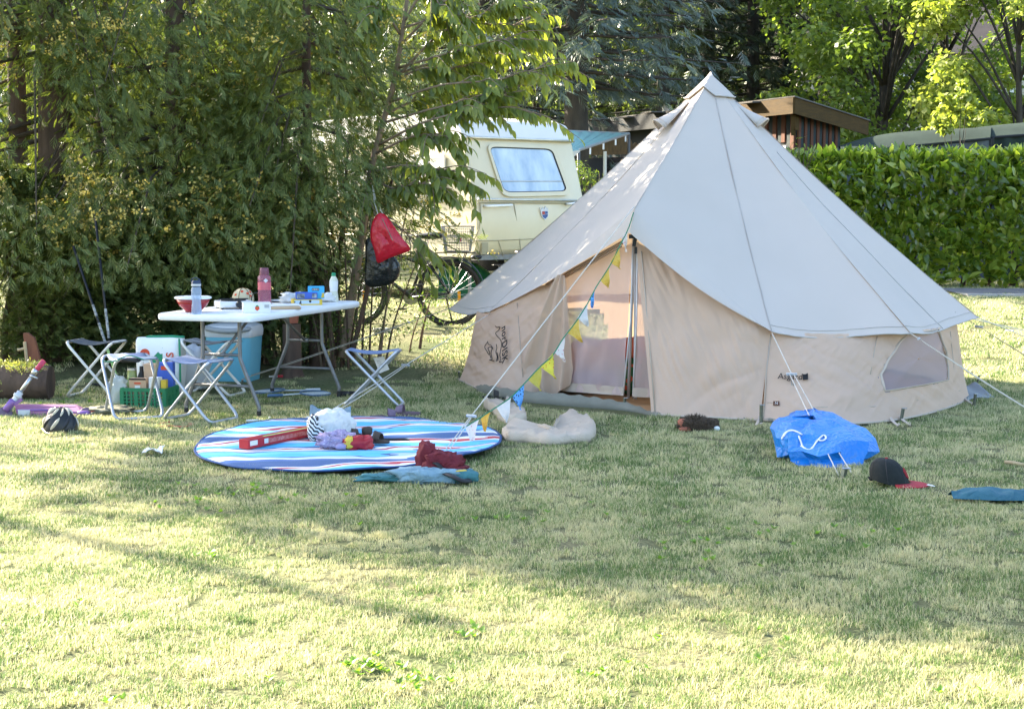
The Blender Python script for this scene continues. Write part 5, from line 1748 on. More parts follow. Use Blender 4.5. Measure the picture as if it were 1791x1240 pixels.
# ---------------------------------------------------------------- folding table
tang = math.atan2(.944, .33)
tbl = thing('folding_table', 'long white folding table with grey tube legs in front of the conifers', 'table', (-1.86, 12.02, 0), tang)
b = MB()
hx, hy = .915, .385
outl = rounded([V(-hx, -hy, 0), V(hx, -hy, 0), V(hx, hy, 0), V(-hx, hy, 0)], .06, 4)
def inset(pl, k): return [V(p.x * (1 - k / hx), p.y * (1 - k / hy), 0) for p in pl]
rr = [(0.03, -.045), (.012, -.05), (.002, -.042), (0, -.02), (.004, -.006), (.016, 0)]
b.loft([[p + V(0, 0, TBL + z) for p in inset(outl, k)] for k, z in [(.03, -.020)] + rr[1:]], True)
b.obj('tabletop', M['white_plastic'], tbl, smooth=True, ang=50)
for sx in (-1, 1):
    x = sx * .66
    for sy in (-1, 1):
        p = catmull([V(x, sy * .15, TBL - .03), V(x, sy * .15, .46), V(x, sy * .165, .38), V(x, sy * .285, .10), V(x, sy * .295, .05), V(x, sy * .295, .0)], 5)
        MB().tube(p, .0145, 8).obj('leg', M['grey_tube'], tbl, smooth=True)
    b = MB(); b.tube([V(x, -.235, .22), V(x, .235, .22)], .011, 8); b.tube([V(x, -.15, .44), V(x, .15, .44)], .011, 8); b.tube([V(x, -.30, TBL - .045), V(x, .30, TBL - .045)], .013, 8)
    b.obj('crossbar', M['grey_tube'], tbl, smooth=True)
    b = MB(); b.tube([V(x, 0, .44), V(x - sx * .50, 0, TBL - .03)], .011, 8); b.box((x, 0, .44), (.03, .06, .03)); b.obj('brace', M['grey_tube'], tbl, smooth=True)
    for sy in (-1, 1):
        b = MB(); b.lathe([(.017, 0), (.017, .05)], 10, (x, sy * .295, -.002)); b.obj('foot_cap', M['black_plastic'], tbl, smooth=True, ang=40)

# ---------------------------------------------------------------- folding stools
M['seat_stripe'] = pm('seat_stripe', (.04, .045, .05), (.30, .31, .31), 22, .8, stretch=(.4, 6, 1), detail=0)
def stool(label, px, py, rz, seat, tube, sw=.34, sp=.19, h=.43):
    p = G(px, py)
    t = thing('folding_stool', label, 'stool', p, rz, 'folding camping stools round the table')
    for s, wd in ((1, sw / 2), (-1, sw / 2 - .022)):
        q = [V(-s * sp, -wd, h), V(-s * sp, wd, h), V(s * (sp + .02), wd, .012), V(s * (sp + .02), -wd, .012)]
        MB().tube(rounded(q, .13, 4), .0115, 8, closed=True).obj('leg_frame', tube, t, smooth=True)
    b = MB()
    w2 = sw / 2 - .035
    def sf(u, v):
        x = -sp - .012 + (2 * sp + .024) * u
        return V(x, -w2 + 2 * w2 * v, h + .014 - .035 * math.sin(PI * u) * (.8 + .2 * math.cos(v * 6)) - (.02 if u in (0, 1) else 0) + .003 * math.sin(v * 17))
    b.grid(sf, 18, 10)
    b.obj('seat', seat, t, smooth=True, solid=.006)
    b = MB()
    for s in (-1, 1):
        b.tube([V(0, s * (sw / 2 - .003), h / 2 + .01), V(0, s * (sw / 2 - .026), h / 2 + .01)], .009, 8)
    b.obj('pivot_pin', M['steel'], t)
    return t
st1 = stool('blue seated stool nearest the camera, in front of the table end', 350, 735, R(-27), M['blue_seat'], M['alu_tube'])
st2 = stool('blue seated stool with black pouch on it, in front of the green crate', 232, 729, R(-62), M['blue_seat'], M['alu_tube'], .35, .165)
st3 = stool('stool with dark striped seat and cream frame, leftmost beside the shopping bag', 172, 694, R(-14), M['dark_seat'], M['cream_tube'], .3, .19, .44)
st4 = stool('stool with cream frame under the table in front of the coolbox', 372, 690, R(-18), M['seat_stripe'], M['cream_tube'], .3, .2, .43)
st5 = stool('blue seated stool with a paper tag, standing alone right of the table', 654, 710, R(-7), M['blue_seat'], M['alu_tube'], .22, .19, .42)
tgp = [P(653, 626, 12.05), P(671, 623, 12.0), P(681, 646, 11.98), P(664, 653, 12.02)]
Mi = Matrix.Translation(st5.location) @ Matrix.Rotation(R(-7), 4, 'Z')
Mi.invert()
b = MB(); b.prism([Mi @ p for p in tgp], V(0, .003, 0)); tg = b.obj('paper_tag', M['white_fabric'], st5)
b = MB()
for k in range(5):
    a_, c_ = tgp[0].lerp(tgp[3], .25 + .12 * k), tgp[1].lerp(tgp[2], .25 + .12 * k)
    b.tube([Mi @ (a_.lerp(c_, .2) + V(0, -.002, 0)), Mi @ (a_.lerp(c_, .5 + .07 * (k % 3)) + V(0, -.002, 0))], .0012, 4)
b.obj('print_lines', M['grey_tube'], tg)
# pouch on the left blue stool
def soft_at(name, label, cat, p, rad, mat, seed, nz=.2, rz=0, sq=.75, group=None, part='body', fr=2.5, n=26):
    t = thing(name, label, cat, p, 0, group)
    b = MB(); blob(b, (0, 0, rad[2] * .88), rad, nz, seed, n, sq, rz=rz, fr=fr)
    b.obj(part, mat, t, smooth=True)
    return t
p = Z(228, 634, .44)
t = soft_at('pouch', 'small black pouch with green cord lying on the blue stool seat', 'pouch', p, (.065, .035, .016), M['black_plastic'], 3, .3, .2)
b = MB(); b.tube(catmull([V(-.18, -.02, .01), V(-.1, -.05, .012), V(0, -.04, .05), V(.1, -.02, .02)], 5), .004, 5); b.obj('cord', M['string_green'], t)

# ---------------------------------------------------------------- coolbox
M['cool_blue'] = pm('cool_blue', (.13, .38, .48), (.115, .35, .45), 3, .45, .05, 150)
M['cool_grey'] = pm('cool_grey', (.55, .57, .58), (.5, .52, .53), 3, .45, .05, 150)
M['cool_dark'] = pm('cool_dark', (.3, .32, .33), None, 3, .5)
p = G(405, 668)
cbx = thing('coolbox', 'light blue coolbox with a grey lid and handle under the table', 'coolbox', (p.x, p.y + .16, 0), R(-12))
b = MB()
def rrect(w_, d_, z, r_=.18): return [q + V(0, 0, z) for q in rounded([V(-w_ / 2, -d_ / 2, 0), V(w_ / 2, -d_ / 2, 0), V(w_ / 2, d_ / 2, 0), V(-w_ / 2, d_ / 2, 0)], r_, 4)]
b.loft([rrect(.37, .30, .0), rrect(.375, .305, .02), rrect(.42, .34, .38), rrect(.42, .34, .385)], True)
b.obj('body', M['cool_blue'], cbx, smooth=True, ang=40)
b = MB(); b.loft([rrect(.425, .345, .38), rrect(.435, .355, .39), rrect(.44, .36, .44), rrect(.42, .345, .475), rrect(.34, .28, .49), rrect(.1, .1, .493)], True)
b.obj('lid', M['cool_grey'], cbx, smooth=True, ang=50)
b = MB(); b.tube(catmull([V(-.19, -.12, .45), V(-.17, -.185, .455), V(-.05, -.20, .44), V(.08, -.2, .44), V(.18, -.185, .455), V(.2, -.12, .45)], 5), .016, 8, flat=1.4); b.obj('handle', M['cool_dark'], cbx, smooth=True)
b = MB(); b.lathe([(.0, .0), (.02, 0), (.02, .004), (.015, .006), (0, .006)], 18, (.10, -.171, .345), axis=(0, -1, .06))
o = b.obj('oval_badge', M['white_plastic'], cbx); o.scale = (1, 1, 1)
b = MB(); b.box((.12, -.181, .455), (.03, .01, .014), bev=.003); b.obj('button', M['black_plastic'], cbx)
b = MB(); b.tube(catmull([V(-.17, -.17, .16), V(-.22, -.22, .14), V(-.22, -.24, .05), V(-.16, -.2, .03)], 5), .006, 5); b.obj('cable', M['cool_blue'], cbx)

# ---------------------------------------------------------------- shopping bag, crate and food
M['crate_green'] = pm('crate_green', (.02, .20, .09), (.018, .17, .08), 6, .45)
M['card_brown'] = pm('card_brown', (.52, .36, .24), (.46, .31, .2), 12, .85)
M['paper_white'] = pm('paper_white', (.72, .72, .70), (.64, .64, .62), 10, .7)
M['red_plastic'] = pm('red_plastic', (.42, .03, .035), (.36, .02, .03), 10, .35)
M['red_print'] = pm('red_print', (.62, .08, .03), None, 10, .6)
M['green_print'] = pm('green_print', (.03, .28, .14), None, 10, .6)
M['orange_print'] = pm('orange_print', (.75, .38, .06), None, 10, .6)
M['yellow_print'] = pm('yellow_print', (.7, .5, .06), (.6, .42, .05), 18, .6)
M['blue_print'] = pm('blue_print', (.04, .10, .45), (.06, .13, .5), 18, .5)
M['bottle_glass'] = plastic_clear('bottle_glass', (.75, .8, .8), .3)
M['olive_glass'] = plastic_clear('olive_glass', (.25, .3, .1), .75)
p = G(255, 714)
cr = thing('crate', 'green slatted plastic crate of food standing under the stools', 'crate', (p.x, p.y + .14, 0), R(-8))
cw, cd_, chh = .35, .27, .15
b = MB(); b.box((0, 0, .008), (cw - .02, cd_ - .02, .012)); b.obj('base', M['crate_green'], cr)
for nm, c, wd, rz_ in (('side', V(0, -cd_ / 2, 0), cw, 0), ('side', V(0, cd_ / 2, 0), cw, 0), ('side', V(-cw / 2, 0, 0), cd_, PI / 2), ('side', V(cw / 2, 0, 0), cd_, PI / 2)):
    b = MB()
    for z, h_ in ((.012, .02), (.045, .01), (.07, .01), (.095, .01), (.135, .028)):
        b.box(c + V(0, 0, z), (wd - .004, .010, h_), rz=rz_)
    m_ = 9
    for k in range(m_ + 1):
        q = Matrix.Rotation(rz_, 3, 'Z') @ V(-wd / 2 + .012 + (wd - .024) * k / m_, 0, .072)
        b.box(c + q, (.012 if k % 3 else .028, .014, .125), rz=rz_)
    b.obj(nm, M['crate_green'], cr)
ins_ = lambda x, y, z=.016: Matrix.Translation(cr.location) @ Matrix.Rotation(R(-8), 4, 'Z') @ V(x, y, z)
def carton(name, label, cat, x, y, size, mat, rz=0.0, z=.016, prints=()):
    t = thing(name, label, cat, ins_(x, y, z), R(-8) + rz)
    b = MB(); b.box((0, 0, size[2] / 2), size, bev=.004); b.obj('box', mat, t)
    for (px_, pz_, w_, h_, m_) in prints:
        b = MB(); b.box((px_, -size[1] / 2 - .0008, pz_), (w_, .0012, h_)); b.obj('print', m_, t)
    return t
carton('carton', 'brown cardboard packet with a printed white oval in the crate', 'packet', -.06, -.06, (.13, .07, .20), M['card_brown'], .05, prints=((0, .165, .05, .012, M['red_print']), (0, .13, .04, .035, M['paper_white']), (0, .195, .128, .012, M['print_black'])))
carton('carton', 'white drink carton beside the brown packet in the crate', 'carton', .07, -.06, (.08, .07, .21), M['paper_white'], -.1)
carton('carton', 'yellow packet in the right of the green crate', 'packet', .135, -.05, (.04, .06, .19), M['yellow_print'], .1)
carton('carton', 'blue bread packet with red print above the crate', 'packet', .11, .06, (.12, .08, .31), M['blue_print'], .12, prints=((0, .27, .06, .03, M['red_print']),))
carton('toast_packet', 'clear packet of brown sliced toast behind the cardboard packet', 'packet', .0, .06, (.10, .09, .30), M['card_brown'], .0)
t = thing('sauce_bottle', 'dark bottle with red label and white cap in the crate', 'bottle', ins_(-.08, .05))
b = MB(); b.lathe([(.0, 0), (.034, 0), (.036, .02), (.036, .19), (.016, .24), (.015, .28), (.017, .285)], 14); b.obj('body', M['black_plastic'], t, smooth=True, ang=40)
b = MB(); b.lathe([(.037, .03), (.037, .17)], 14, cap=False); b.obj('label_band', M['red_print'], t, smooth=True)
b = MB(); b.lathe([(.018, .28), (.018, .315), (0, .316)], 12); b.obj('cap', M['paper_white'], t, smooth=True, ang=40)
t = thing('jar', 'green glass jar at the left of the crate', 'jar', ins_(-.145, .02))
b = MB(); b.lathe([(0, 0), (.05, 0), (.055, .03), (.055, .15), (.035, .2), (.033, .25), (0, .25)], 14); b.obj('glass', M['olive_glass'], t, smooth=True, ang=40)
b = MB(); b.lathe([(.035, .25), (.035, .265), (0, .265)], 14); b.obj('lid', M['steel'], t)
p = G(205, 712)
soft_at('plastic_bag', 'crumpled translucent plastic bag left of the crate', 'bag', (p.x, p.y + .1, 0), (.09, .08, .11), plastic_clear('bag_clear', (.6, .63, .6), .55), 9, .4)

p = G(262, 700)
sb = thing('shopping_bag', 'white, green and red supermarket carrier bag standing behind the crate', 'shopping bag', (p.x, p.y + .42, 0), R(-6))
b = MB(); n_ = 40
sec = []
for z, w_, d_ in ((0, .30, .16), (.03, .34, .2), (.2, .37, .2), (.36, .38, .16), (.43, .375, .10), (.455, .36, .05)):
    ring = rounded([V(-w_ / 2, -d_ / 2, 0), V(w_ / 2, -d_ / 2, 0), V(w_ / 2, d_ / 2, 0), V(-w_ / 2, d_ / 2, 0)], .2, 6)
    sec.append([q + V(.012 * noise.noise(V(q.x * 9, z * 9, 1)), .02 * noise.noise(V(q.x * 11, z * 8, 5)), z + .015 * noise.noise(V(q.x * 6, 0, 3)) * (z > .3)) for q in ring])
b.loft(sec, False)
b.obj('body', M['white_plastic'], sb, smooth=True)
yb = lambda z: -(.103 if z < .28 else .103 - (z - .28) * .27)
b = MB(); b.add([V(-.02, yb(.12) - .006, .12), V(.045, yb(.2) - .006, .2), V(.045, yb(.38) - .006, .38), V(.02, yb(.37) - .006, .36), V(-.06, yb(.28) - .006, .27)], [(0, 1, 2, 3, 4)]); b.obj('green_panel', M['green_print'], sb)
b = MB(); b.tube([q + V(0, 0, .003) for q in sec[-1][6:-6]], .008, 5); b.tube([V(.176, -.07, .45), V(.187, -.09, .3), V(.186, -.09, .1)], .008, 5); b.obj('green_edge', M['green_print'], sb)
b = MB(); b.lathe([(0, 0), (.04, 0), (.04, .002), (0, .002)], 16, (-.10, yb(.33) - .004, .33), axis=(0, -1, .25)); b.obj('red_spot', M['red_print'], sb)
text_obj('printed_letters', 'SOS', .085, M['red_print'], sb, frame(V(.115, yb(.28) - .012, .27), (0, 0, 1), (-1, 0, 0)), .001, off=.002)
p = G(322, 690)
t = soft_at('carrier_bag', 'pale carrier bag slumped between the shopping bag and the coolbox', 'bag', (p.x, p.y + .3, 0), (.15, .13, .19), M['cool_grey'], 12, .3)

# ---------------------------------------------------------------- things on the table
M['bowl_red'] = pm('bowl_red', (.30, .012, .02), (.26, .01, .018), 6, .25, spec=.5)
p = on_table(338, 546)
t = thing('salad_bowl', 'red salad bowl with a white rim at the left end of the table', 'bowl', p)
b = MB(); b.lathe([(0, .002), (.055, .002), (.06, .012), (.10, .05), (.122, .098), (.118, .098), (.095, .05), (.05, .016), (0, .016)], 28); b.obj('bowl', M['bowl_red'], t, smooth=True)
b = MB(); b.lathe([(.119, .094), (.130, .097), (.132, .106), (.124, .112), (0, .118)], 28); b.obj('lid', M['white_plastic'], t, smooth=True)
M['bottle_blue'] = plastic_clear('bottle_blue', (.42, .52, .66), .42, .12)
M['cap_navy'] = pm('cap_navy', (.03, .05, .10), None, 9, .35)
p = on_table(344, 549)
t = thing('water_bottle', 'clear bluish drinking bottle with a navy cap in front of the red bowl', 'bottle', p)
b = MB(); b.lathe([(0, 0), (.034, 0), (.037, .012), (.034, .06), (.031, .09), (.036, .13), (.037, .17), (.030, .188), (.028, .195), (0, .195)], 20); b.obj('body', M['bottle_blue'], t, smooth=True, ang=50)
b = MB(); b.lathe([(.031, .19), (.033, .195), (.033, .225), (.026, .235), (.0, .236)], 18); c_ = b.obj('cap', M['cap_navy'], t, smooth=True, ang=40)
b = MB(); b.tube(catmull([V(-.03, 0, .205), V(-.032, 0, .24), V(0, 0, .252), V(.03, 0, .235)], 5), .004, 5); b.obj('carry_loop', M['cap_navy'], c_)
b = MB(); b.lathe([(.0335, .196), (.0345, .198), (.0345, .208), (.0335, .21)], 18, cap=False); b.obj('collar', M['cool_grey'], t)
M['stove_white'] = pm('stove_white', (.70, .70, .68), (.62, .62, .6), 9, .35)
p = on_table(413, 541)
t = thing('camping_stove', 'white single-plate cooker with a black knob and pan support', 'stove', p, R(20))
b = MB(); b.box((0, .10, .035), (.25, .24, .045), bev=.008); b.obj('housing', M['stove_white'], t, smooth=True, ang=50)
b = MB(); b.lathe([(.0, 0), (.026, 0), (.024, .022), (0, .022)], 16, (.02, -.02, .036), axis=(0, -1, 0)); b.obj('knob', M['black_plastic'], t, smooth=True, ang=40)
b = MB(); b.lathe([(.09, .058), (.095, .066), (.05, .068), (0, .068)], 20, (0, .11, 0)); b.tube([V(-.11, .1, .07), V(.11, .1, .07)], .005, 5); b.tube([V(0, 0, .07), V(0, .21, .07)], .005, 5); b.obj('hot_plate', M['black_plastic'], t)
for sx, sy in ((-.1, 0), (.1, 0), (-.1, .2), (.1, .2)):
    b = MB(); b.lathe([(.010, 0), (.012, .014)], 8, (sx, sy, .0)); b.obj('foot', M['black_plastic'], t)
b = MB(); b.box((.09, -.03, .012), (.10, .03, .016), bev=.004); b.obj('plug', M['black_plastic'], t)
p = on_table(450, 547)
t = thing('fruit_carton', 'white open fruit carton with a printed strawberry beside the cooker', 'carton', p, R(14))
b = MB()
for c, s in (((0, 0, .035), (.19, .004, .068)), ((0, .12, .035), (.19, .004, .068)), ((-.095, .06, .035), (.004, .12, .068)), ((.095, .06, .035), (.004, .12, .068)), ((0, .06, .003), (.188, .118, .004))):
    b.box(c, s)
b.obj('tray', M['paper_white'], t)
b = MB(); b.add([V(.0, -.0035, .012), V(.016, -.0035, .026), V(.014, -.0035, .042), V(0, -.0035, .046), V(-.014, -.0035, .042), V(-.016, -.0035, .026)], [(0, 1, 2, 3, 4, 5)]); b.obj('strawberry_print', M['red_print'], t)
b = MB(); b.add([V(-.012, -.004, .043), V(.012, -.004, .043), V(.004, -.004, .054), V(-.006, -.004, .053)], [(0, 1, 2, 3)]); b.obj('leaf_print', M['green_print'], t)
b = MB()
for k in range(7): b.box((.052 + .005 * k, -.0032, .045), (.002 + .001 * (k % 2), .001, .024))
b.obj('print_bars', M['cool_dark'], t)
M['helmet_cream'] = pm('helmet_cream', (.55, .47, .30), (.48, .41, .26), 6, .5)
p = on_table(425, 528)
t = thing('sun_hat', 'cream patterned cloth hat on the table behind the cooker', 'hat', p)
b = MB()
b.lathe([(.085, .0), (.088, .02), (.083, .05), (.066, .082), (.038, .102), (0, .11)], 24); b.obj('crown', M['helmet_cream'], t, smooth=True)
b = MB()
for a in range(6):
    an = a * PI / 3 + .3
    b.tube([V(math.cos(an) * r_, math.sin(an) * r_, z + .002) for r_, z in ((.087, .02), (.083, .05), (.066, .082), (.038, .102), (0, .11))], .0025, 4)
b.obj('stitching', M['valance_brown'], t)
b = MB()
for a, z, r_ in ((-.6, .05, .084), (-.9, .07, .075), (-.4, .08, .068), (-2.2, .06, .08), (-1.5, .085, .064)):
    b.lathe([(0, 0), (.012, 0), (.0, .003)], 7, V(math.cos(a) * r_, math.sin(a) * r_, z), axis=(math.cos(a), math.sin(a), .6))
b.obj('printed_spots', M['red_print'], t)
M['bottle_pink'] = plastic_clear('bottle_pink', (.42, .16, .22), .5, .12)
M['pink_band'] = plastic_clear('pink_band', (.55, .12, .16), .85, .3)
M['pink_dark'] = pm('pink_dark', (.20, .07, .10), None, 9, .35)
p = on_table(463, 536)
t = thing('drinking_bottle', 'large pink transparent drinking bottle on the table, tallest of the bottles', 'bottle', p)
b = MB(); b.lathe([(0, 0), (.049, 0), (.052, .01), (.049, .05), (.049, .20), (.050, .222), (.036, .236), (.032, .242), (0, .242)], 22); b.obj('body', M['bottle_pink'], t, smooth=True, ang=50)
b = MB(); b.lathe([(.0505, .125), (.0505, .185)], 22, cap=False); b.obj('band', M['pink_band'], t, smooth=True)
b = MB(); b.lathe([(.036, .24), (.036, .262), (.034, .264), (.034, .285), (.03, .29), (0, .29)], 18); b.obj('cap', M['pink_dark'], t, smooth=True, ang=40)
b = MB(); b.box((.018, -.049, .196), (.024, .004, .024), rot=Matrix.Rotation(.78, 3, 'Y')); b.obj('sticker', M['flag_blue'] if 'flag_blue' in M else M['cool_grey'], t)
p = on_table(470, 530)
t = thing('cable', 'black cable looped between the hat and the pink bottle', 'cable', p)
b = MB(); b.tube(catmull([V(-.14, .02, .006), V(-.12, .0, .07), V(-.06, .02, .075), V(0, .03, .02), V(.06, .06, .006), V(.11, .02, .006), V(.05, -.01, .006), V(-.02, .0, .006)], 6), .0042, 6); b.obj('flex', M['black_plastic'], t, smooth=True)
M['board_wood'] = pm('board_wood', (.50, .36, .22), (.42, .29, .17), 5, .6, stretch=(1, 8, 8))
p = on_table(497, 541)
t = thing('cutting_board', 'wooden cutting board lying behind the fruit carton', 'cutting board', p, R(15))
b = MB(); b.box((0, .05, .010), (.24, .19, .018), bev=.006); b.obj('plank', M['board_wood'], t)
t = thing('cutting_board', 'white plastic cutting board on top of the wooden one', 'cutting board', p + V(-.01, .06, .0195), R(22))
b = MB(); b.box((0, .04, .006), (.24, .16, .011), bev=.004); b.obj('plank', M['white_plastic'], t)
p = on_table(538, 534)
t = thing('game_box', 'flat yellow board game box with printed pictures, under the two blue boxes', 'box', p, R(12))
b = MB(); b.box((0, .09, .021), (.225, .17, .042), bev=.002); b.obj('box', M['yellow_print'], t)
M['game_print'] = dotted('game_print', (.45, .55, .62), (.04, .04, .05), 30, .3, .0)
b = MB(); b.box((-.005, .0042, .024), (.19, .001, .028)); b.obj('picture_strip', M['game_print'], t)
t = thing('card_box', 'dark blue box with photo print lying on the yellow game box', 'box', p + V(-.01, .03, .043), R(10))
b = MB(); b.box((0, .05, .026), (.165, .09, .052), bev=.002); b.obj('box', M['blue_print'], t)
M['photo_print'] = pm('photo_print', (.03, .04, .08), (.35, .4, .45), 26, .4)
b = MB(); b.box((-.045, .0042, .026), (.06, .001, .036)); b.obj('picture', M['photo_print'], t)
b = MB(); b.box((.058, .0042, .028), (.035, .001, .032)); b.obj('picture', M['photo_print'], t)
M['sky_blue'] = pm('sky_blue', (.05, .38, .66), (.06, .42, .7), 9, .45)
t = thing('game_box', 'upright sky blue card game box standing on the yellow box', 'box', p + V(.055, .095, .043), R(8))
b = MB(); b.box((0, .035, .048), (.125, .07, .096), bev=.002); b.obj('box', M['sky_blue'], t)
b = MB(); b.box((-.005, -.0012, .073), (.055, .0012, .02)); lb = b.obj('name_plate', M['print_black'], t)
b = MB()
for k in range(5): b.box((-.025 + .01 * k, -.0022, .073), (.006, .0012, .008 + .003 * (k % 2)))
b.obj('name_print', M['paper_white'], lb)
b = MB(); b.add([V(.035, -.0012, .01), V(.06, -.0012, .01), V(.06, -.0012, .05), V(.05, -.0012, .042), V(.042, -.0012, .046), V(.044, -.0012, .03)], [(0, 1, 2, 3, 4, 5)]); b.obj('print', M['yellow_print'], t)
p = on_table(514, 530)
soft_at('tea_towel', 'crumpled white tea towel left of the game boxes', 'towel', p + V(.0, .05, 0), (.10, .08, .04), M['white_fabric'], 21, .5, .2)
p = on_table(572, 529)
soft_at('paper_bag', 'crumpled white paper behind the sauce bottle', 'paper', p + V(0, .05, 0), (.06, .05, .035), M['paper_white'], 22, .5, .2)
M['sauce_white'] = pm('sauce_white', (.62, .62, .50), (.58, .58, .46), 5, .35)
p = on_table(584, 528)
t = thing('squeeze_bottle', 'cream coloured squeeze bottle with a green cap at the right end of the table', 'bottle', p)
b = MB(); b.lathe([(0, 0), (.036, 0), (.038, .008), (.034, .05), (.029, .09), (.033, .13), (.033, .17), (.018, .20), (.014, .205), (0, .205)], 20); b.obj('body', M['sauce_white'], t, smooth=True, ang=50)
b = MB(); b.lathe([(.017, .203), (.017, .226), (.014, .23), (0, .23)], 14); b.obj('cap', M['green_print'], t, smooth=True, ang=40)
b = MB(); b.lathe([(.0305, .085), (.0342, .13), (.0342, .165)], 20, cap=False); b.obj('label_band', M['paper_white'], t, smooth=True)

# ---------------------------------------------------------------- behind and under the table
M['terracotta'] = pm('terracotta', (.36, .13, .08), (.30, .10, .06), 9, .85, .3, 60)
M['stone_pale'] = pm('stone_pale', (.46, .45, .41), (.30, .30, .27), 9, .9, .8, 40)
q = P(510, 565, 14.0)
t = thing('tree_stump', 'dark tree stump in the shade carrying the flower pot', 'stump', (q.x, 14.0, 0))
b = MB(); b.lathe([(.11, 0), (.085, .08), (.08, q.z - .01), (.0, q.z)], 14); b.obj('stump', M['bark'], t, smooth=True, ang=50)
t = thing('flower_pot', 'terracotta flower pot just visible below the table edge', 'flower pot', (q.x, 14.0, q.z))
b = MB(); b.lathe([(0, 0), (.055, 0), (.07, .09), (.078, .092), (.08, .12), (.07, .12), (.064, .09), (.05, .02), (0, .02)], 20); b.obj('pot', M['terracotta'], t, smooth=True, ang=40)
def stone(label, px, py, size, rz, seed, name='stone_block'):
    p = G(px, py)
    t = thing(name, label, 'stone', p, rz)
    b = MB()
    def s_(c): return c + V(*(noise.noise(c * 14 + V(seed, k * 7, 0)) * .010 for k in range(3)))
    nx, nz_ = 8, 4
    b.box((0, 0, size[2] / 2), size, bev=.012)
    b.v = [tuple(s_(Vector(v))) for v in b.v]
    b.obj('block', M['stone_pale'], t, smooth=True, ang=35)
stone('weathered pale stone block between the table and the bicycle', 668, 592, (.18, .12, .11), .12, 1)
stone('pale stone slab lying at the foot of the shrub behind the table', 530, 606, (.30, .14, .10), -.05, 2)
M['hose_yellow'] = pm('hose_yellow', (.55, .38, .10), (.48, .33, .08), 20, .6)
def ground_line(name, label, cat, pts, r_, mat, lift=.008, part='strand'):
    w_ = [G(*q) for q in pts]
    t = thing(name, label, cat, w_[0])
    b = MB(); b.tube(catmull([q - w_[0] + V(0, 0, lift + (.006 * math.sin(i * 2.4))) for i, q in enumerate(w_)], 7), r_, 6); b.obj(part, mat, t, smooth=True)
    return t
ground_line('garden_hose', 'thin yellow cable on the ground from the coolbox to the lone stool', 'cable', [(452, 622), (475, 633), (505, 637), (540, 634), (575, 632), (604, 632), (614, 640)], .007, M['hose_yellow'])
ground_line('yellow_cord', 'thin yellow cord on the grass left of the tent', 'cord', [(770, 632), (782, 618), (796, 604), (806, 586)], .005, M['hose_yellow'])
ground_line('white_tent_pole', 'short white plastic strip on the grass under the table end', 'strip', [(431, 738), (450, 738), (466, 736), (472, 733)], .008, M['white_plastic'])
ground_line('red_cord', 'red cord lying in a loop under the nearest stool', 'cord', [(276, 744), (296, 741), (318, 741), (338, 745), (322, 748), (298, 746), (280, 750)], .005, M['red_plastic'])
# badminton rackets
M['racket_blue'] = pm('racket_blue', (.08, .16, .28), None, 9, .4)
M['racket_white'] = pm('racket_white', (.6, .65, .68), None, 9, .4)
def racket(label, pa, pb, seed):
    a_, c_ = G(*pa), G(*pb)
    d = (c_ - a_); L = d.length
    t = thing('racket', label, 'racket', a_, math.atan2(d.y, d.x), 'badminton rackets under the table')
    b = MB(); ell = [V(.11 + .12 * math.cos(k * PI / 12), .10 * math.sin(k * PI / 12), .025 + .01 * math.cos(k * PI / 12 + seed)) for k in range(24)]
    b.tube(ell, .006, 6, closed=True); b.obj('head', M['racket_blue'], t, smooth=True)
    b = MB()
    for k in range(-5, 6):
        x = .11 + k * .02; h_ = .10 * math.sqrt(max(0, 1 - (k * .02 / .12) ** 2)); b.tube([V(x, -h_, .025), V(x, h_, .025)], .0012, 3)
        y = k * .017; w_ = .12 * math.sqrt(max(0, 1 - (y / .1) ** 2)); b.tube([V(.11 - w_, y, .025), V(.11 + w_, y, .025)], .0012, 3)
    b.obj('strings', M['racket_white'], t)
    b = MB(); b.tube([V(.23, 0, .025), V(max(.3, L - .12), 0, .02)], .006, 6); b.obj('shaft', M['racket_white'], t)
    b = MB(); b.tube([V(max(.3, L - .12), 0, .02), V(L, 0, .02)], .013, 7); b.obj('grip', M['racket_blue'] if seed else M['racket_white'], t, smooth=True)
racket('white and blue badminton racket lying under the table, head to the left', (448, 690), (560, 686), 0)
racket('second badminton racket lying in front of the other, grip to the left', (575, 692), (468, 696), 1)
p = G(600, 693)
t = thing('glove', 'dark work glove lying on the grass beside the rackets', 'glove', p)
b = MB(); blob(b, (0, 0, .02), (.06, .05, .022), .2, 4, 16)
for k in range(5):
    a_ = .2 + k * .38; b.tube([V(.03 * math.cos(a_), .03 * math.sin(a_), .02), V(.1 * math.cos(a_), .08 * math.sin(a_), .025), V(.13 * math.cos(a_ + .1), .11 * math.sin(a_ + .1), .012)], [.013, .012, .008], 6)
b.obj('body', M['black_plastic'], t, smooth=True)
p = G(486, 661)
t = thing('pocket_knife', 'red pocket knife lying on the ground behind the table leg', 'knife', p, .1)
b = MB(); b.box((.04, 0, .014), (.085, .02, .022), bev=.005); b.obj('handle', M['red_plastic'], t)
b = MB(); b.box((-.04, 0, .014), (.075, .004, .014)); b.obj('blade', M['steel'], t)

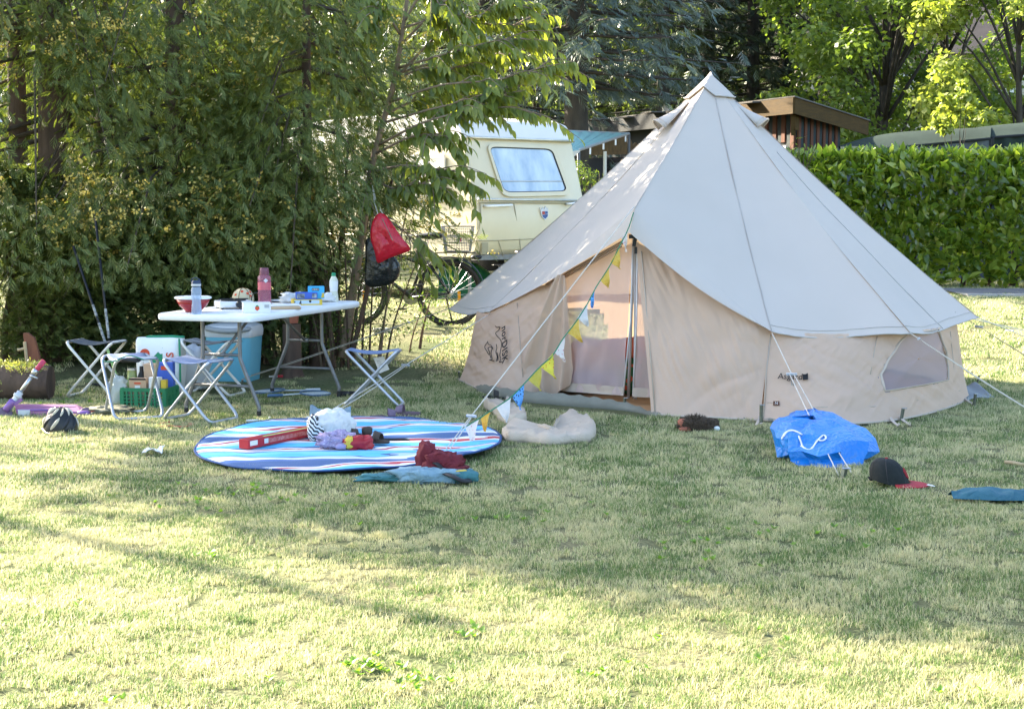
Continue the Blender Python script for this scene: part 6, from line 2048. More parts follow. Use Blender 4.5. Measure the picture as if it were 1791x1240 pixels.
# ---------------------------------------------------------------- footwear
def flipflop(name, label, p, rz, mat, strap, L=.24, group=None, tilt=0.0):
    t = thing(name, label, 'sandal', p, rz, group)
    b = MB(); ol = []
    for k in range(28):
        a_ = 2 * PI * k / 28; x = math.cos(a_) * L / 2
        w_ = L * (.185 + .035 * math.cos(a_)) * (1 - .12 * math.sin(a_) * math.sin(a_ * 2) * .3)
        ol.append(V(x, math.sin(a_) * w_, 0))
    b.loft([[q + V(0, 0, .0) for q in ol], [q * 1.02 + V(0, 0, .008) for q in ol], [q + V(0, 0, .024 - .01 * (q.x > 0)) for q in ol]], True)
    b.obj('sole', mat, t, smooth=True, ang=40)
    b = MB()
    def st(u, v):
        a_ = PI * u
        return V(L * (.02 + .22 * v), -math.cos(a_) * L * .2, .02 + math.sin(a_) * (.055 - .015 * v))
    b.grid(st, 12, 5); b.obj('strap', strap, t, smooth=True, solid=.004)
M['slipper_mauve'] = pm('slipper_mauve', (.17, .12, .14), (.12, .085, .10), 30, .8)
M['slipper_strap'] = pm('slipper_strap', (.17, .12, .17), (.12, .085, .12), 40, .6)
flipflop('sandal', 'mauve slide sandal behind the blanket, strap side towards the stool', G(677, 735) + V(0, 0, .01), R(8), M['slipper_mauve'], M['slipper_strap'])
flipflop('sandal', 'mauve sandal lying just behind the other one, heel towards the tent', G(700, 733) + V(.02, .14, .01), R(170), M['slipper_mauve'], M['slipper_strap'])
M['dark_rubber'] = pm('dark_rubber', (.03, .028, .026), (.05, .045, .04), 14, .7)
flipflop('sandal', 'small dark sandal on the grass in front of the left tent wall', G(863, 700) + V(0, 0, .01), R(5), M['dark_rubber'], M['dark_rubber'], .17)
M['fur_brown'] = pm('fur_brown', (.05, .034, .024), (.10, .07, .045), 60, .95, 1.0, 120)
def fur(name, o, n, ln, mat, seed, rad):
    g = np.random.default_rng(seed)
    d = unit(g.normal(size=(n, 3)) + [0, 0, .35]); d[:, 2] = np.abs(d[:, 2])
    pos = d * np.array(rad) + [0, 0, .0]
    x, y, z = axes(d + g.normal(size=d.shape) * .4)
    tv = [(-.10, 0, 0), (.10, 0, 0), (0, 1, 0)]
    return link(name, scatter_mesh(name, tv, [(0, 1, 2)], pos, x, y, z, g.uniform(.5, 1.1, n) * ln, [mat]), o)
M['fur_hair'] = leaf_mat('fur_hair', [(.04, .028, .02), (.09, .065, .045), (.14, .10, .07)], trans=.05, rough=.7)
p = G(1223, 754)
t = thing('slippers', 'pair of dark brown furry slippers with red lining beside the door flap', 'slippers', p, group=None)
b = MB(); blob(b, (-.03, .0, .04), (.11, .06, .055), .2, 3, 20); b.obj('slipper', M['fur_brown'], t, smooth=True)
f_ = fur('fur', t, 900, .028, M['fur_hair'], 2, (.115, .065, .075)); f_.location = (-.03, 0, .025); f_['kind'] = 'stuff'
b = MB(); blob(b, (.05, .05, .035), (.09, .05, .05), .2, 7, 20); b.obj('slipper', M['fur_brown'], t, smooth=True)
b = MB(); blob(b, (-.115, -.01, .055), (.03, .035, .03), .2, 1, 12); blob(b, (-.10, -.045, .02), (.04, .02, .015), .2, 1, 12); b.obj('lining', M['terracotta'], t, smooth=True)
b = MB(); blob(b, (.115, -.02, .02), (.02, .012, .016), .2, 1, 10); b.obj('white_tip', M['white_plastic'], t, smooth=True)

# ---------------------------------------------------------------- striped picnic blanket and what lies on it
def blanket_mat():
    m, nt, N, L = new_mat('blanket')
    out = N.new('ShaderNodeOutputMaterial'); tc = N.new('ShaderNodeTexCoord')
    sep = N.new('ShaderNodeSeparateXYZ'); L.new(tc.outputs['Object'], sep.inputs[0])
    mp = N.new('ShaderNodeMapping'); mp.inputs['Scale'].default_value = (1.6, 4.5, 1); L.new(tc.outputs['Object'], mp.inputs[0])
    nz = N.new('ShaderNodeTexNoise'); nz.inputs['Scale'].default_value = 1.25; nz.inputs['Detail'].default_value = 1.0; L.new(mp.outputs[0], nz.inputs['Vector'])
    sx = N.new('ShaderNodeMath'); sx.operation = 'MULTIPLY_ADD'; sx.inputs[1].default_value = -.13; L.new(sep.outputs[0], sx.inputs[0]); L.new(sep.outputs[1], sx.inputs[2])
    ad = N.new('ShaderNodeMath'); ad.operation = 'MULTIPLY_ADD'; ad.inputs[1].default_value = .30; L.new(nz.outputs[0], ad.inputs[0]); L.new(sx.outputs[0], ad.inputs[2])
    sc = N.new('ShaderNodeMath'); sc.operation = 'MULTIPLY_ADD'; sc.inputs[1].default_value = 1 / .98; sc.inputs[2].default_value = 3.13; L.new(ad.outputs[0], sc.inputs[0])
    fr = N.new('ShaderNodeMath'); fr.operation = 'FRACT'; L.new(sc.outputs[0], fr.inputs[0])
    lb, wh, nv, rd, pb = (.07, .43, .74), (.66, .69, .72), (.018, .08, .23), (.42, .02, .035), (.36, .51, .68)
    stops = [(0, lb), (.14, pb), (.17, wh), (.215, rd), (.255, wh), (.30, nv), (.45, (.04, .12, .33)), (.50, wh), (.545, pb), (.60, nv), (.625, lb), (.72, (.14, .5, .86)), (.80, nv), (.82, wh), (.86, rd), (.89, wh), (.93, nv), (.96, lb)]
    rp = ramp(N, stops); rp.color_ramp.interpolation = 'LINEAR'
    rp.color_ramp.interpolation = 'CONSTANT'
    L.new(fr.outputs[0], rp.inputs[0])
    p = N.new('ShaderNodeBsdfPrincipled'); p.inputs['Roughness'].default_value = .85; p.inputs['Specular IOR Level'].default_value = .15; p.inputs['Sheen Weight'].default_value = .1
    n2 = N.new('ShaderNodeTexNoise'); n2.inputs['Scale'].default_value = 260; L.new(tc.outputs['Object'], n2.inputs['Vector'])
    bp = N.new('ShaderNodeBump'); bp.inputs['Strength'].default_value = .35; bp.inputs['Distance'].default_value = .006; L.new(n2.outputs[0], bp.inputs['Height']); L.new(bp.outputs[0], p.inputs['Normal'])
    L.new(rp.outputs[0], p.inputs['Base Color']); L.new(p.outputs[0], out.inputs[0])
    return m
M['blanket'] = blanket_mat()
M['blanket_edge'] = pm('blanket_edge', (.03, .08, .22), None, 9, .8)
BC = V(-1.022, 10.02, 0)
BRX, BRY = .948, 1.15
blk = thing('picnic_blanket', 'oval picnic blanket with wavy blue, white and red stripes on the grass', 'blanket', BC)
def blk_z(x, y): return .030 + .020 * noise.noise(V(x * 2.3, y * 2.6, 1)) + .006 * noise.noise(V(x * 6, y * 8, 4))
b = MB(); m_, n_ = 26, 72
rings = []
for j in range(m_ + 1):
    f_ = max(.01, j / m_)
    ring = []
    for k in range(n_):
        a_ = 2 * PI * k / n_
        q = 1 / (abs(math.cos(a_)) ** 2.25 + abs(math.sin(a_)) ** 2.25) ** (1 / 2.25)
        q *= 1 + .03 * noise.noise(V(math.cos(a_) * 2.2, math.sin(a_) * 2.2, 3)) * f_
        x, y = BRX * q * math.cos(a_) * f_, BRY * q * math.sin(a_) * f_
        lift = .022 if (.2 < a_ % (2 * PI) < 0) else 0
        ring.append(V(x, y, blk_z(x, y) - (.008 if j == m_ else 0) + (.03 * max(0, math.cos(a_ + .55)) ** 6 * f_ ** 6)))
    rings.append(ring)
b.loft(rings, False)
b.add([V(0, 0, blk_z(0, 0))] + rings[0], [(0, 1 + k, 1 + (k + 1) % n_) for k in range(n_)])
b.obj('cloth', M['blanket'], blk, smooth=True)
b = MB(); b.tube([q + V(0, 0, -.001) for q in rings[-1]], .009, 6, closed=True, flat=.7); b.obj('binding', M['blanket_edge'], blk, smooth=True)
def on_blk(px, py):
    p = Z(px, py, .03)
    p.z = blk_z(p.x - BC.x, p.y - BC.y) + .003
    return p
# long red box (toy rocket box) with its far end behind the bag
a_, c_ = on_blk(433, 788), on_blk(620, 750)
d = c_ - a_
t = thing('long_box', 'long narrow red printed cardboard box lying across the blanket', 'box', a_, math.atan2(d.y, d.x))
b = MB(); b.box((d.length / 2, .03, .032), (d.length, .075, .058), bev=.003); b.obj('box', M['red_plastic'], t)
M['print_pink'] = pm('print_pink', (.55, .25, .22), (.4, .06, .05), 60, .5)
M['print_lime'] = pm('print_lime', (.4, .6, .2), None, 30, .5)
b = MB(); b.box((d.length * .42, -.0085, .034), (d.length * .5, .001, .026)); b.obj('print', M['print_pink'], t)
b = MB(); b.box((d.length * .45, .01, .0617), (d.length * .6, .02, .001)); b.obj('print', M['print_lime'], t)
b = MB(); b.box((.05, -.0085, .036), (.07, .001, .03)); b.box((.17, -.0085, .034), (.04, .001, .03)); b.obj('print', M['paper_white'], t)
for k, ch in enumerate('STAR'):
    pass
# white cloth bag with a striped ball and denim
p = on_blk(578, 770)
t = thing('cotton_bag', 'white cotton bag with a black and white striped cloth, on the red box', 'bag', p)
b = MB(); blob(b, (.02, .0, .085), (.12, .10, .10), .35, 11, 34, .8, fr=2.2); b.obj('bag', M['white_fabric'], t, smooth=True)
def stripe_mat(name, c1, c2, scale, rot=(0, 0, 0)):
    m, nt, N, L = new_mat(name)
    out = N.new('ShaderNodeOutputMaterial'); tc = N.new('ShaderNodeTexCoord'); mp = N.new('ShaderNodeMapping'); mp.inputs['Rotation'].default_value = rot
    L.new(tc.outputs['Object'], mp.inputs[0])
    wv_ = N.new('ShaderNodeTexWave'); wv_.inputs['Scale'].default_value = scale; wv_.inputs['Distortion'].default_value = 1.5; wv_.inputs['Detail'].default_value = 1; L.new(mp.outputs[0], wv_.inputs['Vector'])
    rp = ramp(N, [(.45, c1), (.55, c2)]); L.new(wv_.outputs[0], rp.inputs[0])
    p_ = N.new('ShaderNodeBsdfPrincipled'); p_.inputs['Roughness'].default_value = .8; L.new(rp.outputs[0], p_.inputs['Base Color']); L.new(p_.outputs[0], out.inputs[0])
    return m
M['zebra'] = stripe_mat('zebra', (.03, .03, .035), (.74, .74, .74), 16, (0, .9, .4))
b = MB(); blob(b, (-.085, -.05, .07), (.055, .055, .085), .3, 5, 22); b.obj('striped_cloth', M['zebra'], t, smooth=True)
M['denim'] = pm('denim', (.20, .28, .33), (.14, .2, .25), 14, .85, .3, 120)
b = MB()
b.grid(lambda u, v: V(-.14 + .26 * u, .06 + .05 * v, .10 + .10 * v * (1 - .4 * math.sin(u * 3)) + .02 * noise.noise(V(u * 6, v * 4, 8))), 16, 8); b.obj('denim_cloth', M['denim'], t, smooth=True, solid=.005)
M['lilac'] = dotted('lilac_cloth', (.42, .34, .50), (.6, .55, .66), 60, .25, .1)
p = on_blk(590, 784)
t = soft_at('cloth', 'crumpled lilac dotted cloth on the blanket', 'cloth', p, (.11, .07, .05), M['lilac'], 31, .6, .1, fr=3.5)
p = on_blk(624, 785)
t = thing('clothing', 'red and yellow crumpled clothing beside the lilac cloth', 'clothing', p)
b = MB(); blob(b, (0, 0, .035), (.10, .06, .042), .5, 14, 24, fr=3); b.obj('red_cloth', M['red_plastic'], t, smooth=True)
b = MB(); blob(b, (-.04, -.03, .04), (.03, .035, .04), .3, 3, 16); b.obj('yellow_cloth', M['yellow_print'], t, smooth=True)
b = MB(); blob(b, (-.09, -.03, .02), (.04, .03, .022), .3, 6, 14); b.obj('violet_cloth', M['bed_violet'], t, smooth=True)
M['leather_brown'] = pm('leather_brown', (.07, .05, .035), (.045, .032, .024), 14, .6)
for px, py, rz_, lab in ((612, 772, .3, 'brown leather sandal behind the red clothing on the blanket'), (654, 778, -.3, 'brown leather sandal tipped over at the right of the clothing pile')):
    p = on_blk(px, py)
    flipflop('sandal', lab, p + V(0, .02, .01), rz_, M['leather_brown'], M['leather_brown'], .2)
p = on_blk(650, 771)
t = thing('sunglasses_strap', 'black cord loop with clip on the blanket', 'cord', p)
b = MB(); b.tube(catmull([V(-.1, .0, .05), V(-.02, .03, .03), V(.08, .02, .012), V(.2, .04, .01), V(.235, .0, .01), V(.17, -.03, .01), V(.06, -.02, .012), V(0, -.01, .02)], 6), .005, 6); b.obj('cord', M['black_plastic'], t, smooth=True)
b = MB(); blob(b, (-.03, .03, .06), (.035, .03, .03), .2, 2, 12); b.obj('clip', M['leather_brown'], t, smooth=True)
# backpack at the near right edge
M['pack_teal'] = pm('pack_teal', (.06, .20, .22), (.05, .16, .18), 9, .75, .4, 60)
M['pack_grey'] = pm('pack_grey', (.22, .34, .40), (.17, .28, .34), 9, .8, .4, 60)
M['pack_maroon'] = pm('pack_maroon', (.16, .018, .028), (.12, .014, .02), 9, .75, .4, 60)
p = G(745, 846) + V(0, 0, .012)
t = thing('backpack', 'flattened teal and maroon backpack lying at the near edge of the blanket', 'backpack', p)
def sheet(fn, nu, nv, nm, mat, par, solid=.008):
    b = MB(); b.grid(fn, nu, nv); return b.obj(nm, mat, par, smooth=True, solid=solid)
b = MB(); blob(b, (.02, .03, .03), (.22, .085, .045), .35, 41, 30, .8, fr=2.5); b.obj('main_pocket', M['pack_grey'], t, smooth=True)
b = MB(); blob(b, (.08, .09, .075), (.115, .08, .075), .4, 43, 28, .85, fr=2.8); blob(b, (.0, .11, .10), (.06, .05, .085), .4, 47, 22); blob(b, (.17, .06, .05), (.07, .06, .035), .3, 44, 18); b.obj('top_flap', M['pack_maroon'], t, smooth=True)
b = MB(); blob(b, (-.24, .04, .016), (.14, .055, .022), .4, 45, 24); blob(b, (.2, .0, .03), (.09, .05, .034), .3, 46, 20); b.obj('side_pocket', M['pack_teal'], t, smooth=True)
b = MB(); b.tube(catmull([V(-.3, .06, .02), V(-.2, .07, .045), V(-.1, .09, .03), V(-.02, .1, .09), V(.05, .02, .10), V(.1, -.02, .06)], 6), .012, 6, flat=.5)
b.tube(catmull([V(.1, -.02, .05), V(.15, -.07, .04), V(.2, -.09, .02), V(.24, -.05, .015)], 6), .02, 6, flat=.5); b.obj('shoulder_strap', M['black_plastic'], t, smooth=True)
b = MB(); b.box((.19, -.02, .064), (.06, .03, .004), rz=.3); b.obj('logo_patch', M['yellow_print'], t)

# ---------------------------------------------------------------- empty tent sacks
M['sack'] = pm('sack', (.52, .43, .33), (.46, .38, .29), 6, .85, .3, 120)
def sack(label, outline, hts, seed, extra=None):
    pts = [G(*q) for q in outline]
    c = sum(pts, V(0, 0, 0)) / len(pts)
    t = thing('tent_sack', label, 'sack', c, group='empty canvas tent sacks on the grass')
    loc = [q - c for q in pts]
    edge = catmull(loc, 5, closed=True)
    b = MB(); rings = []
    for f_, h_ in ((1.0, .0), (1.01, .3), (1.0, .7), (.93, 1.0), (.65, .85), (.35, .7), (.06, .6)):
        rings.append([V(q.x * f_, q.y * f_, h_ * hts * (1 + .35 * noise.noise(V(q.x * f_ * 7, q.y * f_ * 7, seed))) + .05 * (abs(noise.noise(V(q.x * f_ * 9, q.y * f_ * 14, seed + 3))) - .2) * h_) for q in edge])
    b.loft(rings, True)
    b.obj('cloth', M['sack'], t, smooth=True)
    return t
sack('bent empty canvas sack in front of the tent door, its right end folded up', [(880, 760), (905, 750), (940, 756), (967, 763), (980, 745), (983, 738), (1010, 736), (1034, 744), (1042, 762), (1030, 774), (1000, 776), (962, 780), (920, 775), (885, 772)], .07, 3)
t = sack('smaller empty canvas sack behind the bent one, with a drawcord', [(846, 714), (866, 716), (890, 724), (912, 730), (921, 740), (915, 744), (890, 744), (874, 738), (862, 724)], .085, 8)
b = MB(); q = G(905, 742) - t.location; b.tube(catmull([q + V(-.05, -.02, .02), q + V(0, -.03, .04), q + V(.04, -.03, .03), q + V(.06, -.03, .015)], 5), .008, 5); b.obj('drawcord', M['black_plastic'], t)

# ---------------------------------------------------------------- blue shopping tote
def crumple(label_parent, c, rad, seed, n, mat, nm, amp=.2, fr=2.0):
    b = MB(); rings = []
    for j in range(n // 2 + 1):
        th = PI * j / (n // 2); ring = []
        for k in range(n):
            ph = 2 * PI * k / n
            f_ = lambda w_: math.copysign(abs(w_) ** .78, w_)
            d = V(f_(math.sin(th)) * f_(math.cos(ph)), f_(math.sin(th)) * f_(math.sin(ph)), -f_(math.cos(th)))
            q = d * fr + V(seed, 0, 0)
            ridg = (1 - 2 * abs(noise.noise(q))) * .5 + (1 - 2 * abs(noise.noise(q * 2.1 + V(3, 1, 2)))) * .42 + (1 - 2 * abs(noise.noise(q * 4.6 + V(1, 7, 2)))) * .26
            s_ = 1 + amp * (ridg - .35)
            jt_ = V(*(noise.noise(V(j * 3.7, k * 5.3, 11 * w_)) for w_ in (1, 2, 3))) * .034
            ring.append(V(c[0] + d.x * rad[0] * s_ + jt_.x, c[1] + d.y * rad[1] * s_ + jt_.y + 1.5 * (c[2] + d.z * rad[2] * s_ - .1), max(.002, c[2] + d.z * rad[2] * s_ + jt_.z)))
        rings.append(ring)
    b.loft(rings, True)
    return b, b.obj(nm, mat, label_parent, smooth=True, ang=8)
M['tote_blue'] = pm('tote_blue', (.004, .19, .60), (.005, .16, .52), 5, .3, .5, 55, spec=.55)
p = G(1448, 811)
tote = thing('tote_bag', 'bright blue woven plastic carrier bag slumped in front of the tent', 'bag', (p.x, p.y + .24, 0))
crease(M['tote_blue'], 9, .5, .03)
tb_, to = crumple(tote, (0, 0, .10), (.262, .26, .105), 5.3, 18, M['tote_blue'], 'bag', .36, 1.35)
bm2, to2 = crumple(tote, (.03, .17, .15), (.15, .13, .075), 2.1, 12, M['tote_blue'], 'bag_fold', .5, 1.3)
bvh = BVHTree.FromPolygons([Vector(v) + tote.location for v in tb_.v] + [Vector(v) + tote.location for v in bm2.v], list(tb_.f) + [tuple(i + len(tb_.v) for i in f) for f in bm2.f])
def cast(px, py, off=.004):
    o = V(0, 0, CAM_H); d = ray(px, py).normalized()
    h = bvh.ray_cast(o, d)
    if h[0] is None: return None
    return h[0] - d * off
def strap_on(px_pts, r_, nm, mat, par):
    q = [cast(*p) for p in catmull2(px_pts)]
    q = [x - par.location for x in q if x is not None]
    if len(q) > 2: MB().tube(q, r_, 5, flat=.6).obj(nm, mat, par, smooth=True)
def catmull2(pts): return [(p.x, p.y) for p in catmull([V(a, c, 0) for a, c in pts], 5)]
strap_on([(1367, 768), (1373, 757), (1383, 752), (1394, 755), (1403, 760)], .006, 'strap', M['paper_white'], tote)
strap_on([(1370, 764), (1378, 755), (1390, 753), (1400, 758)], .005, 'strap', M['paper_white'], tote)
strap_on([(1397, 762), (1401, 773), (1404, 781), (1412, 786), (1420, 784), (1427, 774), (1432, 768), (1440, 761), (1445, 765), (1440, 770), (1432, 770)], .006, 'strap', M['paper_white'], tote)
strap_on([(1400, 780), (1408, 783), (1416, 786), (1424, 779)], .005, 'strap', M['paper_white'], tote)

# ---------------------------------------------------------------- black cap with red brim
M['cap_black'] = pm('cap_black', (.010, .013, .013), (.016, .02, .019), 30, .85, .2, 160)
M['cap_red'] = pm('cap_red', (.36, .02, .03), (.3, .018, .025), 30, .7, .2, 160)
p = G(1556, 850) + V(0, 0, .012)
cap = thing('baseball_cap', 'black baseball cap with a flat red brim lying on the grass', 'cap', p, R(-18))
b = MB()
def capf(u, v):
    a_ = 2 * PI * u; th = v * PI / 2
    r_ = .098 * math.cos(th) ** .72
    return V(r_ * math.cos(a_) * 1.08 - .02 * math.sin(th), r_ * math.sin(a_), .012 + .125 * math.sin(th) ** 1.0 + .02 * math.cos(a_) * math.cos(th) * -1)
b.grid(capf, 36, 14); b.obj('crown', M['cap_black'], cap, smooth=True)
b = MB()
def brim(u, v):
    a_ = -1.25 + 2.5 * u
    r0_, r1_ = .1, .1 + .085 * math.cos(a_ * .9)
    r_ = r0_ + (r1_ - r0_) * v
    return V(r_ * math.cos(a_) * 1.1, r_ * math.sin(a_) * .95, .012 - .01 * v)
b.grid(brim, 22, 6); b.obj('brim', M['cap_red'], cap, smooth=True, solid=.005)
b = MB(); b.lathe([(0, 0), (.008, 0), (.007, .006), (0, .007)], 10, (-.02, 0, .136)); b.obj('button', M['cap_red'], cap)
b = MB()
for a in range(6):
    b.tube([Vector(capf((a + .5) / 6, k / 10)) * 1.003 for k in range(11)], .0016, 4)
b.obj('stitching', M['black_plastic'], cap)
b = MB(); q = [Vector(capf(u % 1, v)) * 1.02 for u, v in ((.96, .28), (.0, .22), (.04, .28), (.045, .42), (0, .5), (.955, .42))]; b.add(q, [(0, 1, 2, 3, 4, 5)]); b.tube(q, .004, 5, closed=True); b.obj('badge', M['cap_red'], cap)
b = MB(); b.tube([V(-.095, .03, .02), V(-.108, 0, .03), V(-.095, -.03, .02)], .01, 6, flat=.5); b.obj('strap', M['cap_black'], cap)
b = MB(); b.add([V(.19, -.01, .006), V(.235, -.04, .006), V(.24, -.03, .007), V(.2, .02, .007)], [(0, 1, 2, 3)]); b.obj('tag', M['paper_white'], cap)

# ---------------------------------------------------------------- teal garment, stick, mat, scraps
M['teal_cloth'] = pm('teal_cloth', (.035, .12, .16), (.028, .10, .135), 9, .8, .3, 100)
p = G(1745, 878) + V(0, 0, .015)
t = thing('garment', 'teal garment lying crumpled on the grass at the right', 'garment', p)
b = MB()
b.grid(lambda u, v: V(-.235 + .62 * u, .02 + (.05 + .05 * min(1, u * 3)) * (v - .5) * 2, .008 + (.05 + .015 * math.sin(u * 9)) * math.sin(PI * v) ** .7 * (.45 + .55 * min(1, u * 2.5)) + .022 * noise.noise(V(u * 9, v * 3.5, 2)) * math.sin(PI * v)), 60, 18)
b.obj('cloth', M['teal_cloth'], t, smooth=True)
M['wood_pale'] = pm('wood_pale', (.42, .33, .2), (.34, .26, .15), 20, .8)
ground_line('wooden_stick', 'short pale wooden stick in the grass above the teal garment', 'stick', [(1758, 812), (1775, 815), (1800, 818)], .011, M['wood_pale'], .014)
M['mat_grey'] = pm('mat_grey', (.24, .26, .27), (.19, .21, .22), 5, .8, .2, 60)
q = [G(*x) for x in ((1690, 706), (1738, 697), (1705, 680), (1685, 683))]
t = thing('floor_mat', 'grey mat sticking out from under the right side of the tent', 'mat', q[0])
b = MB(); b.grid(lambda u, v: q[0].lerp(q[1], u).lerp(q[3].lerp(q[2], u), v) - q[0] + V(0, 0, .022 + .012 * math.sin(u * 5 + v * 3) + .02 * v), 14, 10); b.obj('sheet', M['mat_grey'], t, smooth=True, solid=.012)
p = G(268, 796)
t = thing('paper_scrap', 'crumpled white paper tissue on the sunny grass', 'paper', p)
b = MB(); b.grid(lambda u, v: V(-.06 + .12 * u + .02 * noise.noise(V(u * 4, v * 4, 1)), -.04 + .08 * v, .012 + .045 * abs(math.sin(u * 3.2 + v * 1.5)) * (.4 + .6 * u) + .02 * noise.noise(V(u * 6, v * 6, 3))), 14, 12); b.obj('sheet', M['paper_white'], t, smooth=True, solid=.002)
p = G(538, 734)
soft_at('paper_scrap', 'tiny white paper scrap behind the blanket', 'paper', p, (.014, .012, .012), M['paper_white'], 4, .4)

for nm_, sc_ , st_ in (('sack', 9, .7), ('pack_teal', 16, .8), ('pack_grey', 16, .8), ('pack_maroon', 16, .8), ('white_fabric', 14, .6), ('teal_cloth', 14, .7), ('bag_red', 16, .6), ('lilac', 18, .7), ('camo', 14, .8)):
    if nm_ in M: crease(M[nm_], sc_, st_, .02)
# ---------------------------------------------------------------- scooter, helmet, jacket, planter, poles at the left
M['purple'] = pm('purple', (.22, .12, .34), (.18, .10, .29), 6, .35, metal=.4)
M['purple_deck'] = pm('purple_deck', (.30, .13, .24), (.26, .11, .21), 20, .8)
M['pink_grip'] = pm('pink_grip', (.52, .06, .12), (.42, .05, .1), 20, .6)
p = G(20, 728) + V(0, 0, .035)
sct = thing('kick_scooter', 'purple kick scooter lying on its side with a pink grip', 'scooter', p)
SY = p.y
def SP_(px, py, dy=0.0): return P(px, py, SY + dy) - p
b = MB()
d0, d1 = SP_(30, 713, .1), SP_(142, 718, .1)
dk = [SP_(26, 710, .12), SP_(132, 711, .12), SP_(152, 721, .1), SP_(140, 725, .02), SP_(78, 730, 0), SP_(30, 729, 0)]
b.prism(dk, V(.0, .03, .012)); b.obj('deck', M['purple_deck'], sct)
b = MB(); b.tube([q + V(0, -.004, 0) for q in (SP_(30, 717, .02), SP_(80, 717, .02), SP_(150, 723, .02))], .007, 6); b.tube([SP_(30, 729, -.01), SP_(80, 730, -.01), SP_(140, 726, 0)], .007, 6); b.obj('deck_rail', M['purple'], sct, smooth=True)
b = MB(); b.box(SP_(42, 723, -.012), (.085, .004, .05)); b.obj('deck_label', M['cool_grey'], sct)
b = MB(); blob(b, SP_(147, 722, .03), (.055, .03, .018), .05, 1, 14, .9, flat_bottom=False); b.obj('brake_fender', M['purple'], sct, smooth=True)
for px, py, nm in ((8, 724, 'wheel'), (152, 725, 'wheel')):
    b = MB(); b.lathe([(.0, -.014), (.03, -.014), (.052, -.012), (.058, 0), (.052, .012), (.03, .014), (0, .014)], 22, SP_(px, py, .04), axis=(.25, -.75, .55)); b.obj(nm, M['slipper_strap'], sct, smooth=True, ang=50)
st0, st1_ = SP_(14, 716, .05), SP_(58, 655, .12)
b = MB(); b.tube([st0, st0.lerp(st1_, .5)], .024, 10); b.tube([st0.lerp(st1_, .35), st0.lerp(st1_, .42)], .032, 10); b.obj('head_tube', M['cool_grey'], sct, smooth=True)
b = MB(); b.tube([st0.lerp(st1_, .45), st0.lerp(st1_, 1.0)], .015, 10); b.obj('steering_stem', M['steel'], sct, smooth=True)
b = MB(); b.box(SP_(17, 709, .05), (.10, .05, .05), rot=Matrix.Rotation(-.9, 3, 'Y'), bev=.01); b.box(SP_(32, 703, .04), (.07, .02, .02), rot=Matrix.Rotation(-.6, 3, 'Y')); b.obj('folding_joint', M['purple'], sct, smooth=True, ang=40)
b = MB(); b.tube([SP_(58, 655, .12), SP_(64, 646, .12)], .022, 10); b.tube([SP_(52, 656, .1), SP_(66, 662, .1)], .008, 6); b.obj('clamp', M['steel'], sct, smooth=True)
b = MB(); b.tube([SP_(63, 648, .12), SP_(77, 631, .13)], [.019, .021], 10); b.obj('grip', M['pink_grip'], sct, smooth=True)
M['helmet_black'] = pm('helmet_black', (.014, .016, .018), (.02, .022, .025), 12, .35)
M['helmet_pale'] = pm('helmet_pale', (.52, .48, .38), (.44, .40, .31), 30, .5)
p = G(106, 756)
t = thing('bicycle_helmet', 'black and cream bicycle helmet with vents lying on the grass', 'helmet', p, R(-20))
HR = (.118, .10, .145)
def hel(a_, th, k=1.0):
    return V(HR[0] * math.cos(a_) * math.cos(th), HR[1] * math.sin(a_) * math.cos(th), HR[2] * math.sin(th)) * k + V(0, 0, .022)
b = MB(); b.grid(lambda u, v: hel(u * 2 * PI, -.12 + v * (PI / 2 + .12)), 32, 14); b.obj('shell', M['helmet_black'], t, smooth=True)
for k in range(9):
    a0 = k * 2 * PI / 9 + .2
    for th0, th1 in ((.05, .62), (.72, 1.28)):
        b = MB()
        def rib(u, v, a0=a0, th0=th0, th1=th1):
            th = th0 + (th1 - th0) * v
            a_ = a0 + (u - .5) * .26 * (1 - abs(2 * v - 1) ** 3 * .7) + .9 * (th - .5)
            return hel(a_, th, 1.01 + .09 * math.sin(PI * u) * math.sin(PI * v) ** .5)
        b.grid(rib, 5, 5)
        b.obj('vent_rib', M['helmet_pale'] if (k * 2 + int(th0 * 10)) % 4 else M['helmet_black'], t, smooth=True)
b = MB(); b.tube(catmull([V(-.1, -.06, .03), V(-.03, -.11, .012), V(.05, -.12, .01), V(.1, -.06, .03)], 5), .006, 5, flat=.5); b.obj('chin_strap', M['black_plastic'], t)
M['camo'] = pm('camo', (.20, .19, .14), (.10, .11, .07), 14, .85, .3, 60)
p = G(182, 728)
t = thing('rain_coat', 'crumpled olive and red jacket on the ground behind the helmet', 'jacket', p + V(0, .06, 0))
b = MB(); blob(b, (0, .06, .022), (.17, .12, .035), .5, 51, 30, .8, fr=3); b.obj('cloth', M['camo'], t, smooth=True)
b = MB(); blob(b, (-.1, .02, .018), (.08, .04, .02), .4, 52, 16); b.obj('lining', M['red_plastic'], t, smooth=True)
p = G(40, 702)
lg = thing('log_planter', 'hollow brown log planted with yellow-green stonecrop at the left edge', 'planter', (p.x, p.y + .13, 0), .03)
b = MB()
b.loft([[V(x, (.135 + .012 * math.sin(x * 9)) * math.cos(a_) * (1 + .08 * noise.noise(V(x * 4, a_ * 2, 1))), .13 + .13 * math.sin(a_) * (1 + .1 * noise.noise(V(x * 5, a_ * 2, 5)))) for a_ in [2 * PI * k / 20 for k in range(20)]] for x in [-.62 + .8 * i / 16 for i in range(17)]], True)
b.obj('log', M['bark'], lg, smooth=True, ang=50)
g = np.random.default_rng(3); cp = []
for _ in range(80):
    c = np.array([g.uniform(-.6, .12), g.uniform(-.12, .1), .25])
    for _ in range(26): cp.append(c + g.normal(size=3) * [.035, .03, .022])
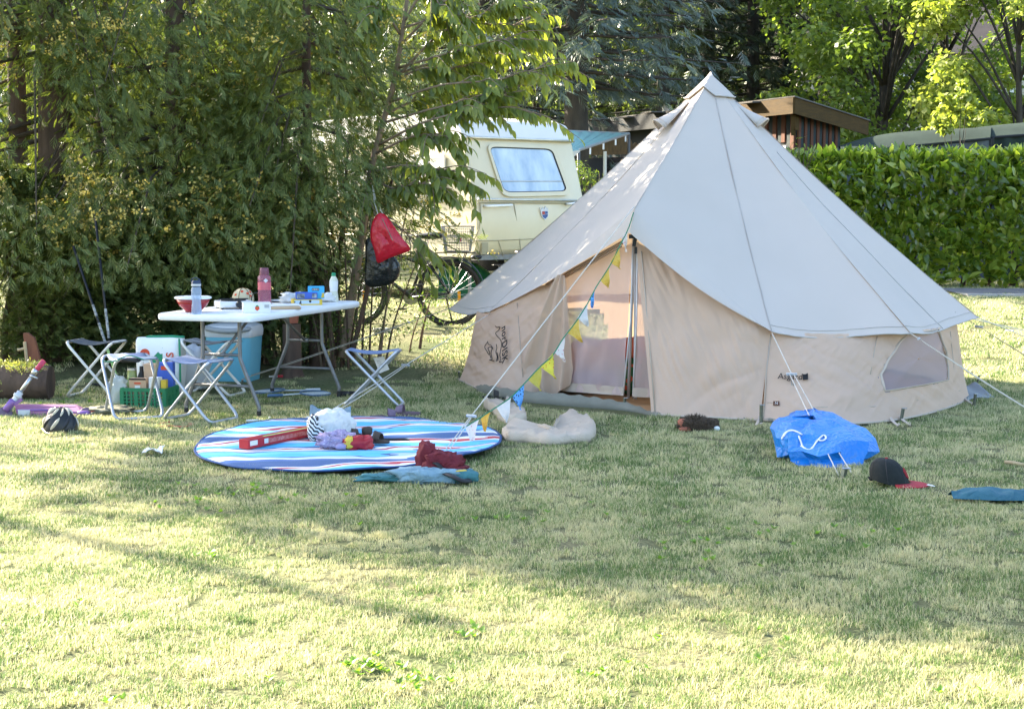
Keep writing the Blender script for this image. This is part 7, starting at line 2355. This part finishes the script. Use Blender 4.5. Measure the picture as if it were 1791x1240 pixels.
for _ in range(260): cp.append(np.array([-.28 + g.normal() * .05, -.15, .18 - abs(g.normal()) * .06]))
cp = np.array(cp); x_, d_, z_ = axes(g.normal(size=cp.shape) + [0, 0, 1])
M['sedum'] = leaf_mat('sedum', [(.30, .29, .08), (.22, .26, .07), (.40, .36, .14), (.16, .22, .06)], trans=.3)
link('stonecrop', scatter_mesh('stonecrop', SLIMV, SLIMF, cp, x_, d_, z_, g.uniform(.02, .04, len(cp)), [M['sedum']]), lg)['kind'] = 'stuff'
M['plank_red'] = pm('plank_red', (.20, .08, .045), (.15, .06, .035), 6, .8, .3, 30, stretch=(5, 5, .6))
q = P(62, 640, 12.75)
t = thing('wooden_post', 'reddish wooden board standing upright behind the log planter', 'post', (q.x, 12.75, 0))
b = MB(); b.loft([[V(-.045, -.02, 0), V(.055, -.02, 0), V(.055, .02, 0), V(-.045, .02, 0)], [V(-.065, -.02, .3), V(.04, -.02, .3), V(.04, .02, .3), V(-.065, .02, .3)], [V(-.085, -.02, .465), V(.0, -.02, .45), V(.0, .02, .45), V(-.085, .02, .465)], [V(-.085, -.02, .49), V(-.05, -.02, .49), V(-.05, .02, .49), V(-.085, .02, .49)]], True)
b.obj('plank', M['plank_red'], t)
b = MB(); b.tube([V(-.13, -.03, .355), V(-.06, -.03, .37)], .012, 6); b.tube([V(-.072, -.03, .42), V(-.035, -.03, .02)], .014, 6); b.obj('side_stick', M['wood_pale'], t)
M['stick_black'] = pm('stick_black', (.012, .014, .018), None, 9, .35)
M['stick_band'] = pm('stick_band', (.5, .52, .5), (.06, .06, .06), 40, .5, stretch=(1, 1, 1))
for lab, a_, c_, bands in (('black hockey stick with white lettering leaning upright on the conifer bush', P(166, 375, 13.45), P(198, 603, 13.3), ((.55, .72),)),
                           ('black and lime floorball stick leaning at a slant on the conifer bush', P(128, 430, 13.4), P(208, 601, 13.25), ((.42, .5), (.55, .68), (.72, .95)))):
    c_.z = 0.0; c_ = c_ + V(0, 0, 0)
    t = thing('hockey_stick', lab, 'stick', c_, group='sticks leaning on the bush')
    top = a_ - c_
    b = MB(); b.tube([V(0, 0, .0), top], .011, 8); b.obj('shaft', M['stick_black'], t, smooth=True)
    for i, (f0, f1) in enumerate(bands):
        b = MB(); b.tube([top * (1 - f0), top * (1 - f1)], .0116, 8, cap=False); b.obj('band', M['stick_band'] if i < 2 else M['sedum'] if False else (M['stick_band'] if i < 1 or len(bands) == 1 else M['cushion_green'] if False else M['print_lime']), t, smooth=True)
    b = MB(); b.tube(catmull([V(0, 0, .05), V(-.03, -.01, .015), V(-.12, -.03, .012), V(-.2, -.05, .03)], 5), .018, 8, flat=.4); b.obj('blade', M['stick_black'], t, smooth=True)

# ---------------------------------------------------------------- bags hanging from the slender tree
M['bag_red'] = pm('bag_red', (.68, .02, .045), (.58, .016, .035), 5, .22, .5, 26, spec=.6, trans=.25, tcol=(.8, .03, .05))
M['bag_black'] = pm('bag_black', (.012, .013, .014), (.018, .02, .02), 5, .22, .5, 26, spec=.6)
def hang(name, label, pts, Y, mat, seed, depth, amp):
    """pts: outline in the picture, hung at distance Y with real thickness"""
    w_ = [P(px, py, Y) for px, py in pts]
    c = sum(w_, V(0, 0, 0)) / len(w_)
    t = thing(name, label, 'bag', c)
    e = catmull([q - c for q in w_], 4, closed=True)
    b = MB()
    for sgn in (-1, 1):
        rings = []
        for j in range(13):
            f_ = 1 - j / 12.5
            rings.append([V(q.x * f_, sgn * depth * math.sqrt(max(0, 1 - f_ * f_)) + amp * (1 - f_ ** 4) * ((1 - 2 * abs(noise.noise(V(q.x * f_ * 9, q.z * f_ * 6, seed)))) + .5 * noise.noise(V(q.x * f_ * 22, q.z * f_ * 16, seed + 4))), q.z * f_) for q in e])
        if sgn > 0: rings = [r_[::-1] for r_ in rings]
        b.loft(rings, False)
    b.obj('body', mat, t, smooth=True)
    return t
t = hang('hanging_bag', 'bright red crinkled plastic bag hanging from the slender tree', [(661, 374), (672, 375), (684, 388), (700, 412), (718, 436), (700, 445), (680, 452), (661, 460), (655, 440), (648, 415), (651, 390)], 13.7, M['bag_red'], 3, .07, .02)
b = MB(); c = t.location
b.tube([P(662, 378, 13.7) - c, P(655, 355, 13.85) - c, P(650, 315, 14.3) - c], .005, 5); b.tube([P(672, 378, 13.7) - c, P(658, 355, 13.85) - c, P(650, 315, 14.32) - c], .005, 5); b.obj('drawstring', M['flag_white'] if 'flag_white' in M else M['rope'], t)
t = hang('hanging_bag', 'black plastic bag hanging behind the red one', [(640, 420), (655, 420), (690, 450), (700, 470), (693, 490), (672, 500), (640, 498), (639, 460)], 13.87, M['bag_black'], 9, .07, .02)
b = MB(); c = t.location
b.tube([P(650, 425, 13.87) - c, P(647, 395, 14.0) - c, P(647, 340, 14.35) - c], .008, 5); b.obj('handle', M['bag_black'], t)

# ---------------------------------------------------------------- bicycles
M['bike_black'] = pm('bike_black', (.014, .015, .016), (.02, .021, .022), 9, .35)
M['reflector_orange'] = pm('reflector_orange', (.8, .25, .02), (.7, .4, .02), 40, .3)
M['bike_teal'] = pm('bike_teal', (.04, .35, .33), None, 9, .35)
def bicycle(label, loc, rz, basket, frame_mat, r_=.345):
    """rear wheel hub above the origin, front wheel along +X"""
    t = thing('bicycle', label, 'bicycle', loc, rz, 'bicycles parked by the caravan')
    def wheel(x):
        o = MB().tube([V(x + r_ * math.cos(a_), 0, r_ + r_ * math.sin(a_)) for a_ in [2 * PI * k / 40 for k in range(40)]], .026, 8, closed=True).obj('wheel', M['rubber'], t, smooth=True)
        MB().tube([V(x + (r_ - .035) * math.cos(a_), 0, r_ + (r_ - .035) * math.sin(a_)) for a_ in [2 * PI * k / 40 for k in range(40)]], .010, 6, closed=True).obj('rim', M['bike_black'], o, smooth=True)
        b = MB()
        for k in range(28):
            a_ = 2 * PI * k / 28; s = (-1) ** k
            b.tube([V(x + .02 * math.cos(a_ + s * 1.2), s * .025, r_ + .02 * math.sin(a_ + s * 1.2)), V(x + (r_ - .04) * math.cos(a_), 0, r_ + (r_ - .04) * math.sin(a_))], .0017, 3)
        b.obj('spokes', M['steel'], o)
        b = MB(); b.lathe([(0, -.05), (.03, -.045), (.03, .045), (0, .05)], 12, (x, 0, r_), axis=(0, 1, 0)); b.obj('hub', M['steel'], o, smooth=True, ang=40)
        b = MB(); b.box((x - .10, -.01, r_ - .03), (.03, .012, .10), bev=.004); b.obj('reflector', M['reflector_orange'], o)
        return o
    wheel(0); wheel(1.06)
    ht, hb, bb_, sc_ = V(.86, 0, .86), V(.92, 0, .68), V(.44, 0, .30), V(.26, 0, .82)
    b = MB(); b.tube([bb_, sc_], .017, 8); b.tube([bb_, hb], .02, 8); b.tube([V(.30, 0, .66), ht], .017, 8); b.tube([ht + V(-.02, 0, .06), hb], .02, 8)
    for s in (-1, 1):
        b.tube([V(0, s * .06, r_), bb_ + V(0, s * .03, 0)], .011, 6); b.tube([V(0, s * .06, r_), V(.29, s * .02, .74)], .009, 6); b.tube([hb + V(0, s * .03, -.02), V(1.0, s * .055, .55), V(1.06, s * .055, r_)], .012, 6)
    b.obj('frame', frame_mat, t, smooth=True)
    b = MB(); b.tube([sc_, V(.235, 0, .95)], .013, 8); b.obj('seat_post', M['steel'], t)
    b = MB(); sd_ = []
    for x, w_, h_ in ((.08, .07, .03), (.10, .10, .05), (.18, .095, .055), (.28, .05, .045), (.36, .03, .035), (.385, .012, .02)):
        sd_.append([V(x, w_ * math.cos(a_), .975 + h_ * .7 * math.sin(a_) - .01 * (x - .1) * 3) for a_ in [2 * PI * k / 12 for k in range(12)]])
    b.loft(sd_, True); b.obj('saddle', M['bike_black'], t, smooth=True)
    b = MB(); b.tube([ht + V(-.02, 0, .05), V(.82, 0, 1.02)], .013, 8); b.tube(catmull([V(.62, -.29, 1.06), V(.74, -.27, 1.07), V(.82, -.12, 1.03), V(.82, .12, 1.03), V(.74, .27, 1.07), V(.62, .29, 1.06)], 5), .011, 8); hb_ = b.obj('handlebar', M['steel'], t, smooth=True)
    for s in (-1, 1):
        b = MB(); b.tube([V(.60, s * .293, 1.058), V(.72, s * .275, 1.07)], .017, 8); b.obj('grip', M['rubber'], hb_, smooth=True)
    b = MB()
    arc = [V((r_ + .045) * math.cos(a_), 0, r_ + (r_ + .045) * math.sin(a_)) for a_ in [-.15 + (PI + .35) * k / 20 for k in range(21)]]
    arc2 = [p for p in arc]
    b.loft([[p + V(0, -.03, 0) for p in arc], [p + V(0, 0, .012) for p in arc], [p + V(0, .03, 0) for p in arc]], False, closed=False); b.obj('rear_mudguard', M['bike_black'], t, smooth=True, solid=.004)
    b = MB(); arc = [V(1.06 + (r_ + .045) * math.cos(a_), 0, r_ + (r_ + .045) * math.sin(a_)) for a_ in [.3 + (PI - .0) * k / 20 for k in range(21)]]
    b.loft([[p + V(0, -.03, 0) for p in arc], [p + V(0, 0, .012) for p in arc], [p + V(0, .03, 0) for p in arc]], False, closed=False); b.obj('front_mudguard', M['bike_black'], t, smooth=True, solid=.004)
    b = MB(); b.lathe([(0, -.006), (.09, -.005), (.09, .005), (0, .006)], 24, bb_ + V(0, -.06, 0), axis=(0, 1, 0)); b.obj('chainring', M['steel'], t)
    for s, e in ((-1, V(.56, -.09, .16)), (1, V(.32, .09, .44))):
        b = MB(); b.tube([bb_ + V(0, s * .07, 0), e], .010, 6); c_ = b.obj('crank', M['bike_black'], t)
        b = MB(); b.box(e + V(0, s * .05, 0), (.09, .09, .02), bev=.004); b.obj('pedal', M['bike_black'], c_)
    b = MB(); b.tube([V(0, -.07, r_ + .09), bb_ + V(0, -.065, .09)], .004, 5); b.tube([V(0, -.07, r_ - .04), bb_ + V(0, -.065, -.085)], .004, 5); b.obj('chain', M['grey_tube'], t)
    b = MB(); b.tube([V(.06, -.07, r_ - .02), V(.0, -.15, .02)], .010, 6); b.obj('kickstand', M['bike_black'], t)
    b = MB()
    zc = r_ * 2 + .10
    for s in (-1, 1):
        b.tube([V(-.28, s * .06, zc), V(.24, s * .06, zc)], .007, 6); b.tube([V(-.18, s * .06, zc), V(0, s * .065, r_)], .006, 6)
    for x in (-.28, -.1, .08, .24): b.tube([V(x, -.06, zc), V(x, .06, zc)], .006, 6)
    b.obj('carrier', M['bike_black'], t, smooth=True)
    if basket:
        bt_ = zc + .015; W0, W1, D0, D1, H = .26, .33, .20, .27, .27
        def bk(u, v, z):
            w_ = W0 + (W1 - W0) * z; d_ = D0 + (D1 - D0) * z
            return V(-.09 + (u - .5) * w_, (v - .5) * d_, bt_ + H * z)
        b = MB()
        loop = lambda z: [bk(0, 0, z), bk(1, 0, z), bk(1, 1, z), bk(0, 1, z)]
        b.tube(rounded(loop(1.0), .08), .006, 6, closed=True); b.tube(rounded(loop(.62), .08), .004, 5, closed=True); b.tube(rounded(loop(0.0), .08), .005, 5, closed=True)
        bs = b.obj('basket', M['grey_tube'], t, smooth=True)
        b = MB()
        for k in range(15):
            u = (k + .5) / 15
            for v in (0, 1):
                b.tube([bk(u, v, 0), bk(u, v, 1)], .0028, 3)
                b.tube([bk(v, u, 0), bk(v, u, 1)], .0021, 3)
            b.tube([bk(u, 0, 0), bk(u, 1, 0)], .0021, 3); b.tube([bk(0, u, 0), bk(1, u, 0)], .0021, 3)
        for k in range(1, 9):
            b.tube(rounded(loop(k / 9), .08), .0018, 3, closed=True)
        b.obj('wire_mesh', M['grey_tube'], bs)['kind'] = 'stuff'
        b = MB(); b.box((-.09, -.145, bt_ + .12), (.05, .012, .04), bev=.004); b.obj('reflector', M['red_plastic'], t)
    return t
q = P(787, 512, 17.5)
gzb = gz(q.x, 17.5)
bicycle('black bicycle with a wire basket over its rear wheel, left of the tent', (q.x, 17.5, gzb + .0), PI - .12, True, M['bike_black'])
q = P(893, 515, 18.3)
bicycle('smaller dark bicycle mostly hidden behind the left tip of the tent', (q.x, 18.3, gz(q.x, 18.3)), .35, False, M['bike_teal']).scale = (.74, .74, .74)
